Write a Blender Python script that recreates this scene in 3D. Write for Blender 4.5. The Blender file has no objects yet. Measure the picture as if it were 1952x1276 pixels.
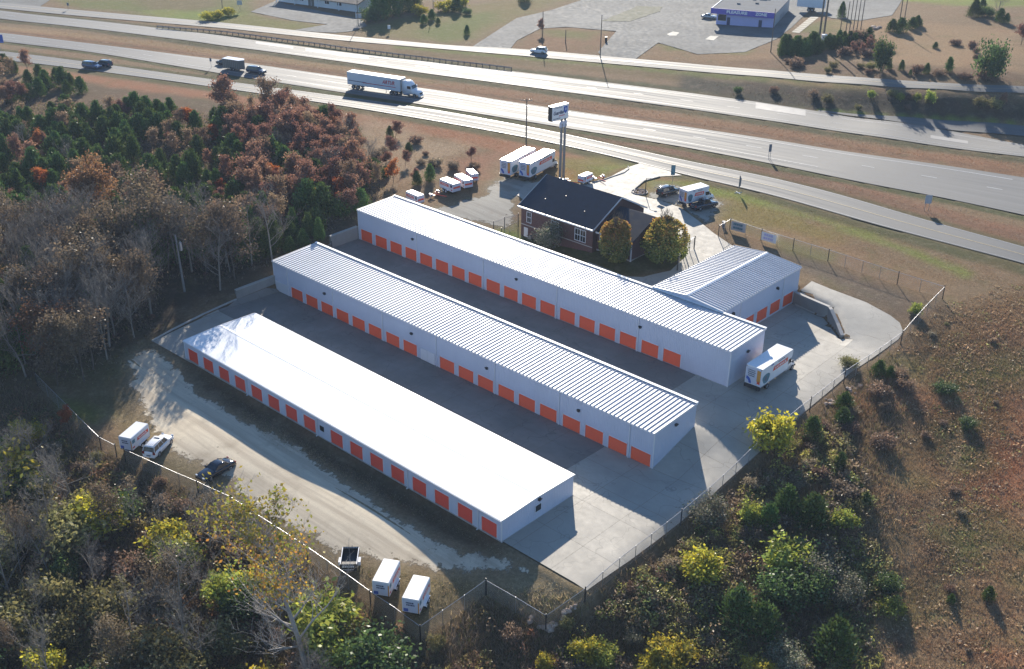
import bpy, bmesh, math, random
import numpy as np
from mathutils import Vector, Matrix, geometry, noise
R=math.radians
random.seed(7); rng=np.random.default_rng(7)
sc=bpy.context.scene
COL=sc.collection
# ---------------------------------------------------------------- camera, world, sun, exposure
FPX=2152.29; YAW=R(42.38); PITCH=R(27.0); ROLL=R(0.64)
CAM=Vector((68.38,-73.61,76.86))
FW=Vector((-math.sin(YAW)*math.cos(PITCH),math.cos(YAW)*math.cos(PITCH),-math.sin(PITCH)))
_rt=Vector((math.cos(YAW),math.sin(YAW),0)); _up=_rt.cross(FW)
RT=_rt*math.cos(ROLL)+_up*math.sin(ROLL); UP=-_rt*math.sin(ROLL)+_up*math.cos(ROLL)
cd=bpy.data.cameras.new('camera'); cam=bpy.data.objects.new('camera',cd); COL.objects.link(cam)
cam.matrix_world=Matrix(((RT.x,UP.x,-FW.x,CAM.x),(RT.y,UP.y,-FW.y,CAM.y),(RT.z,UP.z,-FW.z,CAM.z),(0,0,0,1)))
cd.sensor_width=36; cd.lens=FPX/1952*36; cd.clip_start=1; cd.clip_end=9000
sc.camera=cam
SUNAZ=R(42.65); SUNEL=R(21.3)
SUND=Vector((-math.sin(SUNAZ)*math.cos(SUNEL),math.cos(SUNAZ)*math.cos(SUNEL),math.sin(SUNEL)))
w=bpy.data.worlds.new('World'); sc.world=w; w.use_nodes=True
nt=w.node_tree; bg=nt.nodes['Background']; sk=nt.nodes.new('ShaderNodeTexSky')
sk.sky_type='NISHITA'; sk.sun_disc=False; sk.sun_elevation=SUNEL; sk.sun_rotation=-SUNAZ
sk.air_density=1.0; sk.dust_density=0.1; sk.ozone_density=5
nt.links.new(sk.outputs[0],bg.inputs[0]); bg.inputs[1].default_value=0.095
sl=bpy.data.lights.new('sun','SUN'); sl.energy=5.0; sl.angle=R(0.53); sl.color=(1.0,0.91,0.78)
so=bpy.data.objects.new('sun',sl); COL.objects.link(so); so.rotation_euler=SUND.to_track_quat('Z','Y').to_euler(); so.location=(0,0,120)
sc.view_settings.view_transform='Standard'; sc.view_settings.look='None'; sc.view_settings.gamma=1
sc.view_settings.use_curve_mapping=False
sc.view_settings.exposure=0.98
# ---------------------------------------------------------------- terrain heights
def ray(u,v):
    return FW*FPX+RT*(u-976)-UP*(v-638)
def at_z(u,v,z):
    d=ray(u,v); t=(z-CAM.z)/d.z; return CAM+d*t
CP=[(0,1276,-5),(300,1276,-5.5),(600,1276,-5),(0,1000,-4),(200,1000,-4),(420,1120,-4.2),(300,1100,-5),(0,800,-1.5),(120,850,-2),
 (300,800,-1.0),(260,860,-1.1),(600,1000,-.9),(450,880,-.9),(700,1080,-1.0),(830,1130,-1.2),(500,850,-.8),(800,1060,-.8),(400,720,-.6),(930,1090,-.8),
 (1040,1200,-2.6),(930,1150,-1.9),(800,1235,-2.4),(700,1180,-2.5),(1040,1130,-.7),(1200,1276,-4.5),(900,1276,-4),(1100,1200,-2.8),
 (1500,1100,-3.5),(1700,1200,-4),(1952,1276,-3),(1952,1000,-1),(1952,800,1),(1750,900,-.5),(1750,720,2.2),(1650,820,.4),(1450,970,-1.8),(1300,1080,-2.5),
 (1600,760,1.2),(1952,620,4.0),(1800,600,4.1),(1870,540,4.6),
 (240,640,.6),(250,560,1.2),(150,500,2.2),(300,450,2.8),(400,470,2.6),(500,430,3.0),(600,430,3.8),(0,600,1.5),(0,400,3.5),(0,200,4.4),(300,300,4.2),(600,300,4.5),(700,250,4.6),(440,540,1.7),(330,600,.9),
 (640,460,4.0),(780,370,4.3),(900,400,4.3),(850,300,4.7),(950,330,4.6),
 (20,110,4.6),(400,155,4.6),(700,200,4.7),(1000,250,4.8),(1300,320,4.9),(1600,395,4.9),(1952,490,5.0),
 (0,72,4.8),(400,130,4.8),(800,190,4.8),(1200,250,4.8),(1600,320,4.8),(1952,400,4.8),
 (0,50,4.2),(400,95,4.2),(800,155,4.2),(1200,210,4.2),(1600,285,4.2),(1952,345,4.2),
 (0,28,4.9),(400,72,4.9),(800,120,4.9),(1200,180,4.8),(1500,222,4.8),(1700,248,4.8),(1952,288,4.8),
 (0,12,5.0),(400,48,5.0),(800,85,5.2),(1100,110,5.5),(1300,127,6.0),(1467,140,7.3),(1634,155,8.6),(1800,164,9.6),(1952,174,10.2),
 (1467,152,7.0),(1634,166,8.4),(1800,178,9.4),(1952,186,10.0),
 (1380,185,4.9),(1500,204,4.8),(1634,216,4.7),(1800,229,4.7),(1952,238,4.7),
 (1300,160,5.0),
 (1300,90,6.6),(1470,75,7),(1340,50,7),(1600,110,8.6),(1700,100,10),(1850,120,11.3),(1952,110,11.8),(1700,40,11),(1952,30,12.5),(1560,20,8),(1952,0,13),
 (1000,50,5.8),(900,50,5.6),(700,30,5.5),(600,20,5.5),(300,10,5.2),(200,0,5.1),(1200,20,6.3),
 (1000,380,4.6),(1100,350,4.8),(1250,345,4.9),(1320,410,4.8),(1370,440,4.6),(1480,420,4.8),(1600,460,4.7),(1450,455,4.5),(1560,520,4.4),(1660,560,4.2),(1700,540,4.3),
 (1300,480,4.4)]
WP=[(-30,55,2.6),(-60,55,3.2),(-53,61,3.0),(-45,61.5,3.6),(-38,61,4.6),(-31,63,4.9),(-22,58,3.4),(-22,66,4.2),(-75,55,4.1),(-80,46,4.2),(-80,38,4.0),(-78,28,2.6),(-77,20,2.0),(-74.5,12,.8),(-73,5,.3),(-76,0,.2),
 (-12,78,4.5),(-2,76,4.4),(4,74,4.1),(10,72,3.4),(14,66,2.7),(6,66.2,2.5),(8.5,64,2.4),(12,62,2.3),(7.5,69,3.1),(3,71,3.6),(5,69,3.1),(12,55,1.9),(13,48,1.5),(16,55,2.0),(18,45,1.2),(20,30,0.2),(18,15,-1.0),(16,5,-1.2)]
pts=[];zz=[]
for u,v,z in CP:
    p=at_z(u,v,z); pts.append((p.x,p.y)); zz.append(z)
for x,y,z in WP: pts.append((x,y)); zz.append(z)
for a in range(0,360,20):
    pts.append((-100+900*math.cos(R(a)),120+900*math.sin(R(a)))); zz.append(6)
P=np.array(pts);Z=np.array(zz,float)
def phi(r): return -np.sqrt(r*r+36.0)
n=len(P); D=np.linalg.norm(P[:,None]-P[None],axis=2)
A=np.zeros((n+1,n+1)); A[:n,:n]=phi(D)+np.eye(n)*1.5; A[:n,n]=1; A[n,:n]=1
sol=np.linalg.solve(A,np.append(Z,0))
def sstep(a,b,x):
    t=np.clip((x-a)/(b-a),0,1); return t*t*(3-2*t)
def Hraw(X,Y):
    X=np.asarray(X,float);Y=np.asarray(Y,float)
    out=np.full(X.shape,sol[n])
    for i in range(n): out+=sol[i]*phi(np.hypot(X-P[i,0],Y-P[i,1]))
    # storage yard: terraces stepped between the rows
    yp=[-60,-6,-1.2,-.3,12,23,23.7,32.3,33.2,43.5,52,58,73,76]; 
    zl=[-.9,-.9,-.55,-.03,-.05,-.42,-.42,1.83,1.86,1.95,2.1,2.2,2.25,2.3]
    zr=[-1.3,-1.2,-.6,-.05,-.1,.1,.12,.9,1.0,1.6,2.1,2.35,2.6,2.8]
    k=sstep(3.2,12,X)
    Yd=np.interp(Y,yp,zl)*(1-k)+np.interp(Y,yp,zr)*k
    wy=sstep(-6,-1,Y)
    # left limit follows the retaining walls, right limit the fence
    xl=np.interp(Y,[-2,4,15.7,16.2,23.5,23.7,37,37.6,43.5,52],[-70.5,-71.3,-72.3,-72.4,-72.4,-72.7,-75.0,-75.2,-75.2,-75.2])
    wl=sstep(-.25,.15,X-xl)
    xr=np.interp(Y,[0,20,40,50,60,66,66.6,68.5,70.3,70.9],[11.5,11.0,10.5,8,3.5,3.5,5.1,3.2,1.1,.6])
    xr2=np.where(Y>66.5,xr,np.interp(Y,[0,20,40,50,60,66],[14,14,14,14,12,12]))
    sh=np.where(Y>66.5,.3,0); wr=1-sstep(0,1.0,(X-xr-sh)/np.maximum(xr2-xr+1e-6,.4))
    yt=np.where(X<-18.4,51.9,np.where(X<-6.3,73.9,np.interp(X,[-6.3,1.0,2,30],[73.2,70.6,80,80])))
    wt=1-sstep(.1,.5,Y-yt)
    W=wy*wl*wr*wt
    return out*(1-W)+Yd*W
def axis(segs):
    a=[]
    for s,e,d in segs: a+=list(np.arange(s,e,d))
    return np.array(a)
GX=axis([(-3500,-700,400),(-700,-360,40),(-360,-130,1.8),(-130,-78,.9),(-78,20,.6),(20,60,1.0),(60,120,4),(120,700,40),(700,3600,400)])
GY=axis([(-3500,-400,400),(-400,-90,40),(-90,-20,1.0),(-20,80,.6),(80,140,1.0),(140,380,1.9),(380,700,20),(700,3600,400)])
XX,YY=np.meshgrid(GX,GY,indexing='ij')
HH=Hraw(XX,YY)
def Hs(x,y):
    x=np.asarray(x,float);y=np.asarray(y,float)
    i=np.clip(np.searchsorted(GX,x)-1,0,len(GX)-2); j=np.clip(np.searchsorted(GY,y)-1,0,len(GY)-2)
    a=(x-GX[i])/(GX[i+1]-GX[i]); b=(y-GY[j])/(GY[j+1]-GY[j])
    return HH[i,j]*(1-a)*(1-b)+HH[i+1,j]*a*(1-b)+HH[i,j+1]*(1-a)*b+HH[i+1,j+1]*a*b
def H(x,y): return float(Hs(x,y))
def G(u,v,dz=0.0):
    """point of the ground (raised by dz) surveyed at photo position u,v"""
    d=ray(u,v); 
    t0=(CAM.z-18-dz)/-d.z; t1=(CAM.z+9-dz)/-d.z
    ts=np.linspace(t0,t1,160); X=CAM.x+d.x*ts;Y=CAM.y+d.y*ts;Zr=CAM.z+d.z*ts-dz
    df=Zr-Hs(X,Y); k=np.argmax(df<0)
    if df[k]>=0: k=len(ts)-1
    a,b=ts[max(k-1,0)],ts[k]
    for _ in range(24):
        m=(a+b)/2; q=CAM+d*m
        if q.z-dz-H(q.x,q.y)>0: a=m
        else: b=m
    q=CAM+d*b; return Vector((q.x,q.y,H(q.x,q.y)))
# ---------------------------------------------------------------- mesh helpers
def link(o,parent=None):
    COL.objects.link(o)
    if parent is not None: o.parent=parent
    return o
def ms(name,verts,faces,mat,smooth=False):
    me=bpy.data.meshes.new(name); me.from_pydata([tuple(v) for v in verts],[],[tuple(f) for f in faces]); me.update()
    if mat is not None:
        for m in (mat if isinstance(mat,(list,tuple)) else [mat]): me.materials.append(m)
    if smooth: me.polygons.foreach_set('use_smooth',[True]*len(me.polygons))
    return me
def npmesh(name,V,F,mat,col=None,smooth=False):
    """V (n,3) floats, F (m,k) ints; col per vertex (n,3)"""
    V=np.asarray(V,np.float32);F=np.asarray(F,np.int32); m,k=F.shape
    me=bpy.data.meshes.new(name); me.vertices.add(len(V)); me.vertices.foreach_set('co',V.ravel())
    me.loops.add(m*k); me.loops.foreach_set('vertex_index',F.ravel())
    me.polygons.add(m); me.polygons.foreach_set('loop_start',np.arange(0,m*k,k,dtype=np.int32))
    try: me.polygons.foreach_set('loop_total',np.full(m,k,np.int32))
    except Exception: pass
    if smooth: me.polygons.foreach_set('use_smooth',np.ones(m,bool))
    me.update(calc_edges=True); me.validate()
    if col is not None:
        at=me.color_attributes.new('tint','FLOAT_COLOR','POINT')
        c=np.ones((len(V),4),np.float32); c[:,:3]=col; at.data.foreach_set('color',c.ravel())
    if mat is not None:
        for q in (mat if isinstance(mat,(list,tuple)) else [mat]): me.materials.append(q)
    return me
def obj(name,me,parent=None,kind=None,loc=None,rz=None,label=None):
    o=bpy.data.objects.new(name,me); link(o,parent)
    if loc is not None: o.location=loc
    if rz is not None: o.rotation_euler=(0,0,rz)
    if kind: o['kind']=kind
    if label: o['label']=label
    return o
def thing(name,label,cat,loc=(0,0,0),rz=0,group=None,me=None):
    o=bpy.data.objects.new(name,me); link(o); o.location=loc; o.rotation_euler=(0,0,rz)
    o['label']=label; o['category']=cat
    if group: o['group']=group
    return o
def copy_tree(o,parent=None):
    c=o.copy(); COL.objects.link(c); c.parent=parent
    if parent is None: pass
    for ch in list(o.children): copy_tree(ch,c)
    return c
class MB:
    def __init__(s): s.v=[];s.f=[];s.m=[]
    def add(s,vs,fs,mi=0):
        b=len(s.v); s.v+= [tuple(v) for v in vs]; s.f+=[tuple(i+b for i in f) for f in fs]; s.m+=[mi]*len(fs)
    def box(s,x0,x1,y0,y1,z0,z1,mi=0):
        s.add([(x0,y0,z0),(x1,y0,z0),(x1,y1,z0),(x0,y1,z0),(x0,y0,z1),(x1,y0,z1),(x1,y1,z1),(x0,y1,z1)],
              [(0,3,2,1),(4,5,6,7),(0,1,5,4),(1,2,6,5),(2,3,7,6),(3,0,4,7)],mi)
    def prism(s,poly,axis,a,b,mi=0):
        """extrude 2-D polygon along axis ('x': poly is (y,z), 'y': (x,z), 'z': (x,y))"""
        n=len(poly)
        def mk(p,t):
            return (t,p[0],p[1]) if axis=='x' else ((p[0],t,p[1]) if axis=='y' else (p[0],p[1],t))
        vs=[mk(p,a) for p in poly]+[mk(p,b) for p in poly]
        fs=[tuple(range(n)),tuple(range(2*n-1,n-1,-1))]+[(i,i+n,(i+1)%n+n,(i+1)%n) for i in range(n)]
        s.add(vs,fs,mi)
    def tube(s,p,q,r0,r1=None,k=8,mi=0,cap=True):
        p=Vector(p);q=Vector(q); r1=r0 if r1 is None else r1
        d=(q-p).normalized(); a=d.orthogonal().normalized(); b=d.cross(a)
        vs=[];fs=[]
        for c,r in ((p,r0),(q,r1)):
            for i in range(k):
                t=2*math.pi*i/k; vs.append(c+a*(r*math.cos(t))+b*(r*math.sin(t)))
        for i in range(k): j=(i+1)%k; fs.append((i,j,j+k,i+k))
        if cap: fs.append(tuple(range(k-1,-1,-1))); fs.append(tuple(range(k,2*k)))
        s.add(vs,fs,mi)
    def path(s,pp,r,k=6,mi=0):
        for a,b in zip(pp[:-1],pp[1:]): s.tube(a,b,r,r,k,mi)
    def mesh(s,name,mat,fixn=True):
        me=ms(name,s.v,s.f,mat)
        if len(me.materials)>1: me.polygons.foreach_set('material_index',s.m)
        if fixn:
            bm=bmesh.new(); bm.from_mesh(me); bmesh.ops.recalc_face_normals(bm,faces=bm.faces); bm.to_mesh(me); bm.free()
        return me
    def obj(s,name,mat,parent=None,**k): return obj(name,s.mesh(name,mat),parent,**k)
_tc={}
def text_mesh(s,size,mat,extrude=.01,bold=0.0,align='CENTER',shear=0):
    cu=bpy.data.curves.new('lettering','FONT'); cu.body=s; cu.size=size; cu.extrude=extrude; cu.align_x=align; cu.align_y='CENTER'; cu.offset=bold; cu.shear=shear
    cu.resolution_u=2
    o=bpy.data.objects.new('t',cu); COL.objects.link(o); dg=bpy.context.evaluated_depsgraph_get()
    me=bpy.data.meshes.new_from_object(o.evaluated_get(dg)); me.name='lettering'; bpy.data.objects.remove(o)
    me.materials.clear(); me.materials.append(mat); return me
def put_text(name,s,size,mat,parent,origin,xdir,updir,bold=0,shear=0,fitw=None):
    me=text_mesh(s,size,mat,.012,bold,'CENTER',shear)
    xs=[v.co.x for v in me.vertices]; wd=max(xs)-min(xs); k=1 if not fitw else fitw/wd
    X=Vector(xdir).normalized();U=Vector(updir).normalized();N=X.cross(U)
    for v in me.vertices:
        c=v.co.copy(); v.co=Vector(origin)+X*c.x*k+U*c.y+N*c.z
    me.update(); return obj(name,me,parent)
# ---------------------------------------------------------------- materials
def newmat(name):
    m=bpy.data.materials.new(name); m.use_nodes=True; nt=m.node_tree
    return m,nt,nt.nodes['Principled BSDF']
def N(nt,t,**k):
    n=nt.nodes.new(t)
    for a,b in k.items(): setattr(n,a,b)
    return n
def noise_n(nt,vec,scale,detail=4,rough=.6):
    n=N(nt,'ShaderNodeTexNoise'); n.inputs['Scale'].default_value=scale; n.inputs['Detail'].default_value=detail; n.inputs['Roughness'].default_value=rough
    if vec is not None: nt.links.new(vec,n.inputs['Vector'])
    return n.outputs['Fac']
def mix(nt,f,a,b,mode='MIX'):
    m=N(nt,'ShaderNodeMix',data_type='RGBA',blend_type=mode)
    for s,v in ((0,f),(6,a),(7,b)):
        if hasattr(v,'links') or isinstance(v,bpy.types.NodeSocket): nt.links.new(v,m.inputs[s])
        elif isinstance(v,(int,float)): m.inputs[s].default_value=v
        else: m.inputs[s].default_value=(*v,1)
    return m.outputs[2]
def ramp(nt,f,a,b,lo=0,hi=1):
    m=N(nt,'ShaderNodeMapRange'); nt.links.new(f,m.inputs[0]); m.inputs[1].default_value=a;m.inputs[2].default_value=b;m.inputs[3].default_value=lo;m.inputs[4].default_value=hi
    return m.outputs[0]
def wpos(nt): return N(nt,'ShaderNodeNewGeometry').outputs['Position']
def bump(nt,h,b,strength=.3,dist=.05):
    n=N(nt,'ShaderNodeBump'); n.inputs['Strength'].default_value=strength; n.inputs['Distance'].default_value=dist
    nt.links.new(h,n.inputs['Height']); nt.links.new(n.outputs[0],b.inputs['Normal'])
def plain(name,c,rough=.5,metal=0,var=.12,scale=.6,spec=.5,objvar=0,coat=0,dirt=None):
    """paint, plastic, metal: a colour with slight procedural wear"""
    m,nt,b=newmat(name); p=wpos(nt)
    n1=noise_n(nt,p,scale,5,.65); n2=noise_n(nt,p,scale*9,3,.6)
    c1=tuple(max(x*(1-var),0) for x in c); c2=tuple(min(x*(1+var),1) for x in c)
    col=mix(nt,ramp(nt,n1,.3,.7),c1,c2); col=mix(nt,ramp(nt,n2,.35,.75,0,.35),col,tuple(x*(1-var*1.5) for x in c))
    if objvar:
        oi=N(nt,'ShaderNodeObjectInfo'); col=mix(nt,ramp(nt,oi.outputs['Random'],0,1,0,objvar),col,(dirt or tuple(x*.6 for x in c)))
    nt.links.new(col,b.inputs['Base Color']); nt.links.new(ramp(nt,n1,.2,.8,rough*.85,min(rough*1.2,1)),b.inputs['Roughness'])
    b.inputs['Metallic'].default_value=metal; b.inputs['Specular IOR Level'].default_value=spec
    b.inputs['Coat Weight'].default_value=coat
    return m
M={}
M['white_metal']=plain('white_metal',(.54,.57,.67),.42,0,.05,.25,spec=.5,objvar=.12,dirt=(.47,.50,.58))
M['roof']=plain('roof_metal',(.60,.61,.64),.48,.0,.06,.3,objvar=.25,dirt=(.42,.43,.45))
M['roof_bright']=plain('roof_bright_metal',(.88,.89,.90),.52,.0,.04,.2,objvar=.12,dirt=(.6,.61,.63))
M['trim']=plain('trim_metal',(.66,.67,.7),.4,0,.05)
M['trim_dark']=plain('gutter_dark',(.10,.12,.16),.5,0,.1)
M['door']=plain('orange_door',(.86,.115,.035),.5,0,.05,.4,objvar=.10,dirt=(.76,.10,.035))
M['door_red']=plain('red_door',(.80,.075,.035),.5,0,.05,.4,objvar=.12,dirt=(.55,.05,.025))
M['glass']=plain('dark_glass',(.012,.016,.022),.08,0,.1,spec=.8)
M['black']=plain('black_rubber',(.012,.012,.013),.8,0,.2)
M['dark']=plain('dark_steel',(.03,.032,.036),.5,.3,.15)
M['steel']=plain('galvanised_steel',(.42,.43,.45),.38,.8,.1)
M['rail']=plain('galvanised_rail',(.45,.45,.47),.35,.8,.05)
M['chrome']=plain('wheel_alloy',(.5,.5,.52),.25,.9,.1)
M['wood']=plain('weathered_wood',(.17,.135,.105),.85,0,.3,1.5)
M['polegrey']=plain('grey_pole_wood',(.24,.23,.22),.85,0,.2,1.5)
M['body_white']=plain('white_paint',(.78,.79,.81),.25,0,.03,coat=.5)
M['boxwhite']=plain('white_box_paint',(.72,.74,.77),.4,0,.05)
M['boxroof']=plain('white_fibreglass_roof',(.82,.82,.82),.28,0,.04)
M['stripe']=plain('orange_red_stripe',(.72,.07,.03),.45,0,.05)
M['blue']=plain('blue_print',(.03,.10,.42),.45,0,.1)
M['navy']=plain('navy_print',(.025,.035,.10),.5,0,.1)
M['teal']=plain('teal_print',(.07,.20,.26),.45,0,.35,.9)
M['amber']=plain('amber_print',(.62,.28,.05),.45,0,.15,.9)
M['red']=plain('red_print',(.55,.03,.05),.45,0,.05)
M['white_print']=plain('white_print',(.8,.8,.8),.5,0,.02)
M['greyprint']=plain('grey_print',(.13,.15,.19),.5,0,.1)
M['car_black']=plain('black_paint',(.010,.012,.020),.12,.2,.1,coat=1)
M['car_navy']=plain('navy_paint',(.012,.020,.045),.15,.2,.1,coat=1)
M['car_blue']=plain('slate_blue_paint',(.06,.11,.22),.2,.3,.1,coat=1)
M['car_silver']=plain('silver_paint',(.42,.44,.48),.22,.6,.05,coat=.6)
M['head']=plain('headlight_glass',(.75,.78,.8),.1,.3,.02)
M['tail']=plain('tail_light_red',(.22,.008,.008),.2,0,.05)
M['brick_dark']=None
M['curbstone']=plain('kerb_concrete',(.40,.38,.35),.8,0,.15,1.2)
M['purple']=plain('purple_paint',(.13,.10,.46),.5,0,.06)
M['lav']=plain('lavender_paint',(.46,.46,.74),.6,0,.05)
M['pz_side']=plain('grey_metal_siding',(.38,.41,.44),.55,0,.08,.5)
M['pz_roof']=plain('flat_roof_felt',(.19,.195,.20),.95,0,.2,.4,spec=.05)
M['brown_side']=plain('brown_grey_siding',(.17,.155,.14),.5,0,.15,.8)
M['stone']=plain('pale_rubble',(.50,.40,.32),.85,0,.25,2,objvar=.5,dirt=(.42,.25,.17))
M['rooftile']=plain('brown_shingle',(.12,.095,.08),.85,0,.2,1)
def cyl_mask(): pass
def concrete(name,c,stain=.35,spec=.35,rough=.62,objvar=.12,crack=True):
    m,nt,b=newmat(name); p=wpos(nt)
    a=noise_n(nt,p,.11,5,.6); d=noise_n(nt,p,.9,5,.7); f=noise_n(nt,p,7,4,.7)
    col=mix(nt,ramp(nt,a,.38,.64),tuple(x*(1-stain) for x in c),c)
    col=mix(nt,ramp(nt,d,.45,.75,0,.5),col,tuple(x*(1-stain*.8) for x in c)); col=mix(nt,ramp(nt,f,.4,.8,0,.35),col,tuple(x*.7 for x in c))
    if crack:
        vo=N(nt,'ShaderNodeTexVoronoi',feature='DISTANCE_TO_EDGE'); vo.inputs['Scale'].default_value=.16
        nn=N(nt,'ShaderNodeVectorMath',operation='ADD'); n3=N(nt,'ShaderNodeTexNoise'); n3.inputs['Scale'].default_value=.35; nt.links.new(p,n3.inputs['Vector'])
        sc_=N(nt,'ShaderNodeVectorMath',operation='SCALE'); sc_.inputs[3].default_value=6; nt.links.new(n3.outputs['Color'],sc_.inputs[0])
        nt.links.new(p,nn.inputs[0]); nt.links.new(sc_.outputs[0],nn.inputs[1]); nt.links.new(nn.outputs[0],vo.inputs['Vector'])
        col=mix(nt,ramp(nt,vo.outputs['Distance'],.0,.012,.45,0),col,tuple(x*.3 for x in c))
    if objvar:
        oi=N(nt,'ShaderNodeObjectInfo'); col=mix(nt,ramp(nt,oi.outputs['Random'],0,1,0,objvar*2),col,tuple(x*.72 for x in c))
    nt.links.new(col,b.inputs['Base Color']); nt.links.new(ramp(nt,d,.3,.7,rough*.9,rough*1.15),b.inputs['Roughness']); b.inputs['Specular IOR Level'].default_value=spec
    bump(nt,f,b,.15,.01); return m
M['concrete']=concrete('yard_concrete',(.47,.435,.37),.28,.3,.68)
M['concrete_shade_stain']=concrete('shaded_stained_aisle_concrete',(.29,.265,.235),.32,.25,.72)  # darker copy for the aisles: stains, plus their shade deepened in the colour
M['lot']=concrete('old_lot_asphalt',(.20,.20,.19),.3,.12,.85,0)
M['concrete_old']=concrete('retaining_wall_concrete',(.36,.34,.31),.4,crack=False)
def road_mat(name,c,spec,rough):
    m,nt,b=newmat(name); p=wpos(nt)
    uv=N(nt,'ShaderNodeUVMap'); sp=N(nt,'ShaderNodeSeparateXYZ'); nt.links.new(uv.outputs[0],sp.inputs[0])
    # long streaks along the lanes: noise stretched along the road
    cb=N(nt,'ShaderNodeCombineXYZ'); m1=N(nt,'ShaderNodeMath',operation='MULTIPLY'); m1.inputs[1].default_value=.012; nt.links.new(sp.outputs[0],m1.inputs[0])
    m2=N(nt,'ShaderNodeMath',operation='MULTIPLY'); m2.inputs[1].default_value=1.1; nt.links.new(sp.outputs[1],m2.inputs[0])
    nt.links.new(m1.outputs[0],cb.inputs[0]); nt.links.new(m2.outputs[0],cb.inputs[1])
    st=noise_n(nt,cb.outputs[0],1.0,4,.7); a=noise_n(nt,p,.06,4,.6); f=noise_n(nt,p,5,4,.7)
    col=mix(nt,ramp(nt,st,.35,.65),tuple(x*.60 for x in c),tuple(x*1.15 for x in c)); col=mix(nt,ramp(nt,a,.4,.7,0,.4),col,tuple(x*.8 for x in c)); col=mix(nt,ramp(nt,f,.4,.8,0,.3),col,tuple(x*.6 for x in c))
    nt.links.new(col,b.inputs['Base Color']); nt.links.new(ramp(nt,st,.3,.7,rough*.8,rough*1.25),b.inputs['Roughness']); b.inputs['Specular IOR Level'].default_value=spec
    bump(nt,f,b,.2,.008); return m
M['road']=road_mat('worn_asphalt',(.155,.155,.152),.25,.70)
M['road2']=road_mat('concrete_carriageway',(.19,.186,.176),.28,.70)
M['mark']=plain('road_paint',(.48,.48,.46),.45,0,.15,2)
M['yellow']=plain('yellow_road_paint',(.62,.48,.22),.5,0,.2,2)
def gravel_mat(name,c,c2,patch=(.14,.09,.06)):
    m,nt,b=newmat(name); p=wpos(nt)
    a=noise_n(nt,p,.12,6,.65); d=noise_n(nt,p,1.3,5,.7); f=noise_n(nt,p,9,4,.75)
    # wheel tracks: noise stretched along the drive (x)
    mp=N(nt,'ShaderNodeMapping'); mp.inputs['Scale'].default_value=(.05,.9,.1); mp.inputs['Rotation'].default_value=(0,0,R(4)); nt.links.new(p,mp.inputs['Vector'])
    tr=noise_n(nt,mp.outputs[0],1.0,4,.6)
    col=mix(nt,ramp(nt,tr,.4,.62),c2,c); col=mix(nt,ramp(nt,a,.52,.72,0,.75),col,patch); col=mix(nt,ramp(nt,d,.5,.75,0,.4),col,tuple(x*.72 for x in c)); col=mix(nt,ramp(nt,f,.45,.8,0,.35),col,tuple(x*.6 for x in c2))
    nt.links.new(col,b.inputs['Base Color']); b.inputs['Roughness'].default_value=.9; b.inputs['Specular IOR Level'].default_value=.25
    bump(nt,f,b,.6,.04)
    ed=N(nt,'ShaderNodeVertexColor',layer_name='tint').outputs[0]; e2_=noise_n(nt,p,.9,6,.75)
    ad=N(nt,'ShaderNodeMath',operation='ADD'); nt.links.new(ed,ad.inputs[0]); nt.links.new(ramp(nt,e2_,.25,.75,-.62,.62),ad.inputs[1])
    tr_=N(nt,'ShaderNodeBsdfTransparent'); mx_=N(nt,'ShaderNodeMixShader'); nt.links.new(ramp(nt,ad.outputs[0],.38,.62,0,1),mx_.inputs[0]); nt.links.new(tr_.outputs[0],mx_.inputs[1]); nt.links.new(b.outputs[0],mx_.inputs[2])
    nt.links.new(mx_.outputs[0],[x for x in nt.nodes if x.type=='OUTPUT_MATERIAL'][0].inputs[0]); return m
M['gravel']=gravel_mat('tan_gravel',(.68,.59,.44),(.50,.42,.31),(.30,.24,.17))
M['gravel_grey']=gravel_mat('grey_gravel',(.36,.34,.29),(.28,.26,.22),(.26,.20,.14))
def ground_mat():
    m,nt,b=newmat('dry_ground'); p=wpos(nt)
    vc=N(nt,'ShaderNodeVertexColor',layer_name='tint').outputs[0]
    a=noise_n(nt,p,.07,5,.6); d=noise_n(nt,p,.45,6,.7); e=noise_n(nt,p,2.2,5,.75); f=noise_n(nt,p,8,3,.7)
    vc=mix(nt,1.0,vc,(1.52,1.46,1.26),'MULTIPLY'); red=mix(nt,.5,vc,(.33,.14,.075)); 
    col=mix(nt,ramp(nt,a,.48,.70,0,.33),vc,red)
    tan=mix(nt,.6,vc,(.38,.30,.21)); col=mix(nt,ramp(nt,d,.5,.74,0,.6),col,tan); g2=noise_n(nt,p,.13,5,.7); grn=mix(nt,.6,vc,(.12,.14,.045)); col=mix(nt,ramp(nt,g2,.56,.70,0,.5),col,grn)
    dk=mix(nt,1.0,col,(.58,.57,.54),'MULTIPLY'); col=mix(nt,ramp(nt,e,.42,.66,.75,0),col,dk)
    lt=mix(nt,1.0,col,(1.7,1.6,1.45),'MULTIPLY'); col=mix(nt,ramp(nt,f,.52,.78,0,.6),col,lt)
    nt.links.new(col,b.inputs['Base Color']); b.inputs['Roughness'].default_value=.95; b.inputs['Specular IOR Level'].default_value=.1
    ad=N(nt,'ShaderNodeMath',operation='ADD'); nt.links.new(e,ad.inputs[0]); nt.links.new(f,ad.inputs[1])
    bump(nt,ad.outputs[0],b,.8,.16); return m
M['ground']=ground_mat()
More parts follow.
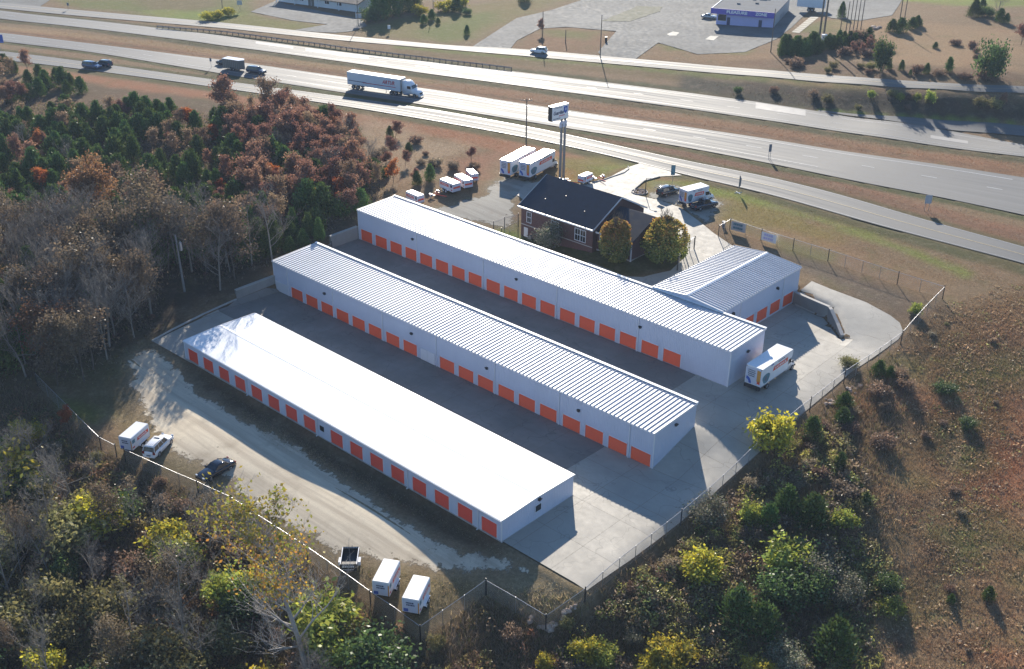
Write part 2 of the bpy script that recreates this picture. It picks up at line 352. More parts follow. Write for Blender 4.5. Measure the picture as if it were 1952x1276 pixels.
def leaf_mat(name,trans=.45,hue=.012,val=.25):
    m=bpy.data.materials.new(name); m.use_nodes=True; nt=m.node_tree
    for n_ in list(nt.nodes):
        if n_.type!='OUTPUT_MATERIAL': nt.nodes.remove(n_)
    out=[x for x in nt.nodes if x.type=='OUTPUT_MATERIAL'][0]
    vc=N(nt,'ShaderNodeVertexColor',layer_name='tint').outputs[0]; oi=N(nt,'ShaderNodeObjectInfo')
    hs=N(nt,'ShaderNodeHueSaturation'); nt.links.new(vc,hs.inputs['Color'])
    nt.links.new(ramp(nt,oi.outputs['Random'],0,1,.5-hue,.5+hue),hs.inputs['Hue']); nt.links.new(ramp(nt,oi.outputs['Random'],0,1,1-val,1+val),hs.inputs['Value'])
    d=N(nt,'ShaderNodeBsdfDiffuse'); t=N(nt,'ShaderNodeBsdfTranslucent'); g=N(nt,'ShaderNodeBsdfGlossy'); g.inputs['Roughness'].default_value=.45
    nt.links.new(hs.outputs[0],d.inputs[0]); nt.links.new(hs.outputs[0],t.inputs[0])
    mx=N(nt,'ShaderNodeMixShader'); mx.inputs[0].default_value=trans; nt.links.new(d.outputs[0],mx.inputs[1]); nt.links.new(t.outputs[0],mx.inputs[2])
    m2=N(nt,'ShaderNodeMixShader'); m2.inputs[0].default_value=.04; nt.links.new(mx.outputs[0],m2.inputs[1]); nt.links.new(g.outputs[0],m2.inputs[2])
    nt.links.new(m2.outputs[0],out.inputs[0]); return m
M['leaf']=leaf_mat('foliage',.45); M['needle']=leaf_mat('needles',.2,.02,.2); M['grassblade']=leaf_mat('grass_blades',.4,0,0)
M['bark']=plain('grey_bark',(.25,.225,.19),.9,0,.3,2,objvar=.4,dirt=(.22,.17,.145))
M['bark_pale']=plain('pale_bark',(.36,.33,.30),.85,0,.25,2)
M['bark_dark']=plain('brown_bark',(.11,.085,.065),.9,0,.3,2)
def chain_mat():
    m,nt,b=newmat('chain_link'); out=[x for x in nt.nodes if x.type=='OUTPUT_MATERIAL'][0]
    uv=N(nt,'ShaderNodeUVMap'); sp=N(nt,'ShaderNodeSeparateXYZ'); nt.links.new(uv.outputs[0],sp.inputs[0])
    def wires(op):
        a=N(nt,'ShaderNodeMath',operation=op); nt.links.new(sp.outputs[0],a.inputs[0]); nt.links.new(sp.outputs[1],a.inputs[1])
        s=N(nt,'ShaderNodeMath',operation='MULTIPLY'); s.inputs[1].default_value=12; nt.links.new(a.outputs[0],s.inputs[0])
        fr=N(nt,'ShaderNodeMath',operation='FRACT'); nt.links.new(s.outputs[0],fr.inputs[0])
        lt=N(nt,'ShaderNodeMath',operation='LESS_THAN'); lt.inputs[1].default_value=.10; nt.links.new(fr.outputs[0],lt.inputs[0]); return lt.outputs[0]
    mx=N(nt,'ShaderNodeMath',operation='MAXIMUM'); nt.links.new(wires('ADD'),mx.inputs[0]); nt.links.new(wires('SUBTRACT'),mx.inputs[1])
    b.inputs['Base Color'].default_value=(.5,.51,.53,1); b.inputs['Metallic'].default_value=.6; b.inputs['Roughness'].default_value=.4
    tr=N(nt,'ShaderNodeBsdfTransparent'); ms_=N(nt,'ShaderNodeMixShader'); nt.links.new(mx.outputs[0],ms_.inputs[0]); nt.links.new(tr.outputs[0],ms_.inputs[1]); nt.links.new(b.outputs[0],ms_.inputs[2])
    nt.links.new(ms_.outputs[0],out.inputs[0]); return m
M['chain']=chain_mat()
# ---------------------------------------------------------------- paved surfaces
def resample(pl,n):
    pl=[Vector((p[0],p[1])) for p in pl]; L=[0]
    for a,b in zip(pl[:-1],pl[1:]): L.append(L[-1]+(b-a).length)
    out=[]
    for i in range(n):
        t=L[-1]*i/(n-1); k=max(j for j in range(len(L)) if L[j]<=t+1e-9); k=min(k,len(pl)-2)
        f=(t-L[k])/max(L[k+1]-L[k],1e-9); out.append(pl[k].lerp(pl[k+1],f))
    return out
ROADS={}
def road_edges(name,upper,lower,n=90,ext=250):
    """edges as world points left->right, far edge first"""
    E=[]
    for pl in (upper,lower):
        x=np.array([p[0] for p in pl],float);y=np.array([p[1] for p in pl],float)
        w=[]
        for u in np.linspace(x[0],x[-1],n):
            g=G(u,float(np.interp(u,x,y))); w.append((g.x,g.y))
        w=np.array(w)
        for _ in range(6): w[1:-1]=(w[:-2]+2*w[1:-1]+w[2:])/4
        d0=w[0]-w[3]; d0/=np.linalg.norm(d0); d1=w[-1]-w[-4]; d1/=np.linalg.norm(d1)
        w=np.vstack([[w[0]+d0*ext],[w[0]+d0*ext*.5],w,[w[-1]+d1*ext*.5],[w[-1]+d1*ext]])
        E.append(w)
    ROADS[name]=E; return E
def strip(name,E,s0,s1,mat,off,kind='structure',i0=0,i1=None,sub=2,cols=5,parent=None,dash=None,label=None):
    """sheet between fractions s0..s1 across the road"""
    A,B=E; n=len(A); i1=n-1 if i1 is None else i1
    ts=np.arange(i0,i1+1e-6,1.0/sub); k=np.clip(ts.astype(int),0,n-2); f=(ts-k)[:,None]
    a=A[k]*(1-f)+A[k+1]*f; b=B[k]*(1-f)+B[k+1]*f
    ss=np.linspace(s0,s1,cols); Pt=a[:,None]*(1-ss[None,:,None])+b[:,None]*ss[None,:,None]
    z=Hs(Pt[...,0],Pt[...,1])+off
    V=np.dstack([Pt,z]).reshape(-1,3); m,c=len(ts),cols
    q=np.arange((m-1)*(c-1)); r=q//(c-1); s=q%(c-1); o=r*c+s
    F=np.stack([o,o+c,o+c+1,o+1],1)
    lon=np.concatenate([[0],np.cumsum(np.linalg.norm(np.diff((a+b)/2,axis=0),axis=1))])
    if dash:
        L=lon[r]; F=F[(L%(dash[0]+dash[1]))<dash[0]]
    me=npmesh(name,V,F,mat)
    uvl=me.uv_layers.new(name='UVMap'); U=np.repeat(lon,c); W=np.tile(ss*np.linalg.norm((A-B)[n//2]),m)
    vi=np.zeros(len(me.loops),np.int32); me.loops.foreach_get('vertex_index',vi)
    uvl.data.foreach_set('uv',np.stack([U[vi],W[vi]],1).astype(np.float32).ravel())
    o=obj(name,me,parent)
    if kind: o['kind']=kind
    return o
R1u=[(-60,92),(20,100),(160,118),(376,148.5),(509,166),(650,184.5),(850,213),(1050,250),(1299,305.5),(1467,338),(1600,371),(1767,421),(1952,471.5),(2060,503)]
R1l=[(-60,110),(20,116),(160,133),(376,162),(509,181),(650,202),(850,235),(1000,262),(1170,299),(1300,333),(1467,371),(1600,409),(1654,425),(1952,503.5),(2060,534)]
R2u=[(-60,57),(0,63),(216,89),(433,116),(650,147),(816,170),(983,196.5),(1150,221),(1299,241),(1467,266),(1634,293),(1801,316),(1952,339),(2060,356)]
R2l=[(-60,73),(0,79.5),(160,97.5),(300,120),(400,138),(650,176.5),(816,202),(983,229),(1150,256),(1299,280),(1467,312),(1634,347),(1801,378),(1952,411),(2060,434)]
R3u=[(-60,14),(0,21.5),(216,44),(433,70),(650,100),(983,137.5),(1299,175.5),(1467,198.5),(1634,226),(1780,243),(1952,277),(2060,296)]
R3l=[(-60,30),(0,36),(216,60),(433,88),(650,118),(816,141),(983,163.5),(1299,206),(1467,231),(1634,256),(1801,281),(1952,300),(2060,313)]
RXu=[(1560,211),(1634,218.5),(1801,229.5),(1952,240),(2060,247)]
RXl=[(1560,214),(1634,222),(1720,235),(1801,248),(1952,260),(2060,268)]
R4u=[(-60,0),(0,6),(216,26),(433,44.5),(650,68),(860,88),(983,93),(1299,120.5),(1467,135),(1634,148.5),(1801,159.5),(1952,167),(2060,172)]
R4l=[(-60,11),(0,17),(216,37),(433,55),(650,78),(983,106),(1299,134),(1467,148),(1634,162.5),(1801,172),(1952,180.5),(2060,186)]
e1=road_edges('R1',R1u,R1l); e2=road_edges('R2',R2u,R2l); e3=road_edges('R3',R3u,R3l); e4=road_edges('R4',R4u,R4l); ex=road_edges('RX',RXu,RXl,30)
ex=[q[2:] for q in ex]
# ---- polygons given in photo coordinates, kept as world polygons
def poly(px): return [ (lambda g:(g.x,g.y))(G(u,v)) for u,v in px ]
def inside(pl,X,Y):
    pl=np.asarray(pl); c=np.zeros(np.shape(X),bool); j=len(pl)-1
    for i in range(len(pl)):
        xi,yi=pl[i];xj,yj=pl[j]
        if yi!=yj:
            k=((yi>Y)!=(yj>Y))&(X<(xj-xi)*(Y-yi)/(yj-yi)+xi); c^=k
        j=i
    return c
def pdist(pl,X,Y):
    pl=np.asarray(pl); d=np.full(np.shape(X),1e9); j=len(pl)-1
    for i in range(len(pl)):
        a=pl[j];b=pl[i];ab=b-a; L=max(ab@ab,1e-9); t=np.clip(((X-a[0])*ab[0]+(Y-a[1])*ab[1])/L,0,1)
        d=np.minimum(d,np.hypot(X-a[0]-t*ab[0],Y-a[1]-t*ab[1])); j=i
    return np.where(inside(pl,X,Y),-d,d)
def sheet(name,pl,mat,off,step=1.5,rag=0.0,parent=None,kind='structure',seed=0):
    """drape a polygon sheet over the ground"""
    pl=[Vector((p[0],p[1])) for p in pl]; B=[]
    for a,b in zip(pl,pl[1:]+pl[:1]):
        n=max(1,int((b-a).length/min(step,1.0 if rag else step)))
        for i in range(n):
            q=a.lerp(b,i/n)
            if rag:
                nv=noise.noise_vector(Vector((q.x*.35,q.y*.35,seed)))+.5*noise.noise_vector(Vector((q.x*1.1,q.y*1.1,seed+5))); q=q+Vector((nv.x,nv.y))*rag
            B.append(q)
    ar=np.array([(p.x,p.y) for p in B]); x0,y0=ar.min(0);x1,y1=ar.max(0)
    gx,gy=np.meshgrid(np.arange(x0,x1,step)+.01,np.arange(y0,y1,step)+.013); gx=gx.ravel();gy=gy.ravel()
    d=pdist(ar,gx,gy); k=d<-step*.35
    vs=B+[Vector((a,b)) for a,b in zip(gx[k],gy[k])]
    vo,_,fo,_,_,_=geometry.delaunay_2d_cdt(vs,[],[list(range(len(B)))],1,1e-4)
    va=np.array([(v.x,v.y) for v in vo]); z=Hs(va[:,0],va[:,1])+off
    o=obj(name,npmesh(name,np.column_stack([va,z]),np.array([f for f in fo if len(f)==3]),mat,(np.repeat(np.clip(-pdist(ar,va[:,0],va[:,1])/1.7,0,1)[:,None],3,1) if rag else None)),parent)
    if kind: o['kind']=kind
    bm=bmesh.new(); bm.from_mesh(o.data); bmesh.ops.recalc_face_normals(bm,faces=bm.faces)
    if sum(f.normal.z for f in bm.faces)<0: bmesh.ops.reverse_faces(bm,faces=bm.faces)
    bm.to_mesh(o.data); bm.free()
    return o
# storage yard concrete: outline in metres
YARD=[(-70.0,-.35),(-70.6,3.5),(-71.5,9.5),(-72.25,16.0),(-72.25,24.0),(-75.0,37.4),(-75.0,44.5),(-74,52.2),(-18.6,52.2),(-18.6,74.6)]
EASTPX=[(1524,527),(1584,552),(1651,577),(1697,602),(1715,616),(1722,634),(1712,648),(1620,712),(1547,775),(1500,815),(1453,858),(1375,928),(1300,994),(1200,1070),(1118,1127)]
EAST=poly(EASTPX)
UPRAMP=[(-6.0,74.6),(-6.0,71.9),(.2,70.8),(1.3,70.2),(5.0,66.6)]
YARDALL=YARD+[(-6.6,74.6),(-6.6,72.2)]+[(.0,70.9),(1.0,70.5),(4.9,67.0)]+[p for p in EAST[2:]]
UPPER=[(-6.0,77.5),(-5.6,72.0),(.35,70.9),(1.4,70.3),(5.2,66.7),(7.2,66.9)]+EAST[4:5][::-1]+[EAST[3],EAST[2],EAST[1],EAST[0]]
YARDALL=YARD+[(-6.6,74.6),(-6.6,72.2),(.0,70.75),(1.05,70.0),(5.05,66.3),(7.2,66.9)]+EAST[4:]
GAPX=.025
def clip_cell(pl,x0,x1,y0,y1):
    def cl(p,f,it):
        o=[]
        for i in range(len(p)):
            a=p[i-1];b=p[i]; fa,fb=f(a),f(b)
            if fa!=fb: o.append(it(a,b))
            if fb: o.append(b)
        return o
    def ix(c): return lambda a,b:(c,a[1]+(b[1]-a[1])*(c-a[0])/(b[0]-a[0]))
    def iy(c): return lambda a,b:(a[0]+(b[0]-a[0])*(c-a[1])/(b[1]-a[1]),c)
    for f,it in ((lambda q:q[0]>=x0,ix(x0)),(lambda q:q[0]<=x1,ix(x1)),(lambda q:q[1]>=y0,iy(y0)),(lambda q:q[1]<=y1,iy(y1))):
        pl=cl(pl,f,it)
        if len(pl)<3: return []
    return pl
def area(p): return abs(sum(p[i-1][0]*p[i][1]-p[i][0]*p[i-1][1] for i in range(len(p))))/2
yard=bpy.data.objects.new('concrete_yard',None); link(yard); yard['kind']='structure'
def clean(p):
    o=[]
    for q in p:
        if not o or math.hypot(q[0]-o[-1][0],q[1]-o[-1][1])>.08: o.append(q)
    if len(o)>2 and math.hypot(o[0][0]-o[-1][0],o[0][1]-o[-1][1])<.08: o.pop()
    return o
xs=[-77+5.6*i for i in range(20)]; ys=[-1.0,5.6,12.2,16.0,19.8,23.6,29,34.0,38.7,43.4,47.5,52.0,56,60,64.4,68.8,73.2,78]
nslab=0
for i in range(len(xs)-1):
    for j in range(len(ys)-1):
        cx,cy=(xs[i]+xs[i+1])/2,(ys[j]+ys[j+1])/2
        if -61<cx<-2.5 and .6<cy<11.6: continue
        if -70<cx<0 and 25<cy<32: continue
        if -72<cx<-2 and 45<cy<51: continue
        if -17<cx<-8 and 53<cy<72: continue
        c=clean(clip_cell(YARDALL,xs[i]+GAPX/2,xs[i+1]-GAPX/2,ys[j]+GAPX/2,ys[j+1]-GAPX/2))
        if len(c)<3 or area(c)<.6: continue
        try: sheet('concrete_slab',c,M['concrete_shade_stain'] if (cx<-3 and (12<cy<23.7 or 32<cy<44)) else M['concrete'],.06,1.4,parent=yard,kind=None); nslab+=1
        except Exception as e: pass
up=sheet('upper_drive',UPPER,M['concrete'],.05,1.5)
# office drive and forecourt
DRIVE=poly([(1199,319),(1150,345),(1116,350),(1063,357),(1040,345),(1000,352),(985,372),(1010,392),(1100,385),(1200,400),(1290,440),(1297,458),(1313,478),(1305,492),(1278,517),(1226,529),(1192,528),(1120,500),(1150,560),(1260,560),(1400,520),(1430,500),(1398,470.6),(1368.7,451),(1360,445),(1335,424.5),(1296,396),(1255,382),(1218,374),(1208,367),(1209,361),(1230,345),(1262,337),(1300,335),(1260,322),(1220,312)])
drive=sheet('office_driveway',DRIVE,M['concrete'],.07,1.5)
GLOT=poly([(790,395),(840,392),(920,372),(935,345),(955,335),(1020,345),(1063,358),(1010,372),(985,385),(985,440),(940,432),(860,418),(800,402)])
sheet('gravel_lot',GLOT,M['gravel_grey'],.02,1.5,rag=1.2)
PARKG=poly([(1228,378),(1250,348),(1290,352),(1345,372),(1385,385),(1370,412),(1350,432),(1335,424),(1296,396)])
sheet('gravel_parking',PARKG,M['gravel_grey'],.025,1.2,rag=.8)
LOWLOT=poly([(300,656),(346,695),(383,748),(500,806),(580,850),(650,905),(733,962),(817,1020),(884,1042),(977,1050),(1028,1084),(1000,1098),(930,1098),(840,1098),(760,1082),(700,1074),(640,1064),(550,1014),(455,956),(420,915),(370,890),(320,864),(282,824),(262,770),(240,735),(235,690),(262,668)])
sheet('gravel_drive',LOWLOT,M['gravel'],.02,1.2,rag=.9,seed=3)
road1=strip('service_road',e1,0,1,M['road'],.09,sub=2); road2=strip('near_carriageway',e2,0,1,M['road'],.09); road3=strip('far_carriageway',e3,0,1,M['road2'],.09); road4=strip('far_service_road',e4,0,1,M['road2'],.10); rx=strip('exit_lane',ex,0,1,M['road'],.11)
strip('edge_line',e1,.035,.05,M['mark'],.115,parent=road1,kind=None,cols=2); strip('edge_line',e1,.95,.965,M['mark'],.115,parent=road1,kind=None,cols=2)
strip('centre_line',e1,.492,.508,M['yellow'],.115,parent=road1,kind=None,cols=2)
strip('edge_line',e2,.10,.112,M['mark'],.115,parent=road2,kind=None,cols=2); strip('edge_line',e2,.78,.792,M['mark'],.115,parent=road2,kind=None,cols=2,i1=70)
strip('lane_dashes',e2,.44,.452,M['mark'],.115,parent=road2,kind=None,cols=2,dash=(3,9),sub=4)
strip('edge_line',e3,.14,.152,M['mark'],.115,parent=road3,kind=None,cols=2); strip('edge_line',e3,.86,.872,M['mark'],.115,parent=road3,kind=None,cols=2)
strip('lane_dashes',e3,.5,.512,M['mark'],.115,parent=road3,kind=None,cols=2,dash=(3,9),sub=4)
strip('centre_line',e4,.49,.51,M['yellow'],.125,parent=road4,kind=None,cols=2)
for a,b,s0,s1 in ((.275,.30,.1,.4),(.315,.37,.1,.45),(.42,.46,.08,.5),(.70,.735,.05,.4),(.845,.875,.42,.62)):
    n=len(e3[0]); strip('concrete_patch',e3,s0,s1,plain('pale_patch',(.25,.245,.235),.65,0,.1),.122,parent=road3,kind=None,i0=int(a*n),i1=int(b*n),cols=3)
# gore lines of the near carriageway on the right
for (u0,v0),(u1,v1) in (((1460,283),(1952,366)),((1750,332),(1952,380))):
    pass
FARLOT=poly([(895,93),(985,35),(1050,20),(1110,0),(1115,-40),(1420,-60),(1640,-60),(1720,0),(1700,30),(1640,40),(1585,35),(1545,20),(1510,52),(1480,75),(1420,100),(1330,104),(1255,82),(1205,118),(1150,112),(1140,100),(1175,60),(1080,52),(1030,55),(985,78),(968,100)])
sheet('far_parking_lot',FARLOT,M['lot'],.06,3)
ISL=poly([(1147,41),(1215,12),(1263,14),(1258,22),(1200,42)])
sheet('grass_island',ISL,plain('island_grass',(.065,.07,.032),.95,0,.4,.6),.12,2,rag=.5)
DRV2=poly([(478,23),(530,0),(545,8),(690,38),(700,50),(672,60),(640,63),(612,62),(560,58),(625,47),(560,40)])
sheet('white_building_forecourt',DRV2,M['lot'],.06,2)
DRV3=poly([(-20,6),(20,-14),(105,-6),(75,14),(40,17)])
sheet('side_turning',DRV3,M['lot'],.05,2)
for px in ([(1271,66),(1283,61),(1295,63),(1289,69),(1276,69)],[(1344,76),(1354,69),(1370,70),(1360,78)]):
    sheet('concrete_pad',poly(px),plain('pad_concrete',(.42,.40,.34),.8,0,.1),.10,1)
for k in range(9):
    x0=1509+k*4.2; y0=62-k*3.4
    sheet('stepping_slab',poly([(x0,y0),(x0+3.4,y0-2.9),(x0+18,y0-1.2),(x0+14.6,y0+1.9)]),plain('slab_tan',(.40,.36,.28),.85,0,.1) if k==0 else bpy.data.materials['slab_tan'],.09,1)
# ---------------------------------------------------------------- ground colour zones (what grows or lies there)
base=(.165,.118,.078)
TINT=np.empty(XX.shape+(3,)); TINT[:]=base
nz=np.array([[0.0]])
def fbm(X,Y,s,seed):
    out=np.zeros(X.shape); a=1
    r=np.random.default_rng(seed)
    for o in range(4):
        for _ in range(3):
            th=r.uniform(0,6.28);ph=r.uniform(0,6.28); k=s*2**o
            out+=a*np.sin((X*math.cos(th)+Y*math.sin(th))*k+ph+1.7*np.sin((X*math.sin(th)-Y*math.cos(th))*k*.7+ph*2)); 
        a*=.6
    return out/5
FB=fbm(XX,YY,.25,3)
def zone(pl,c,f=3.0,st=1.0,world=False):
    if not world: pl=poly(pl)
    d=pdist(pl,XX,YY)+FB*f*.7; wgt=(1-sstep(-f,f,d))*st
    for i in range(3): TINT[...,i]=TINT[...,i]*(1-wgt)+c[i]*wgt
def band(E,side,a,b,c,f=1.0,st=1.0,i0=0,i1=None):
    """verge beside a road edge: side 0 far edge, 1 near edge, from a to b metres outward"""
    A=E[side];B=E[1-side]; n=A-B; n/=np.linalg.norm(n,axis=1)[:,None]; i1=len(A) if i1 is None else i1
    pl=list((A+n*a)[i0:i1])+list((A+n*b)[i0:i1][::-1]); zone(pl,c,f,st,True)
DG=(.045,.058,.022); GR=(.095,.12,.03); RD=(.25,.115,.07); TN=(.25,.17,.10); BR=(.10,.065,.045); DK=(.05,.042,.035); LG=(.14,.19,.04); OL=(.13,.12,.045)
# forest floor and ravine
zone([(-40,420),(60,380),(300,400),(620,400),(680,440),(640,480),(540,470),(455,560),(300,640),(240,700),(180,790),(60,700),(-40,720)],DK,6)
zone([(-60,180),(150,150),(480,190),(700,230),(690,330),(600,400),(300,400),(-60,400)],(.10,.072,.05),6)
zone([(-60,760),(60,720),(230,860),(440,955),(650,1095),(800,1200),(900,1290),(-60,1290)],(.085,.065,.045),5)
zone([(930,1110),(1115,1130),(1300,1000),(1450,860),(1700,680),(1720,760),(1600,900),(1650,1290),(880,1290),(800,1210)],(.12,.085,.055),4)
zone([(1950,600),(1820,620),(1740,700),(1690,900),(1680,1290),(2100,1290),(2100,600)],(.205,.125,.078),5)
zone([(1700,800),(1760,760),(1850,800),(1800,880),(1720,900)],(.10,.10,.045),7,.6); zone([(1750,640),(1850,620),(1880,680),(1780,700)],(.10,.09,.05),6,.6); zone([(1800,700),(1900,720),(1880,760),(1790,745)],(.09,.12,.035),3,.7); zone([(1840,790),(1900,800),(1880,840),(1830,830)],(.10,.13,.04),3,.7); zone([(1660,650),(1700,640),(1700,700),(1650,720)],(.13,.08,.06),3,.7); zone([(1700,1000),(1740,1010),(1720,1100),(1680,1080)],(.10,.115,.04),4,.5)
zone([(1780,950),(1950,1000),(1900,1276),(1720,1276),(1740,1050)],(.24,.18,.125),9,.6); zone([(1850,850),(1952,830),(1952,930),(1880,920)],RD,6,.5)
zone([(1780,800),(1952,780),(1990,1000),(1850,960)],RD,9,.5)
# strips
zone([(620,200),(700,215),(980,262),(1180,312),(1200,330),(1060,300),(960,290),(700,235)],RD,2,.55)
zone([(120,140),(300,165),(480,185),(640,205),(640,215),(500,200),(200,165)],RD,2.5,.7)
band(e1,1,0,4.5,DG,1.0,.8); band(e1,1,4.5,12,RD,2,.45,i1=60); 
band(e1,0,.0,3.2,DG,.8,.75); band(e1,0,1.5,9,(.17,.085,.06),1.5,.7,i0=36); band(e1,0,3.5,5.5,(.09,.06,.045),1,.5,i0=40)
band(e2,1,0,3.0,DG,.8,.9); band(e2,0,.5,7,(.17,.095,.06),1.2,.8); band(e2,0,6,12,TN,1.2,.5,i1=40); band(e2,0,2.5,3.6,(.08,.05,.035),.5,.7)
band(e3,1,0,4.5,(.055,.058,.03),1,.9); band(e3,1,5,10,(.20,.11,.07),1.5,.6,i0=40)
band(e3,0,0,4,(.055,.06,.03),1,.9,i1=70); band(e3,0,3,8,(.15,.10,.06),1,.6,i1=50); band(e4,1,0,4,GR,1,.8,i0=36,i1=75); band(e4,1,4,9,(.12,.09,.045),1,.7,i0=36,i1=60)
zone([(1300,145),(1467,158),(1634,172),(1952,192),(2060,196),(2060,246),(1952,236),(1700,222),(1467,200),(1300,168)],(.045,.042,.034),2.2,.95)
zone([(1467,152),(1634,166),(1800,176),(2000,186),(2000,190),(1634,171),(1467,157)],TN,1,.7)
band(ex,0,0,1.2,LG,.5,.8); 
# lawns across the highway
zone([(110,0),(480,0),(480,30),(640,60),(430,42),(300,32),(120,10)],GR,4,.8); zone([(260,0),(420,-10),(420,12),(340,26),(280,24)],(.13,.095,.055),4,.7)
zone([(270,20),(400,22),(480,30),(600,55),(520,58),(400,42),(300,34)],LG,3,.7)
zone([(400,42),(470,28),(560,40),(620,50),(560,60),(470,50)],OL,2,.8)
zone([(690,50),(800,30),(900,10),(1100,-10),(980,40),(895,80),(860,82),(700,66)],OL,4,.8); zone([(790,60),(880,30),(950,20),(900,70),(850,80)],GR,4,.8)
zone([(970,92),(1035,55),(1080,55),(1172,62),(1140,95),(1100,104)],(.17,.10,.06),3,.8); zone([(1040,58),(1150,60),(1120,75),(1050,72)],GR,3,.7)
zone([(1215,112),(1255,84),(1330,95),(1480,104),(1480,125),(1300,120)],(.19,.125,.075),3,.8); zone([(1250,84),(1330,90),(1440,95),(1420,104),(1270,96)],GR,2,.7)
zone([(1560,40),(1640,35),(1600,60),(1520,60)],GR,3,.7); zone([(1700,0),(2000,-20),(2000,15),(1820,12)],LG,4,.8)
zone([(1600,40),(1952,60),(1952,140),(1700,130),(1620,90)],(.235,.16,.10),6,.8)
zone([(1400,118),(1500,110),(1620,120),(2000,150),(2000,168),(1634,146),(1467,132)],BR,3,.8)
# office lawns
zone([(1064,300),(1150,300),(1195,318),(1150,343),(1100,352),(1064,345)],(.16,.14,.045),2,.9); zone([(1110,315),(1195,316),(1150,342)],LG,2,.6); zone([(1064,320),(1100,325),(1090,345),(1064,342)],(.26,.13,.06),2,.5)
zone([(1215,360),(1240,345),(1320,345),(1400,365),(1480,395),(1600,440),(1590,470),(1480,440),(1400,440),(1370,420),(1340,380),(1230,378)],(.17,.14,.05),2.5,.9)
zone([(1240,346),(1330,348),(1420,372),(1600,425),(1750,480),(1850,520),(1840,528),(1700,475),(1560,425),(1400,378),(1240,358)],LG,1.5,.75)
zone([(1380,440),(1500,440),(1700,500),(1800,540),(1760,560),(1600,500),(1420,462)],(.20,.13,.075),3,.8)
zone([(1480,470),(1560,500),(1700,550),(1760,590),(1730,615),(1690,590),(1600,545),(1520,515)],(.085,.075,.07),2.5,.7)
zone([(1430,440),(1520,465),(1600,485),(1590,500),(1500,480)],GR,2,.6)
zone([(940,430),(990,420),(990,470),(1100,520),(1200,530),(1280,515),(1310,480),(1290,455),(1200,480),(1000,450)],(.055,.065,.025),1.5,.9); zone([(945,440),(988,424),(988,465),(965,450)],LG,.8,.9)
# lower lot margins
zone([(60,720),(150,690),(260,670),(300,660),(270,700),(240,760),(200,830)],(.10,.095,.05),3,.7); zone([(120,760),(200,790),(185,820),(130,790)],GR,2,.9)
zone([(200,780),(290,800),(400,910),(560,1000),(700,1060),(930,1100),(1020,1090),(1110,1130),(1045,1190),(930,1120),(800,1210),(640,1085),(440,950),(230,860)],(.175,.145,.085),2,.9)
zone([(940,1110),(1060,1100),(1100,1125),(1050,1160),(990,1150)],(.24,.205,.15),2,.7)
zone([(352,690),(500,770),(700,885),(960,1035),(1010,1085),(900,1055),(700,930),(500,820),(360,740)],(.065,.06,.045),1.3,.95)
zone([(840,300),(960,290),(930,345),(860,335)],(.24,.11,.08),3,.6)
zone([(700,220),(900,285),(830,330),(760,350),(690,310)],(.27,.205,.155),4,.8)
zone(LOWLOT,(.24,.20,.15),1.8,.85,True); zone(GLOT,(.19,.165,.125),1.5,.8,True); zone(PARKG,(.19,.165,.125),1.2,.8,True)
rp=random.Random(12)
for k in range(46):
    u=rp.uniform(1690,1990); v=rp.uniform(600,1280); rr_=rp.uniform(14,48); c_=rp.choice([RD,(.11,.12,.045),(.27,.20,.13),(.12,.085,.06),(.15,.15,.06),(.24,.17,.11),(.10,.075,.05)])
    zone([(u+rr_*math.cos(a)*rp.uniform(.6,1.5)*1.5,v+rr_*math.sin(a)*rp.uniform(.6,1.3)*.7) for a in (0,.9,1.8,2.7,3.6,4.5,5.4)],c_,2.2,rp.uniform(.35,.75))
for k in range(22):
    u=rp.uniform(1150,1650); v=820+(1500-u)*.75+rp.uniform(30,330); rr_=rp.uniform(14,40); zone([(u+rr_*math.cos(a)*1.4,v+rr_*math.sin(a)) for a in (0,1.2,2.4,3.6,4.8)],rp.choice([(.25,.18,.11),(.14,.13,.055),(.20,.11,.065),(.10,.08,.05)]),1.8,.6)
for pth in ([(1640,1276),(1740,1040),(1800,900),(1830,820),(1850,740)],[(1952,1130),(1840,1090),(1760,1150),(1700,1276)]):
    q=[(u-5,v) for u,v in pth]+[(u+6,v+3) for u,v in pth[::-1]]; zone(q,(.32,.25,.18),.7,.6)
# lower the ground under the paving so the sheets lie free of it
HG=HH.copy()
for E in (e1,e2,e3,e4,ex):
    pl=list(E[0])+list(E[1][::-1]); HG-=np.where(inside(pl,XX,YY),.12,0)
for pl in (YARDALL,UPPER,DRIVE,FARLOT,DRV2,DRV3): HG-=np.where(inside(pl,XX,YY),.10,0)
HG=np.maximum(HG,HH-.30)
HG+=np.where((pdist(YARDALL,XX,YY)>3)&(pdist(LOWLOT,XX,YY)>1.5)&(pdist(GLOT,XX,YY)>1.5)&(pdist(PARKG,XX,YY)>1.5),FB*.12,0)*np.where(np.abs(XX+60)<300,1,0)*np.where(YY<40,1,.0)
nx,ny=XX.shape
V=np.stack([XX,YY,HG],-1).reshape(-1,3); q=np.arange((nx-1)*(ny-1)); r=q//(ny-1); s=q%(ny-1); o_=r*ny+s
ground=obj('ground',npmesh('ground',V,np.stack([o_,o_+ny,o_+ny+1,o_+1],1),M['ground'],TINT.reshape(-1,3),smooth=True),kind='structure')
TG=TINT
def tint_at(x,y):
    i=np.clip(np.searchsorted(GX,x)-1,0,len(GX)-2); j=np.clip(np.searchsorted(GY,y)-1,0,len(GY)-2); return TG[i,j]
